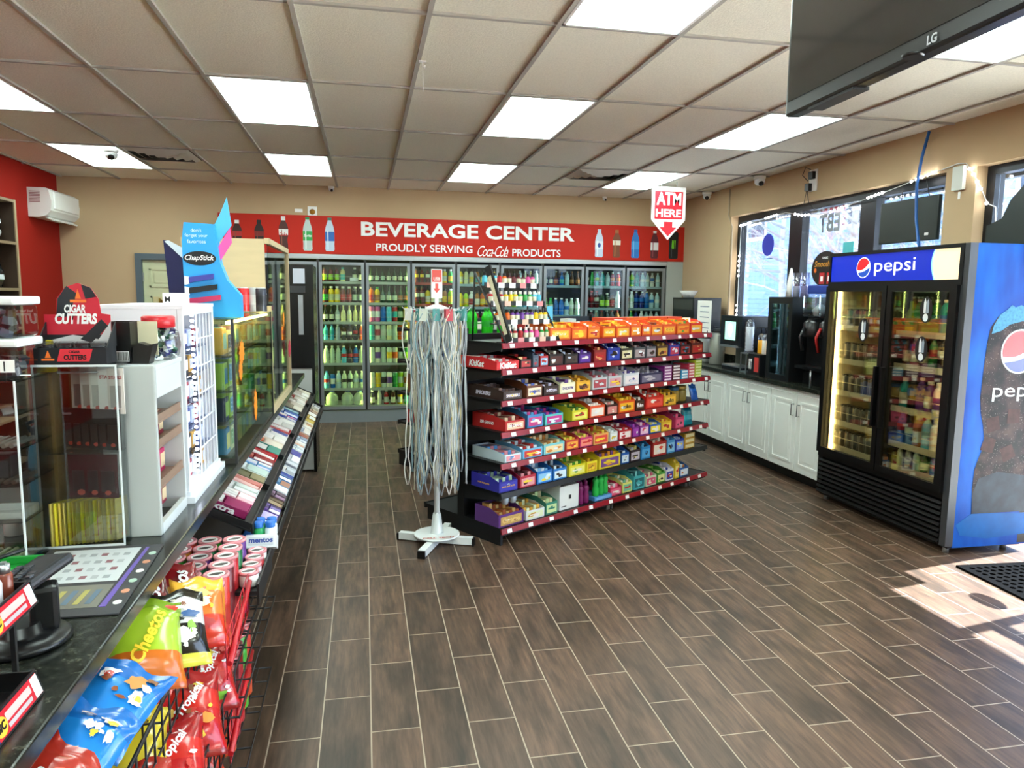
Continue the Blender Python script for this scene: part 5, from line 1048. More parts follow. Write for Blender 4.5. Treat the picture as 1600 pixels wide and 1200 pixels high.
for a, c in zip(P3, P3[1:]):
    n = int((c-a).length/.055)
    for k in range(n):
        if (nb_//5) % 2 == 0:
            o = bpy.data.objects.new('bulb', bulb); COL.objects.link(o); o.parent = rl_; o.location = a.lerp(c, k/n)-Vector((.006, 0, 0))
        nb_ += 1
# blue network cable
bc = MB().tube([(4.19, 4.97, 2.885), (4.17, 5.0, 2.7), (4.16, 5.02, 2.5), (4.16, 5.0, 2.25), (4.13, 4.93, 2.1), (4.1, 4.86, 1.98)], .011, 8).obj('network_cable', mat('#1c5fae', .4)); tag(bc, 'blue cable hanging from the ceiling down behind the soda cooler', 'cable')
# black-backed screens facing the street
mn = thing('window_monitor', 'dark flat monitor hung in the window pane, its back to the shop', 'monitor', (4.28, 5.22, 2.25))
MB().box((0, 0, .0), (.035, .64, .34), 0, (R(0), R(0), 0), bev=.008).obj('monitor_body', mat('#1e2a28', .35), mn)
bars([(-.02, -.018, -.24, -.2, -.13, -.11)]).obj('sticker', WHITE, mn)
MB().tube([(0, .1, .17), (.02, .12, .4)], .004, 6).tube([(0, -.2, .17), (.02, -.1, .4)], .004, 6).obj('hanging_wire', DKGREY, mn)
hs = thing('hanging_sign', 'dark round-topped board hung in the entrance glass, seen from behind', 'sign', (4.28, 4.1, 1.98))
MB().prism([(-.34, -.12), (.4, -.12), (.4, .28), (.3, .4), (.12, .47), (-.05, .42), (-.16, .32), (-.22, .2), (-.34, .16)], .02, 0, face((0, 0, 0), '-x')).obj('sign_board', mat('#142220', .4), hs)
MB().tube([(0, -.1, .45), (0, -.1, .58)], .006, 6).obj('hanging_wire', DKGREY, hs)
os_ = MB().prism(ell(.11, .1, 28), .015, 0, face((0, 0, 0), '-x')).obj('oval_sign', mat('#303436', .4)); os_.location = (4.31, 3.4, 1.66); tag(os_, 'oval sign in the entrance door glass that shades the sunlit floor', 'sign')
# reversed lettering and stickers on the glass
eb = text('EBT', face((4.344, 6.35, 2.34), '-x'), mat('#8d959c', .5), None, w_=.32, h_=.17, bold=.03, mirror=True, name='window_lettering'); tag(eb, 'reversed grey letters EBT on the middle window pane', 'window lettering')
o = bars([(4.343, 4.346, 5.97, 6.12, 1.98, 2.14)]).obj('window_sticker', mat('#59c7cf', .5)); tag(o, 'turquoise sticker on the middle window pane under the EBT lettering', 'sticker')
o = MB().prism(ell(.12, .12), .001, 0, face((0, 0, 0), '-x')).obj('window_sticker', mat('#3344c8', .4)); o.location = (4.345, 7.42, 2.2); tag(o, 'round deep blue sticker on the far window pane', 'sticker')
o = bars([(-.004, .0, -.1, .1, -.004, .004)]).obj('window_mark', DKGREY); o.location = (4.345, 7.42, 2.05); tag(o, 'thin dark stripe on the far window pane under the blue sticker', 'mark')
# rubber mat at the entrance
rm = MB(); cell = .05; rh = .6
MX0, MY1 = 3.54, 3.69
for i in range(13):
    for j in range(18):
        cx_, cyy = .06+cell*i, -.06-cell*j; b0 = len(rm.v); r_ = .017
        sq = [(-.5, -.5), (0, -.5), (.5, -.5), (.5, 0), (.5, .5), (0, .5), (-.5, .5), (-.5, 0)]
        for zz in (.012, .0):
            rm.v += [(cx_+a*cell, cyy+c*cell, zz) for a, c in sq]; rm.v += [(cx_+r_*math.cos(R(225+45*k)), cyy+r_*math.sin(R(225+45*k)), zz) for k in range(8)]
        for k in range(8):
            q = (k+1) % 8
            rm.f += [(b0+k, b0+q, b0+8+q, b0+8+k), (b0+8+k, b0+8+q, b0+24+q, b0+24+k)]; rm.m += [0, 0]; rm.s += [False, False]
W_, D_ = 13*cell, 18*cell
rm.bb(0, .035, -.035-D_-.03, 0, 0, .012).bb(.035, .035+W_, -.035, 0, 0, .012).bb(.035+W_, .06+W_, -.035-D_-.03, 0, 0, .012).bb(0, .035+W_, -.035-D_-.03, -.035-D_, 0, .012)
o = rm.obj('floor_mat', mat('#060607', .9, spec=.05)); o.location = (MX0, MY1, .001); o.rotation_euler = (0, 0, R(-3)); tag(o, 'black perforated rubber entrance mat on the sunlit floor', 'floor mat')
# ---------------------------------------------------------------- left sales counter
CT = .95
lc = thing('sales_counter', 'long dark speckled stone sales counter on the left', 'counter', (0, 0, 0))
MB().bb(-1.25, -.5, .62, 6.35, CT-.038, CT, bev=.004).obj('counter_top', granite, lc)
bars([(-1.2, -.66, .65, 6.3, .0, CT-.038)]).obj('counter_base', mat('#2a2623', .6), lc)
bars([(-.66, -.645, .65, 6.3, .08, .9)]).obj('front_panel', mat('#b9bab4', .5), lc)
# tower at the far end
tw = thing('drinks_tower', 'tall black cabinet with pale lower panel at the far end of the sales counter', 'cabinet', (-.63, 6.75, 0))
bars([(-.22, .19, .0, .45, .95, 1.86), (-.22, -.19, 0, .45, 0, .95), (.165, .19, 0, .45, 0, .95)]).obj('cabinet_body', mat('#0c0d10', .25), tw)
bars([(-.19, .165, .01, .44, .02, .95)]).obj('lower_panel', mat('#b5b8b6', .5), tw)
bars([(.06, .1, -.012, 0, 1.25, 1.6)]).obj('handle', mat('#b9c0c8', .3, .8), tw)
bars([(-.1, .12, -.01, 0, 1.62, 1.68)]).obj('shelf_lip', mat('#2c2d31', .4), tw)
bars([(.02, .12, -.013, -.01, 1.7, 1.83)]).obj('label_panel', mat('#c4c8d4', .4), tw)

# --- plywood-ended plexiglass case at the far end
pw = thing('plexiglass_case', 'large plexiglass counter guard with plywood back and pale wood frame', 'case', (0, 0, CT))
ply = mat('#cdbb93', .6, noise=.15, scale=4, stretch=(1, 1, 5))
bars([(-.95, -.5265, 4.203, 4.215, .5, .96)]).obj('plywood_panel', ply, pw)
bars([(-.525, -.5, 4.2, 5.25, .935, .965), (-.525, -.5, 5.22, 5.25, 0, .935), (-.525, -.5, 4.2, 5.25, 0, .035), (-.525, -.5, 4.2, 4.225, .035, .6)]).obj('wood_frame', ply, pw)
bars([(-.516, -.512, 4.22, 5.22, .03, .94)]).obj('plexi_sheet', glass('#eef4ee', .06), pw)
# --- glass display case with gift boxes, y 3.0 - 4.2
gc = thing('glass_display_case', 'glass display case of perfume and cologne boxes on the sales counter', 'display case', (0, 0, CT))
bars([(-.95, -.505, 3.0, 4.19, 0, .02)]).obj('case_base', mat('#3a3832', .5), gc)
cg = glass('#eef6ec', .05)
bars([(-.504, -.5, 3.0, 4.19, .02, .565)]).obj('front_glass', cg, gc); bars([(-.95, -.504, 3.0, 3.004, .02, .565)]).obj('end_glass', cg, gc)
bars([(-.95, -.5, 3.0, 4.19, .565, .571)]).obj('top_glass', glass('#f4fae6', .08), gc)
ev = bars([(-.95, -.944, 3.0, 4.19, 0, .57)]).obj('case_back', mat('#8f8a72', .5), gc)
for y in (2.994, 4.184): bars([(-.508, -.498, y, y+.012, 0, .571)]).obj('edge_seal', DKGREY, gc)
for z in (.15, .28, .42): bars([(-.94, -.52, 3.02, 4.17, z, z+.006)]).obj('glass_shelf', glass('#dfe9c8', .12), gc)
bars([(-.53, -.515, 3.02, 4.17, .55, .562)]).obj('light_strip', mat('#ffe39a', .5, emit=7), gc)
pal = [('#9fc04a', 'lime'), ('#c3d07a', 'yellow green'), ('#8fb7c4', 'pale blue'), ('#2f7fc0', 'blue'), ('#c9c7a2', 'khaki'), ('#1f2a52', 'navy'), ('#e6d48a', 'gold'), ('#6a9a6a', 'sage')]
rg = random.Random(9)
for zi, z in enumerate((.02, .156, .286, .426)):
    for k in range(11):
        ci = ([3, 5, 2, 7][zi]+k*(3 if zi % 2 else 1)) % 8 if zi != 2 else [0, 0, 1, 0, 4, 1, 0, 7, 6, 0, 1][k]
        c, nm = pal[ci] if zi != 3 else [('#d8a040', 'amber'), ('#e8cf8a', 'gold'), ('#c98a6a', 'copper'), ('#e6b8a0', 'peach')][k % 4]; h = [.12, .11, .12, .11][zi]*rg.uniform(.8, 1)
        packet('perfume_box', (.075, .05, h), (c, pal[(ci+3) % 8][0]), -.55, 3.07+.1*k+.03, z+CT, f"{nm} perfume box, {ORD[k]} back, {['bottom', 'second', 'third', 'top'][zi]} level of the glass case", 'perfume box', 'perfume boxes in the glass case', rz=R(90), M0=Matrix())
        if k in (0,):
            for q in range(3): packet('perfume_box', (.085, .05, h*1.05), (pal[(ci+q) % 8][0] if zi != 2 else '#a4d63c', '#e8ecd8'), -.66-.1*q, 3.05, z+CT, f"{['lime', 'pale'][zi != 2]} perfume box at the glass case's near end, {['bottom', 'second', 'third', 'top'][zi]} level, {ORD[q]} inward", 'perfume box', 'perfume boxes at the end of the glass case', M0=Matrix())
def star(name, c, loc, lab, rx=.05, rz_=.05, fac='+x'):
    pts = [((rx if k % 2 else rx*.72)*math.cos(2*PI*k/22), (rz_ if k % 2 else rz_*.72)*math.sin(2*PI*k/22)) for k in range(22)]
    o = MB().prism(pts, .002, 0, face((0, 0, 0), fac)).obj(name, mat(c, .5)); o.location = loc; return tag(o, lab, 'price burst', 'starburst price cards on the glass')
star('starburst_card', '#f08418', (-.497, 3.16, CT+.43), 'orange starburst price card high on the near end of the glass case', .07, .05)
star('starburst_card', '#ef7f16', (-.497, 3.12, CT+.36), 'orange starburst price card just below another on the glass case', .045, .045)
star('starburst_card', '#f08a1c', (-.497, 3.5, CT+.16), 'orange starburst price card low on the glass case', .05, .075)
star('starburst_card', '#f29020', (-.508, 4.9, CT+.5), 'orange starburst price card on the plexiglass case frame', .05, .05)
star('starburst_card', '#c81448', (-.496, 5.1, CT+.3), 'magenta starburst price card on the far plexiglass frame', .09, .06)
# things on top of the glass case
tz = CT+.572
cs = thing('lip_balm_display', 'tall light blue cardboard lip balm display with curved front', 'display', (-.62, 3.2, tz))
pf = [(.13, 0), (.13, .09), (.08, .15), (.055, .22), (.04, .36), (.04, .37), (-.075, .375), (-.085, .3), (-.08, .0)]
b = MB().prism([(x, z) for x, z in pf], .06, 0, face((0, .0, 0), '-y')); b.obj('display_card', mat('#2a9be0', .4), cs)
MB().prism([(.035, .24), (.05, .3), (.1, .37), (.085, .48), (.06, .42), (.03, .36)], .004, 0, face((0, -.03, 0), '-y')).obj('side_wing', mat('#4db1ea', .4), cs)
MB().prism([(.012, .2), (.03, .19), (.1, .3), (.095, .36), (.04, .27)], .004, 0, face((0, -.036, 0), '-y')).obj('pink_band', mat('#e0559f', .4), cs)
SFc = lambda x, z, d=0: face((x, -.061-d, z), '-y')
MB().prism(ell(.062, .028), .001, 0, SFc(-.02, .235)).obj('name_oval', mat('#101216', .4), cs)
text('ChapStick', SFc(-.02, .235, .0015), WHITE, cs, w_=.11, shear=.3, bold=.02)
for i, t_ in enumerate(('don\'t', 'forget your', 'favorites')): text(t_, SFc(-.03, .345-.022*i, .0), mat('#dff2fc', .4), cs, w_=[.04, .085, .07][i])
for i, c in enumerate(('#3b3f9a', '#101318', '#b52a5a')):
    s_ = MB().prism([(-.075, .135-.042*i), (.03+.012*i, .155-.042*i), (.032+.012*i, .175-.042*i), (-.075, .158-.042*i)], .012, 0, SFc(0, -.0)).obj('balm_strip', mat(c, .4), cs)
    MB().prism([(-.078, .13-.042*i), (-.062, .133-.042*i), (-.062, .162-.042*i), (-.078, .165-.042*i)], .013, 0, SFc(0, 0)).obj('white_tip', WHITE, s_)
nv = thing('navy_display', 'dark navy cardboard display standing beside the lip balm display', 'display', (-.76, 3.3, tz))
MB().prism([(-.02, 0), (.07, 0), (.07, .22), (-.03, .31), (-.04, .31)], .05, 0, face((0, .0, 0), '-y')).obj('display_card', mat('#141a4e', .35), nv)
MB().prism([(-.035, .305), (-.02, .31), (.07, .26), (.07, .2)], .002, 0, face((0, -.051, 0), '-y')).obj('printed_corner', mat('#dce6ee', .4), nv)
# can multipack with clear wrap
for k, (c, x) in enumerate((('#1d3b26', -.72), ('#1f5230', -.665), ('#cf2a2e', -.61), ('#b9bcc2', -.555), ('#3a3c44', -.525))):
    o = bottle('can', (c, ['#e9e6e0', '#e9e6e0', '#d8383a', '#cfd2d6', '#1d1f24'][k], '#c9cdd2'), (x, 4.0+.01*(k % 2), tz+.001), f"{['dark green', 'dark green', 'red', 'silver', 'black'][k]} can on top of the glass case, {ORD[k]} from the left", 'can', 'cans on top of the glass case', .8)
    o.scale = (.03, .03, .125)
o = bars([(-.035, .04, -.03, .0, 0, .035)]).obj('green_carton', mat('#4a8a2c', .5)); o.location = (-.69, 3.94, tz+.001); tag(o, 'small green carton in front of the cans on the glass case', 'carton')

# --- white lit wire-grid rack
lr = thing('lighted_rack', 'white LED-lit accessory rack with wire-grid side on the sales counter', 'display rack', (0, 0, CT))
wht = mat('#eef1f6', .35)
bars([(-.82, -.577, 2.46, 2.475, .036, .62), (-.82, -.80, 2.476, 2.924, .036, .62), (-.82, -.558, 2.458, 2.942, .621, .632), (-.84, -.555, 2.45, 2.95, .021, .035), (-.82, -.577, 2.925, 2.94, .036, .62)]).obj('rack_body', wht, lr)
bars([(-.845, -.54, 2.44, 2.96, 0, .02)]).obj('plinth', wht, lr)
bars([(-.575, -.56, 2.46, 2.48, .036, .6), (-.575, -.56, 2.92, 2.94, .036, .6), (-.575, -.56, 2.46, 2.94, .6, .62)]).obj('front_frame', wht, lr)
for z in (.12, .21, .3, .39, .48): bars([(-.8, -.58, 2.48, 2.92, z, z+.004)]).obj('shelf', glass('#dfe8fa', .12), lr)
gd2 = MB()
for k in range(6): y = 2.66+.052*k; gd2.tube([(-.562, y, .03), (-.562, y, .61)], .0024, 5)
for k in range(7): z = .04+.095*k; gd2.tube([(-.562, 2.66, z), (-.562, 2.93, z)], .0032, 5)
gd2.obj('wire_grid', wht, lr)
lb = MB().lathe([(0, -.006), (.006, -.003), (.006, .003), (0, .006)], 8).mesh('led', mat('#e6efff', .5, emit=4))
for k in range(30):
    o = bpy.data.objects.new('led', lb); COL.objects.link(o); o.parent = lr; o.location = (-.572, 2.645, .04+.0192*k)
cols_ = [('#3a4a8c', 'blue'), ('#b9c4e4', 'pale blue'), ('#a43a4a', 'red'), ('#e8e6ee', 'white'), ('#2a2c36', 'black'), ('#c99a4a', 'gold')]
for zi, z in enumerate((.036, .125, .215, .305, .395, .485)):
    for k in range(6):
        c, nm = cols_[(zi*2+k) % 6]; packet('accessory_box', (.05, .03, .06), (c, '#dfe4f0'), -.6, 2.5+.072*k+.02, CT+z, f"{nm} accessory box, {ORD[k]} back on the {['bottom', 'second', 'third', 'fourth', 'fifth', 'top'][zi]} level of the lighted rack", 'accessory box', 'boxes in the lighted rack', rz=R(90), M0=Matrix())
nt = thing('price_sign', 'small white lettered price card on top of the lighted rack', 'sign', (-.6, 2.52, CT+.626))
bars([(-.03, .05, 0, .002, 0, .045), (-.03, .05, 0, .02, 0, .003)]).obj('card', PAPER, nt)
text('M', face((-.015, -.001, .025), '-y'), DKGREY, nt, w_=.016, bold=.02)
# --- white cabinet with shelves facing the aisle
wcab = thing('white_display_stand', 'white counter display stand with brown shelves open to the aisle', 'display stand', (0, 0, CT))
gw = mat('#b7bcb9', .45)
bars([(-.70, -.56, 2.12, 2.14, 0, .476)], bev=.004).obj('near_panel', gw, wcab)
bars([(-.70, -.6905, 2.141, 2.43, 0, .47), (-.69, -.562, 2.415, 2.43, 0, .385), (-.69, -.561, 2.141, 2.43, .462, .475), (-.575, -.561, 2.141, 2.414, .385, .461), (-.575, -.561, 2.141, 2.414, 0, .03)]).obj('cabinet_shell', mat('#d5dadb', .45), wcab)
for z in (.125, .24, .31): bars([(-.69, -.565, 2.14, 2.415, z, z+.006), (-.572, -.566, 2.14, 2.415, z-.0, z+.025)]).obj('shelf', mat('#8d7464', .5), wcab)
cb_c = [('#8e1f3c', 'wine red'), ('#d08a2a', 'amber'), ('#27306a', 'navy'), ('#d12a6a', 'magenta'), ('#3a2a20', 'brown'), ('#e6dcc8', 'cream')]
for zi, z in enumerate((.03, .131, .246)):
    for k in range(4):
        c, nm = cb_c[(zi*3+k*2) % 6]; packet('tobacco_box', (.055, .05, .07 if zi else .06), (c, '#e0c9a0'), -.61, 2.175+.06*k, CT+z, f"{nm} tobacco box, {ORD[k]} back on the {['bottom', 'middle', 'upper'][zi]} shelf of the white stand", 'tobacco box', 'boxes in the white stand', rz=R(90), M0=Matrix())
# on top of it: open black box and a candy jar
tb = thing('black_box', 'open black cardboard box with barcode standing on the white display stand', 'box', (-.645, 2.19, CT+.476), R(-4))
bars([(-.055, .01, 0, .004, 0, .115), (-.055, -.051, 0, .07, 0, .115), (.006, .01, 0, .07, 0, .115), (-.055, .01, .066, .07, 0, .115)]).obj('carton', mat('#090909', .4), tb)
bars([(-.03, .005, -.001, 0, .005, .034)]).obj('barcode_label', WHITE, tb)
bc_ = MB(); 
for k in range(14): bc_.bb(-.027+.0022*k, -.027+.0022*k+(.0012 if k % 3 else .0006), -.0016, -.001, .009, .032)
bc_.obj('barcode', BLACK, tb)
bars([(.012, .065, .05, .053, .02, .115)]).obj('inner_flap', mat('#ddd6b4', .6), tb)
MB().prism([(.012, 0), (.055, 0), (.07, .055), (.055, .05), (.03, .058), (.015, .045)], .04, 0, face((0, .04, 0), '-y')).obj('front_tray', mat('#1a1613', .4), tb)
jr = thing('candy_jar', 'clear round jar of green and white wrapped mints with red lid', 'jar', (-.6, 2.34, CT+.476))
MB().lathe([(.04, 0), (.055, .012), (.06, .045), (.055, .08), (.04, .095)], 24).obj('glass_body', glass('#f2f8f8', .08), jr)
MB().lathe([(.042, .094), (.046, .096), (.046, .125), (.04, .128)], 24).obj('lid', mat('#c8202a', .35), jr)
rm_ = random.Random(3)
cm2 = MB()
for k in range(70):
    a = rm_.uniform(0, 2*PI); r_ = rm_.uniform(.01, .044); z = rm_.uniform(.012, .088)
    cm2.box((r_*math.cos(a), r_*math.sin(a), z), (.014, .009, .024), k % 4, (rm_.uniform(0, 3), rm_.uniform(0, 3), rm_.uniform(0, 3)))
o = cm2.obj('wrapped_mints', [WHITE, mat('#1f5a40', .4), mat('#dfe4e2', .4), mat('#2b2f7a', .4)]); o.location = jr.location; tag(o, 'heap of green and white wrapped mints inside the clear jar', 'mints', kind='stuff')
# --- acrylic hang-pack tower with cigar cutter box on top
acr = glass('#f3f7f6', .07)
at = thing('acrylic_display_tower', 'clear acrylic tower of hanging packs under the cigar cutter box', 'display tower', (0, 0, CT))
bars([(-.83, -.64, 2.06, 2.063, 0, .48)]).obj('front_sheet', acr, at); bars([(-.64, -.637, 2.06, 2.22, 0, .48)]).obj('right_sheet', acr, at); bars([(-.833, -.83, 2.06, 2.22, 0, .48)]).obj('left_sheet', acr, at)
bars([(-.833, -.637, 2.06, 2.22, .48, .485)]).obj('top_sheet', acr, at); bars([(-.833, -.637, 2.06, 2.22, 0, .006)]).obj('bottom_sheet', acr, at)
bars([(-.83, -.64, 2.064, 2.22, .25, .255)]).obj('middle_shelf', glass('#eef2f0', .15), at)
bars([(-.83, -.64, 2.215, 2.22, .006, .48)]).obj('rear_sheet', glass('#b5ab98', .1), at)
edge = mat('#dfe6e6', .2)
bars([(-.639, -.635, 2.058, 2.062, 0, .485), (-.835, -.831, 2.058, 2.062, 0, .485), (-.835, -.635, 2.057, 2.06, .481, .486), (-.835, -.635, 2.057, 2.06, 0, .005)]).obj('polished_edge', edge, at)
MB().tube([(-.79, 2.1, .462), (-.66, 2.1, .462)], .003, 6).tube([(-.79, 2.12, .35), (-.66, 2.12, .35)], .003, 6).obj('hang_rod', STEEL, at)
def pack(x, y, z, w_, h, c, c2, lab, rz=0, tilt=0, cat='hang pack', grp=None, txt=None):
    t = thing('hang_pack', lab, cat, (x, y, z), 0, grp, rot=(R(tilt), 0, R(rz)))
    bars([(-w_/2, w_/2, -.002, .002, 0, h)]).obj('card', mat(c, .25), t)
    MB().bb(-w_*.34, w_*.34, -.0035, -.002, h*.14, h*.62).obj('printed_panel', mat(c2, .3), t)
    MB().prism(ell(w_*.16, w_*.13, 14, 0, h*.12), .0008, 0, face((0, -.0036, 0), '-y')).obj('price_dot', mat('#c2473a', .4), t)
    if txt: text(txt, face((0, -.0025, h*.8), '-y'), mat('#b8323a', .4), t, w_=w_*.8, bold=.04)
    return t
for k in range(5): pack(-.75+.026*k, 2.085+.012*(4-k), CT+.352, .042, .122, ['#b0a49c', '#d8ccc4', '#ece6de', '#f6f2ee', '#e6dcd4'][k], ['#6a5f5a', '#a89a90', '#bdb8b0', '#f4f0ec', '#b8b0aa'][k], f"pale hanging pack near the top of the acrylic tower, {ORD[k]} from the left", rz=-8, grp='pale packs hanging in the acrylic tower', txt='STARS' if k > 2 else None)
for k in range(6): pack(-.775+.024*k, 2.075+.01*(5-k), CT+.257, .04, .108, '#151214', '#2f2a2c', f"black hanging pack in the middle of the acrylic tower, {ORD[k]} from the left", rz=-14, grp='black packs in the acrylic tower')
for k in range(3): pack(-.745+.036*k, 2.072+.01*(2-k), CT+.128, .05 if k else .062, .118, '#4a0d18', '#2c070e', f"dark wine red pack in the acrylic tower above the gold cards, {ORD[k]} from the left", rz=-6, grp='dark red packs in the acrylic tower')
for k in range(16): pack(-.8+.0098*k, 2.075+.002*k, CT+.007, .05, .115, ['#a8974a', '#c9b52c', '#b39a3c'][k % 3], ['#8a7a3a', '#a02c24', '#c9bb4c'][k % 3], f"gold wrapper card in the bottom row of the acrylic tower, {ORD[k]} from left", rz=62, grp='gold cards in the acrylic tower')
cg_ = thing('cigar_cutter_display', 'black and red cardboard display box of round cigar cutters', 'display box', (-.748, 2.1, CT+.486), R(0))
b = bars([(-.095, .095, -.03, -.027, 0, .035), (-.095, -.092, -.03, .07, 0, .035), (.092, .095, -.03, .07, 0, .035), (-.095, .095, .067, .07, 0, .06), (-.095, .095, -.03, .07, 0, .003)])
b.prism([(-.03, .035), (.07, .035), (.07, .09)], .003, 0, face((-.092, 0, 0), '+x')).prism([(-.03, .035), (.07, .035), (.07, .09)], .003, 0, face((.095, 0, 0), '+x'))
b.obj('tray', mat('#1b1f24', .4), cg_)
hdp = [(-.095, .04), (.085, .04), (.085, .105), (.06, .108), (.055, .14), (.035, .165), (.0, .175), (-.035, .165), (-.058, .14), (-.062, .105), (-.095, .105)]
hdb = MB().prism(hdp, .003, 0, face((0, .07, 0), '-y')).obj('header_board', mat('#c62336', .4), cg_)
MB().prism([(-.062, .1), (-.035, .1), (-.0, .15), (-.03, .168), (-.055, .14)], .0008, 0, face((0, .066, 0), '-y')).prism([(.01, .172), (.035, .165), (.05, .145), (.02, .14)], .0008, 0, face((0, .066, 0), '-y')).prism([(.0, .05), (.06, .095), (.078, .08), (.03, .042)], .0008, 0, face((0, .066, 0), '-y')).obj('dark_wedge', mat('#20242a', .4), hdb)
MB().prism([(-.095, .045), (-.02, .06), (.05, .05), (.085, .09), (.085, .042), (-.095, .042)], .0006, 0, face((0, .0665, 0), '-y')).obj('white_sweep', mat('#d8d6d8', .4), hdb)
text('CIGAR', face((-.01, .0645, .118), '-y'), WHITE, hdb, w_=.058, h_=.018, bold=.04, shear=.15)
text('CUTTERS', face((-.008, .0645, .096), '-y'), WHITE, hdb, w_=.115, h_=.024, bold=.05, shear=.15)
MB().prism([(-.008, .14), (.0, .162), (.008, .14)], .0008, 0, face((0, .065, 0), '-y')).prism([(-.022, .132), (.022, .132), (.022, .138), (-.022, .138)], .0008, 0, face((0, .065, 0), '-y')).obj('flame_mark', mat('#e8742a', .4), hdb)
rp = MB().prism([(-.035, .006), (.05, .006), (.06, .033), (-.025, .033)], .0008, 0, face((0, -.0305, 0), '-y')).obj('red_label', mat('#d9303c', .4), cg_)
text('CUTTERS', face((.013, -.0318, .015), '-y'), BLACK, rp, w_=.06, h_=.011, bold=.05); text('CIGAR', face((.012, -.0318, .027), '-y'), BLACK, rp, w_=.03, h_=.006, bold=.05)
MB().prism([(-.066, .014), (-.058, .03), (-.05, .014)], .0008, 0, face((0, -.0305, 0), '-y')).prism([(-.075, .008), (-.042, .008), (-.042, .012), (-.075, .012)], .0008, 0, face((0, -.0305, 0), '-y')).obj('flame_mark', mat('#e8742a', .4), cg_)
cg_.scale = (.9, .8, 1.2)
for k in range(4):
    for j in range(2):
        o = thing('cigar_cutter', f"bagged round cigar cutter, {['front', 'back'][j]} row of the cutter display, {ORD[k]} from left", 'cigar cutter', (-.748-.062+.041*k, 2.093+.026*j, CT+.491), 0, 'cigar cutters in the display')
        MB().lathe([(.014, 0), (.02, .0), (.02, .006), (.014, .006), (.014, 0)], 20, at=(0, 0, .024), axis='y').bb(-.018, .018, 0, .006, .0, .02).obj('cutter_ring', mat('#23252a', .2, .5), o)
        MB().prism([(-.012, .02), (0, .03), (.012, .02), (.0, .014)], .001, 0, face((0, 0, 0), '-y')).obj('blade', STEEL, o)
        bars([(-.0195, .0195, -.003, .009, 0, .052)], bev=.003).obj('clear_bag', glass('#f4f6f8', .06), o)
# --- left acrylic shelf tower with jars on top
lt = thing('acrylic_shelf_tower', 'clear acrylic shelf tower of cigarillos at the left edge', 'display tower', (0, 0, CT))
for z in (.0, .11, .2, .29, .375, .455): bars([(-1.02, -.82, 1.93, 2.12, z, z+.004)]).obj('shelf', glass('#eef2ee', .18), lt)
bars([(-.823, -.82, 1.93, 2.12, 0, .46)]).obj('right_sheet', acr, lt); bars([(-1.02, -.82, 1.928, 1.93, 0, .46)]).obj('front_sheet', acr, lt)
bars([(-.822, -.818, 1.926, 1.93, 0, .46)]).obj('polished_edge', edge, lt)
for zi, z in enumerate((.004, .204, .294)):
    for k in range(9):
        o = MB().cyl((0, 0, 0), (.012, .09, .004), .006, 8).obj('cigarillo', mat(['#a89a80', '#4a4238', '#8f8a80'][zi], .5)); o.location = (-.985+.018*k, 1.94, CT+z+.007)
        tag(o, f"{['tan', 'dark', 'grey'][zi]} cigarillo, {['lowest', 'third', 'fourth'][zi]} shelf of the left acrylic tower, {ORD[k]} from left", 'cigarillo', 'cigarillos in the left acrylic tower')
packet('cigar_tin', (.09, .08, .022), ('#c9c4be', '#e9e4de'), -.87, 1.95, CT+.114, 'flat silver cigar tin on the second shelf of the left acrylic tower', 'tin', None, M0=Matrix())
packet('dark_carton', (.05, .05, .07), ('#15181c', '#3a3e44'), -.88, 1.96, CT+.204, 'small dark carton in the left acrylic tower', 'carton', None, M0=Matrix())
for k, (z, lb_) in enumerate(((.459, 'lower'), (.56, 'upper'))):
    j = thing('plastic_jar', f'clear jar of dark packets with white lid, {lb_} of two at left edge', 'jar', (-.9, 2.02, CT+z), 0, 'stacked clear jars')
    bars([(-.09, .08, -.07, .07, 0, .08)], bev=.012).obj('jar_body', glass('#f1f5f4', .1), j)
    bars([(-.095, .085, -.075, .075, .08, .1)], bev=.006).obj('lid', mat('#e9ebe9', .4), j)
    m2 = MB(); rj = random.Random(k)
    for q in range(22): m2.box((rj.uniform(-.065, .055), rj.uniform(-.045, .045), rj.uniform(.01, .045)), (.035, .02, .02), q % 2, (rj.uniform(-.4, .4), rj.uniform(-.4, .4), rj.uniform(0, 3)))
    o = m2.obj('dark_packets', [mat('#1b1c22', .3), mat('#2b3040', .3)]); o.location = j.location; tag(o, f'dark packets inside the {lb_} clear jar at the left edge', 'packets', kind='stuff')
    if k == 0: bars([(-.06, .075, -.0725, -.0705, .02, .05)]).obj('price_label', PAPER, j); text('2/1 1/1', face((.01, -.0732, .035), '-y'), DKGREY, j, w_=.09)
o = bars([(-.02, .02, 0, .03, 0, .085)]).obj('yellow_carton', mat('#e4cf2a', .4)); o.location = (-.835, 2.14, CT+.459); tag(o, 'yellow and orange carton between the clear jars and the cutter display', 'carton')
o.location.z = CT+.459
lt2 = bars([(-.86, -.815, 2.13, 2.18, 0, .455)]).obj('brown_carton', mat('#8d6b3a', .7)); tag(lt2, 'tall brown cardboard carton behind the acrylic towers', 'carton'); lt2.location = (0, 0, CT+.001)
bt = thing('water_bottle', 'sky blue drinking bottle with dark lid standing behind the acrylic towers', 'bottle', (-.9, 2.27, CT))
MB().lathe([(.032, 0), (.04, .008), (.041, .2), (.036, .24), (.024, .262)], 20).obj('bottle_body', mat('#55b4dd', .35), bt)
MB().lathe([(.028, .258), (.03, .262), (.03, .29), (.025, .295)], 16).tube([(-.03, 0, .275), (-.04, 0, .3), (.0, 0, .315), (.045, 0, .3), (.05, 0, .27)], .006, 6).obj('lid', mat('#1d3a4a', .4), bt)
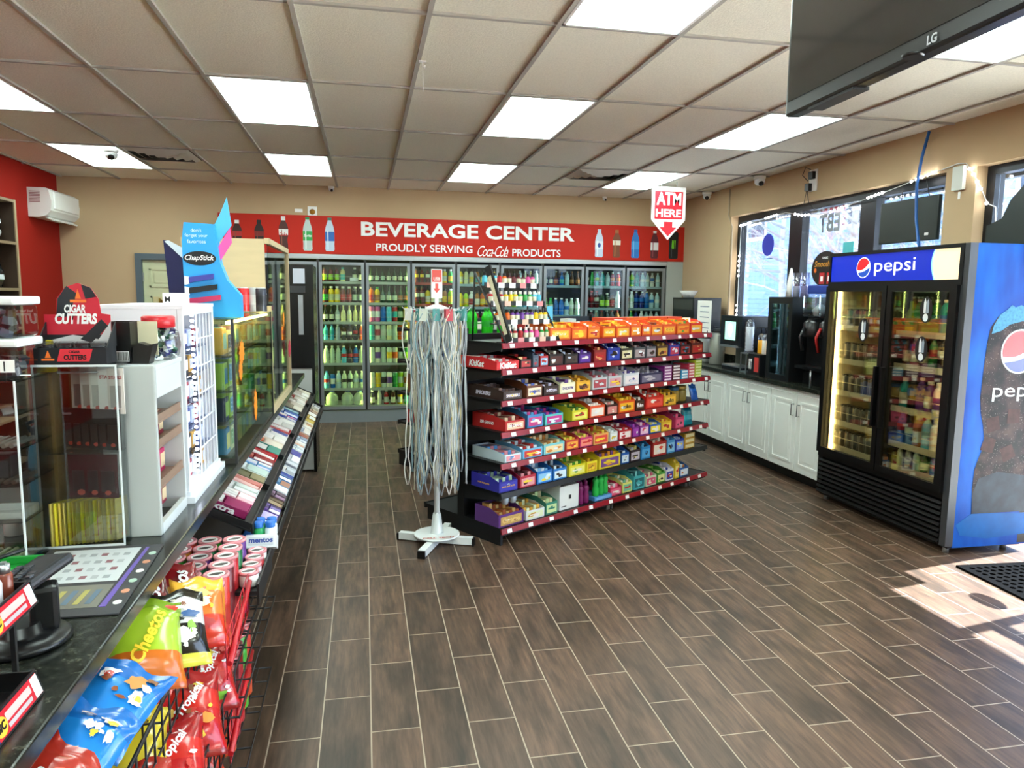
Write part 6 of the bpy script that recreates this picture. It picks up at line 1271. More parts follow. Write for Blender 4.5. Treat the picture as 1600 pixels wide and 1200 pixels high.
for k, (x, y, c, lb_) in enumerate(((-.87, 2.36, '#e6e4e2', 'white'), (-.83, 2.31, '#e3b9b4', 'pink'))):
    snack_bag('small_bag', .09, .09, .05, [(.3, '#d0605a'), (1, c)], f'small {lb_} plastic bag lying behind the acrylic towers', Matrix.Translation((x, y, CT+.002)), seed=k, cat='bag', tw_=.5)
o = MB().lathe([(.026, 0), (.027, .05), (.02, .06)], 14).obj('white_cup', WHITE); o.location = (-.96, 2.2, CT+.002); tag(o, 'white cup behind the left acrylic tower', 'cup')
# --- counter mat, tray, card reader, lighter racks
mm = thing('counter_mat', 'dark counter mat with printed lottery chart beside the acrylic tower', 'counter mat', (0, 0, CT+.001))
q = [(-.52, 1.59), (-.545, 2.045), (-.79, 2.045), (-.74, 1.6)]
def quadp(b, pts, z0, z1, mi=0): return b.prism(pts, z1-z0, mi, Matrix.Translation((0, 0, z0)))
quadp(MB(), [(-.515, 1.6), (-.535, 2.04), (-.81, 2.04), (-.8, 1.6)], 0, .003).obj('mat_base', mat('#3c3b3e', .5), mm)
quadp(MB(), [(-.575, 1.79), (-.585, 2.02), (-.79, 2.02), (-.785, 1.79)], .003, .0036).obj('printed_chart', mat('#c9ced0', .4), mm)
for r_ in range(4):
    b = MB()
    for c_ in range(7): quadp(b, [(x, y) for x, y in ((-.77+.026*c_, 1.81+.052*r_), (-.755+.026*c_, 1.81+.052*r_), (-.756+.026*c_, 1.83+.052*r_), (-.771+.026*c_, 1.83+.052*r_))], .0036, .0039, (r_+c_) % 3)
    b.obj('printed_row', [mat('#9a9fa4', .5), mat('#8a5a60', .5), mat('#aeb3b6', .5)], mm)
quadp(MB(), [(-.57, 1.64), (-.575, 1.77), (-.785, 1.77), (-.78, 1.64)], .003, .0036).obj('printed_map', mat('#77766c', .4), mm)
b = MB()
for k in range(8): x = -.77+.024*k; quadp(b, [(x, 1.66), (x+.012, 1.66), (x+.012, 1.74), (x, 1.74)], .0036, .0039, k % 2)
b.obj('printed_seats', [mat('#a8a05c', .5), mat('#5f7488', .5)], mm)
quadp(MB(), [(-.553, 1.64), (-.565, 2.02), (-.573, 2.02), (-.566, 1.64)], .003, .0037).obj('purple_stripe', mat('#6a55a8', .4), mm)
for k in range(6): quadp(MB(), ell(.009, .012, 12, -.535-.002*k, 1.66+.062*k), .003, .0038).obj('corner_sticker', mat(['#e6e4e0', '#c98a6a', '#a9c4b2'][k % 3], .4), mm)
gt = thing('plastic_tray', 'bright green plastic tray with a pen on the counter at the left edge', 'tray', (-.86, 1.88, CT))
bars([(-.12, .08, -.05, .05, 0, .012), (-.12, .08, -.05, -.04, .012, .03), (-.12, .08, .04, .05, .012, .03), (.07, .08, -.05, .05, .012, .03)], bev=.003).obj('tray_body', mat('#1f9a3c', .35), gt)
bars([(.02, .075, -.052, -.05, .004, .026)]).obj('label', DKGREY, gt)
o = MB().cyl((0, 0, 0), (.09, .05, .02), .005, 8).obj('pen', BLACK); o.location = (-.9, 1.85, CT+.035); tag(o, 'black pen lying across the green tray', 'pen')
cr2 = thing('card_reader', 'black card payment terminal on a round swivel base on the counter', 'card reader', (-.655, 1.5, CT))
MB().lathe([(.075, 0), (.085, .004), (.08, .014), (.05, .02), (.035, .022), (.032, .04), (.03, .04)], 30).obj('swivel_base', mat('#0d0e10', .3), cr2)
MB().box((.03, .03, .06), (.05, .05, .09), 0, (0, 0, R(20)), bev=.01).obj('stalk', mat('#0b0c0d', .35), cr2)
MB().box((.0, .04, .115), (.085, .15, .022), 0, (R(12), R(-10), R(-25)), bev=.008).obj('terminal_body', mat('#1b1c1f', .35), cr2)
kp = MB()
for i in range(3):
    for j in range(4): kp.box((-.025+.02*i, .01+.018*j, .128), (.013, .01, .004), 0, (R(12), R(-10), R(-25)))
kp.obj('keypad', mat('#3b3d42', .4), cr2)
def lighter_rack(loc, rz, lab, txt, n=4, light=True, legs=0, hl=.085):
    t = thing('lighter_rack', lab, 'lighter display', loc, rz)
    bars([(-hl, hl, -.03, .06, 0, .008), (-hl, -hl+.004, -.03, .06, .008, .04), (hl-.004, hl, -.03, .06, .008, .04), (-hl, hl, .056, .06, .008, .04)]).obj('tray', mat('#101012', .4), t)
    TL = Matrix.Translation((0, -.034, .022)) @ Euler((R(72), 0, 0)).to_matrix().to_4x4()
    MB().box((0, 0, -.002), (hl*2, .044, .004), 0).obj('front_frame', mat('#18181b', .4), t, *(lambda d: (d[0], d[1].to_euler()))(TL.decompose()))
    def lab_(name, x0, x1, y0, y1, z, c):
        b = MB()
        b.v = [tuple(TL @ Vector(p)) for p in ((x0, y0, z), (x1, y0, z), (x1, y1, z), (x0, y1, z))]; b.f = [(0, 1, 2, 3)]; b.m = [0]; b.s = [False]
        return b.obj(name, mat(c, .4), t)
    lab_('front_label', -hl+.006, hl-.006, -.018, .018, .0008, '#c5182a')
    lab_('label_end', hl-.03, hl-.007, -.017, .017, .0014, '#f4f2f2')
    lab_('label_print', -hl+.05, hl-.036, -.002, .011, .0014, '#e9b8b4'); lab_('label_print', -hl+.05, hl-.04, -.013, -.006, .0014, '#b9aeb0')
    lab_('label_corner', -hl+.006, -hl+.016, -.018, .018, .0011, '#1d2f8c')
    b = MB().prism(ell(.019, .015, 20, -hl+.03, 0), .0006, 0, TL @ Matrix.Translation((0, 0, .0014))); b.obj('logo_oval', mat('#f0b93a', .4), t)
    text(txt, TL @ Matrix.Translation((-hl+.03, 0, .0026)), BLACK, t, w_=.028, bold=.05, shear=.2)
    if legs:
        for x in (-hl+.01, hl-.01):
            for y in (0, .05): MB().bb(x-.004, x+.004, y-.004, y+.004, -legs, 0).obj('leg', mat('#101012', .4), t)
    if light:
        for k in range(n):
            for jj in range(2):
                c, nmc = [('#1d6a9a', 'blue'), ('#8ab4cc', 'pale blue'), ('#5a2a4a', 'plum'), ('#2a8a6a', 'green'), ('#c9c4c8', 'silver'), ('#20242c', 'black'), ('#7a3a2a', 'brown')][(k*2+jj) % 7]
                L_ = thing('lighter', f"{nmc} pocket lighter, {['front', 'back'][jj]} row of the raised lighter rack, {ORD[k]} from left", 'lighter', Matrix.Translation(loc) @ Matrix.Rotation(rz, 4, 'Z') @ Vector((-.06+.039*k, -.002+.034*jj, .0085)), rz, 'lighters in the rack')
                MB().lathe([(.011, 0), (.012, .005), (.012, .055), (.01, .06)], 10).obj('lighter_body', mat(c, .25), L_)
                MB().lathe([(.009, .06), (.009, .075)], 10).bb(-.006, .002, -.004, .004, .075, .08).obj('metal_hood', STEEL, L_)
    return t
lighter_rack((-.58, 1.215, CT), R(90), 'lower lighter rack with red label at the counter edge, farther one', 'BiC', light=False)
lighter_rack((-.58, 1.035, CT), R(90), 'lower lighter rack with red label at the counter edge, nearer the viewer', 'BiC', light=False)
lighter_rack((-.615, 1.3, CT+.125), R(90), 'raised black lighter rack with red label and upright lighters, in front of the card reader', 'BiC', legs=.125)
lighter_rack((-.615, 1.12, CT+.125), R(90), 'raised black lighter rack with red label, empty, nearest the viewer', 'BiC', light=False, legs=.125)

# ---------------------------------------------------------------- racks on the counter front, facing the aisle
# far part: two sloping tiers of gum and candy boxes, y 2.75 - 6.3
fr = thing('sloping_candy_rack', 'black two-tier sloping candy rack on the front of the sales counter', 'rack', (0, 0, 0))
for (x0, z0, x1, z1, nm) in ((-.64, .86, -.42, .755, 'upper_tier'), (-.47, .72, -.355, .655, 'lower_tier')):
    a = math.atan2(z0-z1, x1-x0); ln = math.hypot(x1-x0, z0-z1)
    b = MB().box(((x0+x1)/2, 4.52, (z0+z1)/2-.006), (ln, 3.55, .006), 0, (0, a, 0))
    b.box((x1+.004, 4.52, z1+.004), (.006, 3.55, .035), 0)
    for y in (2.75, 3.3, 3.9, 4.5, 5.1, 5.7, 6.29): b.box(((x0+x1)/2, y, (z0+z1)/2+.008), (ln, .004, .03), 0, (0, a, 0))
    b.obj(nm, blk, fr)
bars([(-.645, -.63, 2.76, 6.3, .06, .86)]).obj('rack_back', blk, fr)
for y in (2.8, 4.5, 6.27): MB().tube([(-.63, y, .5), (-.38, y, .65)], .01, 6).obj('bracket', blk, fr)
for i, (x0, z0, x1, z1, n) in enumerate(((-.63, .868, -.43, .772, 26), (-.462, .724, -.365, .669, 26))):
    a = math.atan2(z0-z1, x1-x0); y = 2.79
    palu = [('#8e1f55', '#e8e0e4', 'magenta'), ('#e8a9b4', '#f3e9ea', 'pink'), ('#e3e9e6', '#cfd8d2', 'white'), ('#e7b9b4', '#c97a70', 'pale pink'), ('#6a6a4a', '#87805c', 'olive card'), ('#e9efec', '#b8ccc4', 'white'), ('#4c8cc0', '#d8d2e6', 'blue'), ('#8f2a2c', '#d9806a', 'red'), ('#b02a34', '#e6d8d2', 'red'), ('#3f8a7c', '#c9303a', 'green and red'), ('#e7dacb', '#d9683a', 'cream'), ('#e9e2dc', '#c9b8ac', 'cream'), ('#dcdfe2', '#1f3a8a', 'white and blue'), ('#a8242c', '#e8e2e0', 'red'), ('#e3e1dd', '#c4c0ba', 'white'), ('#d6d3ce', '#e6e4e0', 'pale grey'), ('#2c4fae', '#e0869a', 'blue'), ('#2a62b0', '#d8e4f0', 'blue'), ('#27303c', '#8ab4c4', 'dark'), ('#d9d2c4', '#8f8878', 'beige'), ('#c2b8ac', '#8a3a34', 'beige'), ('#e6dfd8', '#b0a090', 'pale'), ('#a83a34', '#dcd4ca', 'red'), ('#c9c2b4', '#6a6a6a', 'grey'), ('#e0d6ca', '#a0766a', 'cream'), ('#b8a898', '#e4dccc', 'tan')]
    pall = [('#2f6fc0', '#2ca05a', 'blue and green'), ('#3aa0d8', '#d8e8f0', 'sky blue'), ('#4a2a80', '#b8a8d8', 'purple'), ('#5a3a90', '#2a1a50', 'purple'), ('#5c4a34', '#8a7452', 'brown card'), ('#3a1a34', '#8a6a8a', 'dark plum'), ('#c8d4de', '#6a86a0', 'pale blue'), ('#5a8ab4', '#a06a52', 'blue'), ('#4a6aa0', '#2a3a9a', 'blue'), ('#c9cdd4', '#8a8e9a', 'silver'), ('#d0d4da', '#4a5266', 'silver'), ('#b4b8c0', '#e0e2e6', 'silver'), ('#c9b08a', '#3a3a9a', 'tan'), ('#b9c2cc', '#e2e6ea', 'pale grey'), ('#a9b4c4', '#d09a7a', 'grey'), ('#8a9ab4', '#d8dce6', 'grey blue'), ('#c4a48c', '#a85a4a', 'tan'), ('#a8b0c4', '#e0d8d0', 'grey'), ('#a05a3a', '#e6dcd0', 'rust'), ('#e0d8c8', '#b87a3a', 'cream'), ('#b8903a', '#d8c04a', 'gold'), ('#caa83a', '#e8dc8a', 'gold'), ('#5a5a64', '#c4c4cc', 'grey'), ('#8a5a4a', '#d0b8a0', 'brown'), ('#c8c0b4', '#8a8478', 'beige'), ('#9a9aa4', '#e0e0e4', 'grey')]
    P_ = palu if i == 0 else pall; k = 0
    while y < 6.2 and k < 26:
        dy = .105 if k < 8 else .135; dx = (.2 if i == 0 else .1)
        c1, c2, wd = P_[k]
        t = thing('gum_box', f"{wd} candy box, counter-front rack {['upper', 'lower'][i]} tier, {ORD[k]+' from near' if k < 13 else ORD[25-k]+' from far'} end", 'candy box', (x0+.002, y, z0-.002), 0, 'candy boxes on the counter-front rack', rot=(0, a, 0))
        h = .032 if i == 0 else .025
        MB().bb(0, dx, 0, dy-.008, 0, .004).bb(0, dx, 0, .003, 0, h).bb(0, dx, dy-.011, dy-.008, 0, h).bb(dx-.003, dx, 0, dy-.008, 0, h*.8).bb(0, .003, 0, dy-.008, 0, h*1.5).obj('carton', mat(c1, .4), t)
        b = MB(); rr = random.Random(k*3+i); nn = [1, 2, 3, 1, 2][(k*2+i) % 5]; nx = [2, 3, 2, 1, 3][(k+i) % 5] if i == 0 else 1+k % 2
        for q in range(nn):
            for p in range(nx):
                cw = dx/nx; cy2 = (dy-.016)/nn
                b.box((cw*(p+.5), .005+cy2*(q+.5), h*.5+rr.uniform(0, .006)), (cw*.9, cy2*.86, h*.8), (p+q+k) % 2 if rr.random() < .7 else 2, (rr.uniform(-.08, .08), rr.uniform(-.05, .05), 0))
        b.obj('candy', [mat(c2, .3), mat(c1, .3), mat('#e9e6e2', .3)], t)
        if i == 0 and k == 0: text('Extra', face((.1, -.0008, .017), '-y'), WHITE, t, w_=.11, h_=.026, bold=.04, shear=.15)
        y += dy+.002; k += 1
# canister rack in the middle, y 1.95 - 2.75
CANC = ['#2a7a4a', '#8a2a5a', '#c4353a', '#e8a02c', '#d8542a', '#8c1f2c', '#2a3f8c', '#58b83a']
CANN = ['green', 'violet', 'red', 'amber', 'orange', 'dark red', 'blue', 'bright green']
cr3 = thing('canister_rack', 'red and black wire rack holding chip canisters on the counter front', 'rack', (0, 0, 0))
bars([(-.42, -.345, 2.38, 2.72, .655, .667), (-.352, -.345, 2.38, 2.72, .62, .69)]).obj('tin_ledge', blk, cr3)
b = MB()
for (xa, xb, z) in ((-.62, -.39, .51), (-.47, -.34, .5), (-.6, -.36, .22)):
    for k in range(6): x = xa+(xb-xa)*k/5; b.tube([(x, 1.93, z), (x, 2.74, z)], .003, 4)
    for k in range(9): y = 1.94+.1*k; b.tube([(xa, y, z-.003), (xb, y, z-.003)], .003, 4)
b.obj('wire_shelves', blk, cr3)
def wire_panel(par, x, ya, yb, z0, z1, nm, mt, skew=0, ny=8, nz=5, r=.0026):
    b = MB()
    for k in range(ny+1):
        t_ = k/ny; y = ya+(yb-ya)*t_; b.tube([(x+skew*t_, y, z0), (x+skew*t_, y, z1)], r, 5)
    for k in range(nz+1): z = z0+(z1-z0)*k/nz; b.tube([(x, ya, z), (x+skew, yb, z)], r, 5)
    return b.obj(nm, mt, par)
redwire = mat('#c01824', .3)
wire_panel(cr3, -.37, 1.95, 2.4, .6, .72, 'red_wire_front', redwire, -.01, 8, 3, .0018); wire_panel(cr3, -.37, 1.95, 2.4, .36, .47, 'red_wire_front', redwire, -.01, 8, 3, .0018)
MB().tube([(-.36, 1.93, .655), (-.378, 2.43, .69)], .008, 8).obj('red_rail', redwire, cr3)
MB().tube([(-.36, 1.9, .42), (-.378, 2.41, .45)], .008, 8).obj('red_rail', redwire, cr3)
def canister(x, y, z, h, c, nm, lab, txt=None, r=.0375):
    t = thing('chip_canister', lab, 'chip canister', (x, y, z), 0, 'chip canisters on the counter front')
    MB().lathe([(r*.96, 0), (r, .004), (r, h*.3), (r, h-.006), (r*.97, h-.004)], 20, mis=[0, 0, 1, 1]).obj('tube', [mat(c, .3), mat({'green': '#1e6a40', 'amber': '#d8842a', 'orange': '#c8342a', 'red': '#b02028', 'violet': '#5a2a7a', 'dark red': '#6a141c', 'blue': '#1c2c6a', 'bright green': '#3a9a2c'}.get(nm, c), .3)], t)
    MB().lathe([(r*1.03, h-.006), (r*1.03, h+.002), (r*.9, h+.004), (r*.86, h+.001), (0, h+.0012)], 24).obj('lid', mat('#d88a90', .2), t)
    MB().prism([(-.02, -.004), (0, -.012), (.02, -.004), (.02, .004), (0, .01), (-.02, .004)], .0006, 0, Matrix.Translation((0, 0, h+.0014)) @ Matrix.Rotation(.4, 4, 'Z')).prism(ell(r*.7, r*.7, 20), .0003, 1, Matrix.Translation((0, 0, h+.0012))).obj('lid_print', [mat('#4a4440', .4), mat('#ece6e4', .4)], t)
    return t
kk = 0
for j in range(6):
    for i in range(3):
        x = -.45-.08*i; y = 2.18+.081*j; ci = [3, 4, 5, 2, 0, 1, 0, 7][(j+i*2) % 8]
        canister(x, y, .515, .262, CANC[ci], CANN[ci], f"pink-lidded {CANN[ci]} canister, upper cluster, {ORD[j]} row back, {['aisle side', 'middle', 'counter side'][i]}")
for j in range(4):
    c = ['#e4e0de', '#d9c4c8', '#a8303c', '#d8dcd8'][j % 4]
    canister(-.385, 2.44+.068*j, .668, .045, c, ['white', 'pale pink', 'red', 'pale grey'][j % 4], f"white-lidded {['white', 'pale pink', 'red', 'pale grey'][j % 4]} canister, rack's outer row, {ORD[j]} from near end", r=.032)
for j in range(5):
    for i in range(2):
        ci = [4, 5, 2, 7][(j+i) % 4]; canister(-.44-.078*i, 2.22+.083*j, .228, .26, CANC[ci], CANN[ci], f"pink-lidded {CANN[ci]} canister, lower cluster, {ORD[j]} row back, {['aisle side', 'counter side'][i]}")
o = packet('mint_box', (.11, .06, .05), ('#dfe1e4', '#c9ccd2'), -.385, 2.73, .69, 'white box of mints at the end of the outer canister row', 'mint box', None, M0=Matrix(), rot=(R(-25), 0, 0))
text('mentos', face((0, -.0015, .028), '-y'), mat('#1f3a8a', .4), o, w_=.085, h_=.018, bold=.04)
for k in range(4):
    o = thing('mint_bottle', f"blue-capped gum bottle on the lower tier beside the white mint box, {ORD[k]} of four", 'gum bottle', (-.4+.042*(k % 2), 2.8+.05*(k//2), .7), 0, 'gum bottles')
    MB().lathe([(.016, 0), (.02, .005), (.02, .04), (.016, .048)], 12).obj('bottle_body', mat(['#2aa05a', '#e4ecee'][k % 2], .25), o)
    MB().lathe([(.017, .048), (.018, .05), (.018, .068), (.012, .07)], 12).obj('cap', mat('#2a6fc8', .3), o)
# --- near part: wire baskets of chip bags
cb = thing('chip_basket_rack', 'black wire basket rack full of chip bags on the near counter front', 'rack', (0, 0, 0))
wire_panel(cb, -.44, 1.0, 2.08, .60, .74, 'upper_basket_front', blk, 0, 18, 3); wire_panel(cb, -.375, 1.0, 2.08, .42, .56, 'lower_basket_front', blk, 0, 18, 3)
for z, xf in ((.62, -.44), (.42, -.375)):
    b = MB()
    for k in range(8): x = -.62+(xf+.62)*k/7; b.tube([(x, .9, z), (x, 2.08, z)], .003, 4)
    for k in range(13): y = .9+.098*k; b.tube([(-.62, y, z-.003), (xf, y, z-.003)], .003, 4)
    b.obj('basket_floor', blk, cb)
for y in (2.08, 1.6):
    b = MB()
    for k in range(5): x = -.6+.04*k; b.tube([(x, y, .62), (x, y, .76)], .0026, 4)
    for z in (.64, .7, .76): b.tube([(-.6, y, z), (-.44, y, z)], .0026, 4)
    b.obj('divider', blk, cb)
for y in (.95, 2.08): bars([(-.64, -.62, y-.01, y+.01, .0, .9)]).obj('upright', blk, cb)
MB().tube([(-.44, 1.02, .745), (-.44, 2.08, .745)], .004, 6).obj('front_rail', blk, cb)
def BM(x, y, z, rx, ry, rz): return Matrix.Translation((x, y, z)) @ Euler((R(rx), R(ry), R(rz))).to_matrix().to_4x4()
# bags lean back against the counter, faces up and towards the aisle
def bag(x, y, z, lean, yaw, roll, w_, h, cols, lab, **k):
    M_ = Matrix.Translation((x, y, z)) @ Matrix.Rotation(R(yaw), 4, 'Z') @ Matrix.Rotation(R(lean), 4, 'X') @ Matrix.Rotation(R(roll), 4, 'Y') @ Matrix.Translation((0, 0, -h/2))
    return snack_bag('chip_bag', w_, h, k.pop('t', .07), cols, lab, M_, grp=None, **k)
bag(-.49, 1.45, .83, -62, 35, 50, .155, .2, [(.1, '#1669b4'), (.7, '#1f7fd0'), (1, '#1668b8')], 'blue cookie bag with brown and white print, upper of two under the counter', seed=21, art=[(.15, .72, .14, .09, '#c98a4a'), (-.2, .75, .12, .06, '#eef2f6'), (.25, .55, .1, .1, '#e8e2d8'), (.3, .82, .08, .05, '#8a5a34')], t=.065)
bag(-.50, 1.31, .83, -62, 25, 40, .145, .18, [(.1, '#1669b4'), (.72, '#1f7fd0'), (1, '#1668b8')], 'blue cookie bag with white print, nearer the viewer and partly under the counter', seed=22, art=[(.2, .8, .12, .07, '#eef2f6'), (-.1, .84, .1, .04, '#a8754a'), (.3, .62, .06, .08, '#e4e8ee')], t=.065)
bag(-.505, 1.73, .82, -52, 40, 20, .17, .23, [(.1, '#b8541c'), (.38, '#c8681e'), (.86, '#9ab82a'), (1, '#7a9a1e')], 'green and orange cheese puff bag under the counter edge', txt='Cheetos', tcol='#f0c828', seed=23, trot=1.15, tw_=.85, tz_=.52, t=.06)
bag(-.462, 1.82, .81, -48, 32, 10, .15, .2, [(.12, '#d8d44a'), (.5, '#1a1712'), (.85, '#e9e7e2'), (1, '#222018')], 'black white and yellow popcorn bag in the upper basket', seed=24, art=[(.1, .35, .2, .1, '#e9e6dc'), (-.2, .3, .12, .08, '#c8c43a'), (.2, .6, .16, .06, '#3a5a8a'), (-.1, .7, .14, .05, '#c8442a'), (0, .55, .1, .05, '#2a2a20'), (.2, .45, .08, .08, '#8ab04a')], t=.06)
bag(-.51, 2.06, .79, -42, 42, 5, .15, .2, [(.12, '#8a1a1c'), (.5, '#a4201c'), (.62, '#e8c04a'), (1, '#7a1518')], 'red and gold corn chip bag leaning against the chip canisters', txt='Fritos', seed=25, trot=1.2, tw_=.8, tz_=.6, t=.055)
bag(-.555, 1.96, .79, -42, 48, 5, .15, .2, [(.12, '#7a1518'), (.5, '#8a1a1c'), (.6, '#d8a83a'), (1, '#6a1216')], 'dark red corn chip bag between the cheese puffs and another corn chip bag', txt='Fritos', seed=26, trot=1.2, tw_=.8, tz_=.58, t=.055)
bag(-.445, 2.0, .77, -38, 35, 12, .14, .19, [(.1, '#c8281c'), (.45, '#d9381c'), (.8, '#e8742a'), (1, '#f0b43a')], 'red and orange curly chip bag in the upper basket', seed=27, art=[(-.05, .75, .22, .12, '#f2d47a'), (.05, .6, .14, .06, '#f4e4b0'), (.0, .3, .2, .12, '#b41c18')], t=.055)
TC = [(.1, '#8f1414'), (.5, '#b81a1c'), (.72, '#c8281e'), (1, '#a01618')]
bag(-.52, 1.78, .65, -50, 30, 10, .16, .22, TC, 'dark red plantain chip bag low beside the blue bags', txt='Tropical', seed=28, trot=.9, t=.055, tw_=.6, art=[(.15, .25, .2, .1, '#e0b83a')])
bag(-.43, 1.78, .61, -52, 35, 15, .16, .22, TC, 'red plantain chip bag with white script in the basket middle', txt='Tropical', seed=29, trot=.9, t=.055, tw_=.6, art=[(-.1, .25, .25, .12, '#e8c83a'), (.2, .38, .12, .06, '#d8842a')])
bag(-.425, 1.98, .6, -35, 32, 5, .14, .2, TC, 'red and yellow plantain chip bag leaning at the basket end', txt='Tropical', seed=30, trot=1.0, t=.055, tw_=.6, art=[(-.1, .82, .22, .12, '#f0d83a'), (.1, .2, .16, .08, '#7ab83a')])
bag(-.435, 1.62, .585, -55, 38, 18, .16, .22, TC, 'red plantain chip bag nearest the basket front', txt='Tropical', seed=31, trot=.9, t=.055, tw_=.6, art=[(.1, .22, .2, .1, '#e8c83a'), (.25, .3, .08, .06, '#8ac43a')])
bag(-.51, 1.6, .64, -58, 35, 20, .16, .2, [(.1, '#c8a81c'), (1, '#dcc42a')], 'yellow pretzel bag lying beside the red plantain chips', txt='Rold Gold', tcol='#3a2a14', seed=32, trot=.9, t=.055, tw_=.6)
bag(-.52, 1.18, .83, -65, 25, 60, .16, .2, [(.14, '#b8561c'), (.5, '#8a2418'), (1, '#a82a1c')], 'orange and brown chip bag at the very bottom left', seed=33, t=.06, art=[(0, .4, .2, .1, '#e9d8b0'), (.1, .7, .16, .08, '#c8442a')])
bag(-.46, 1.44, .6, -60, 30, 10, .16, .22, [(.14, '#8a1c18'), (1, '#b02a20')], 'red chip bag underneath the orange and brown one', seed=34, t=.055, art=[(0, .4, .2, .1, '#e9d8b0')])
for k in range(6):
    bag(-.46, 1.1+.15*k, .46, -40, 40, 5, .18, .25, [(.1, '#8f1414'), (.55, ['#b8241c', '#d8a82a', '#c83a1c'][k % 3]), (1, '#7a1418')], f'chip bag in the lower wire basket, {ORD[k]} from the near end', seed=40+k, t=.06, art=[(0, .45, .22, .12, '#e8d47a')])
# ---------------------------------------------------------------- ceiling and left wall items
tv = thing('television', 'large black wall television hung from the ceiling at the upper right', 'television', (1.165, 1.4, 2.15), R(-3.5))
TW, TH = 1.23, .7
MB().box((.03, 0, TH/2), (.045, TW, TH), 0, None, bev=.008).obj('tv_body', mat('#0c0c0e', .3), tv)
bars([(.0055, .0075, -TW/2+.018, TW/2-.018, .04, TH-.016)]).obj('screen', mat('#0b1214', .12, coat=.5), tv)
for ya, yb_ in ((-TW/2+.05, -TW/2+.33), (TW/2-.33, TW/2-.12)): bars([(.012, .055, ya, yb_, -.006, .002)]).obj('speaker_grille', mat('#1b1b1e', .5), tv)
MB().lathe([(.02, 0), (.024, .006), (0, .008)], 14, at=(.0, .05, -.003)).obj('sensor_pod', mat('#141416', .3), tv)
text('LG', face((.004, 0, .02), '-x'), mat('#c9ccd0', .4, .5), tv, w_=.03, bold=.03)
MB().tube([(.06, 0, TH*.55), (.14, 0, TH*.6), (.14, 0, .74)], .025, 10).obj('ceiling_mount', mat('#1a1a1c', .4), tv)
atm = thing('hanging_sign', 'white and red ATM HERE arrow sign hanging from the ceiling', 'sign', (3.33, 7.8, 2.83))
MB().prism([(-.2, 0), (.2, 0), (.2, -.36), (0, -.58), (-.2, -.36)], .006, 0, face((0, 0, 0), '-y')).obj('sign_board', mat('#f2f2f2', .4), atm)
sr = mat('#d4182c', .4)
MB().prism([(-.165, -.05), (.165, -.05), (.165, -.35), (-.165, -.35)], .001, 0, face((0, -.0065, 0), '-y')).obj('red_panel', sr, atm)
text('ATM', face((0, -.008, -.13), '-y'), WHITE, atm, w_=.29, h_=.14, bold=.03)
text('HERE', face((0, -.008, -.285), '-y'), WHITE, atm, w_=.3, h_=.085, bold=.03)
MB().prism([(-.05, -.38), (.05, -.38), (.05, -.44), (.1, -.44), (0, -.54), (-.1, -.44), (-.05, -.44)], .001, 0, face((0, -.0065, 0), '-y')).obj('arrow', sr, atm)
for x in (-.09, .09): MB().tube([(x, 0, -.01), (x, 0, .058)], .004, 6).obj('hanger', STEEL, atm)
def dome(x, y, lab, rz=0, s_=1):
    t = thing('security_camera', lab, 'security camera', (x, y, 2.889), rz, 'dome cameras on the ceiling')
    MB().lathe([(.062*s_, 0), (.062*s_, -.03*s_), (.05*s_, -.035*s_)][::-1], 20).obj('camera_base', WHITE, t)
    MB().lathe([(.0, -.1*s_), (.03*s_, -.095*s_), (.05*s_, -.075*s_), (.055*s_, -.05*s_), (.05*s_, -.03*s_)], 20).obj('camera_ball', mat('#dfe1e2', .35), t)
    MB().lathe([(.026*s_, 0), (.026*s_, .014), (0, .016)], 16, at=(0, 0, 0)).obj('lens', BLACK, t, (.01*s_, -.035*s_, -.078*s_), (R(125), 0, 0))
    return t
dome(-2.22, 7.38, 'white dome camera in front of the far left light panel')
dome(4.08, 7.2, 'white dome camera beside the top of the window wall', R(-20))
dome(-.37, 9.25, 'small white dome camera at the top of the back wall above the banner', 0, .6)
cm3 = dome(4.1, 8.45, 'white bullet-shaped camera in the far right corner of the ceiling', R(-40), .9)
dome(3.05, 9.2, 'tiny white dome camera near the back wall by the ATM sign', 0, .5)
def vent(x, y, lab):
    t = thing('ceiling_vent', lab, 'vent', (x, y, 2.889), group='ceiling air vents')
    bars([(-.29, .29, -.29, .29, .0, .006)]).obj('backing', mat('#0b0b0b', .8), t)
    b = MB()
    for k, s_ in enumerate((.285, .215, .145, .075)):
        for a in range(4):
            ang = a*PI/2; c_, q_ = math.cos(ang), math.sin(ang)
            M_ = Matrix.Rotation(ang, 4, 'Z')
            pts = [M_ @ Vector(p) for p in ((-s_, -s_, -.002-.004*k), (s_, -s_, -.002-.004*k), (s_-.045, -s_+.045, -.026-.004*k), (-s_+.045, -s_+.045, -.026-.004*k))]
            b.add(pts, [(0, 1, 2, 3)], 0)
    b.obj('louvres', mat('#c9c4bb', .5), t)
    return t
vent((gx(-1)+gx(0))/2, gy(3)+.28, 'square louvred ceiling vent at the far left beside a light panel')
vent((gx(6)+gx(7))/2-.02, gy(3)+.28, 'square louvred ceiling vent left of the far right light panel')
hk = MB().tube([(0, 0, 0), (0, 0, -.03), (.012, 0, -.035), (.012, 0, -.02)], .003, 6).tube([(0, 0, -.03), (.004, 0, -.16)], .0012, 5).bb(-.02, .02, -.012, .012, -.006, 0).obj('ceiling_hook', WHITE); hk.location = (.33, 4.2, 2.889); tag(hk, 'small white hook with a thread hanging from the ceiling grid', 'hook')
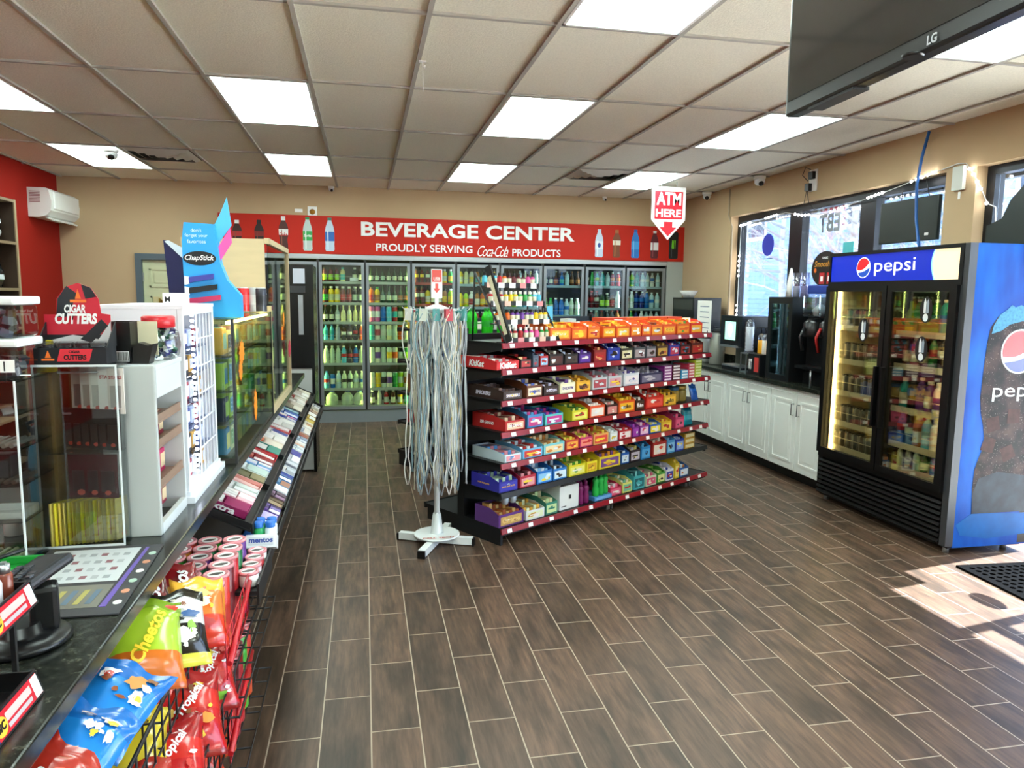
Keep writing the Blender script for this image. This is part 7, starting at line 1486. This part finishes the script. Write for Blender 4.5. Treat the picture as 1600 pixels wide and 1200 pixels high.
# reflections seen on the ceiling come from the sun; split air conditioner on the red wall
ac = thing('air_conditioner', 'white split air conditioner mounted high on the red wall', 'air conditioner', (-3.4, 8.98, 2.52))
prof = [(0, -.15), (0, .15), (.17, .15), (.2, .13), (.225, .02), (.215, -.08), (.17, -.13), (.1, -.15)]
MB().prism([(x, z) for x, z in prof], .78, 0, face((0, .37, 0), '-y')).obj('housing', mat('#e3e3e0', .4), ac)
bars([(.205, .232, -.34, .34, -.06, .12)], bev=.01).obj('front_cover', mat('#eeeeec', .35), ac)
MB().box((.16, 0, -.155), (.1, .66, .012), 0, (0, R(25), 0)).obj('air_flap', mat('#dededb', .4), ac)
b = MB()
for k in range(8): b.bb(.02, .12, -.4125, -.41, .0+.015*k, .009+.015*k)
b.obj('side_grille', mat('#9a6a6e', .5), ac)
# wooden shelving at the far left
sh = thing('wooden_shelf_unit', 'tall dark wooden shelf unit at the left edge by the red wall', 'shelving', (-3.38, 6.2, 0))
wdm = mat('#6b4a2c', .6, noise=.4, scale=6, stretch=(1, 1, 8))
bars([(0, .38, 1.07, 1.1, 0, 2.4), (0, .38, -.6, -.57, 0, 2.4), (0, .02, -.57, 1.07, 0, 2.4)]).obj('side_and_back', mat('#3f2b1c', .6), sh)
for z in (2.385, 2.02, 1.62, 1.28, .9, .5, .1): bars([(.0, .39, -.57, 1.07, z-.012, z+.012)]).obj('shelf', mat('#8a7256', .6), sh)
bars([(.38, .39, 1.065, 1.1, 0, 2.4)]).obj('edge_trim', mat('#a58c6c', .6), sh)
rh_ = random.Random(12)
for zi, (z, hh) in enumerate(((2.033, .26), (1.633, .2), (1.293, .2))):
    for k in range(5):
        c = ['#e2e4e6', '#15181c', '#2a3542', '#c9ccd0', '#1a1a1c'][(k+zi) % 5]
        nm = ['white', 'black', 'slate', 'pale grey', 'black'][(k+zi) % 5]
        snack_bag('cap_pack', .17, hh, .12, [(.35, c), (.6, '#101214' if c != '#15181c' else '#dfe2e4'), (1, c)], f"{nm} bagged item, wooden unit's {['top', 'middle', 'lower'][zi]} shelf in view, {ORD[k]} from far end", BM(-3.12, 7.12-.2*k, z, 0, 0, 75), seed=60+k+zi*7, cat='packaged goods', grp='bagged goods on the wooden unit')
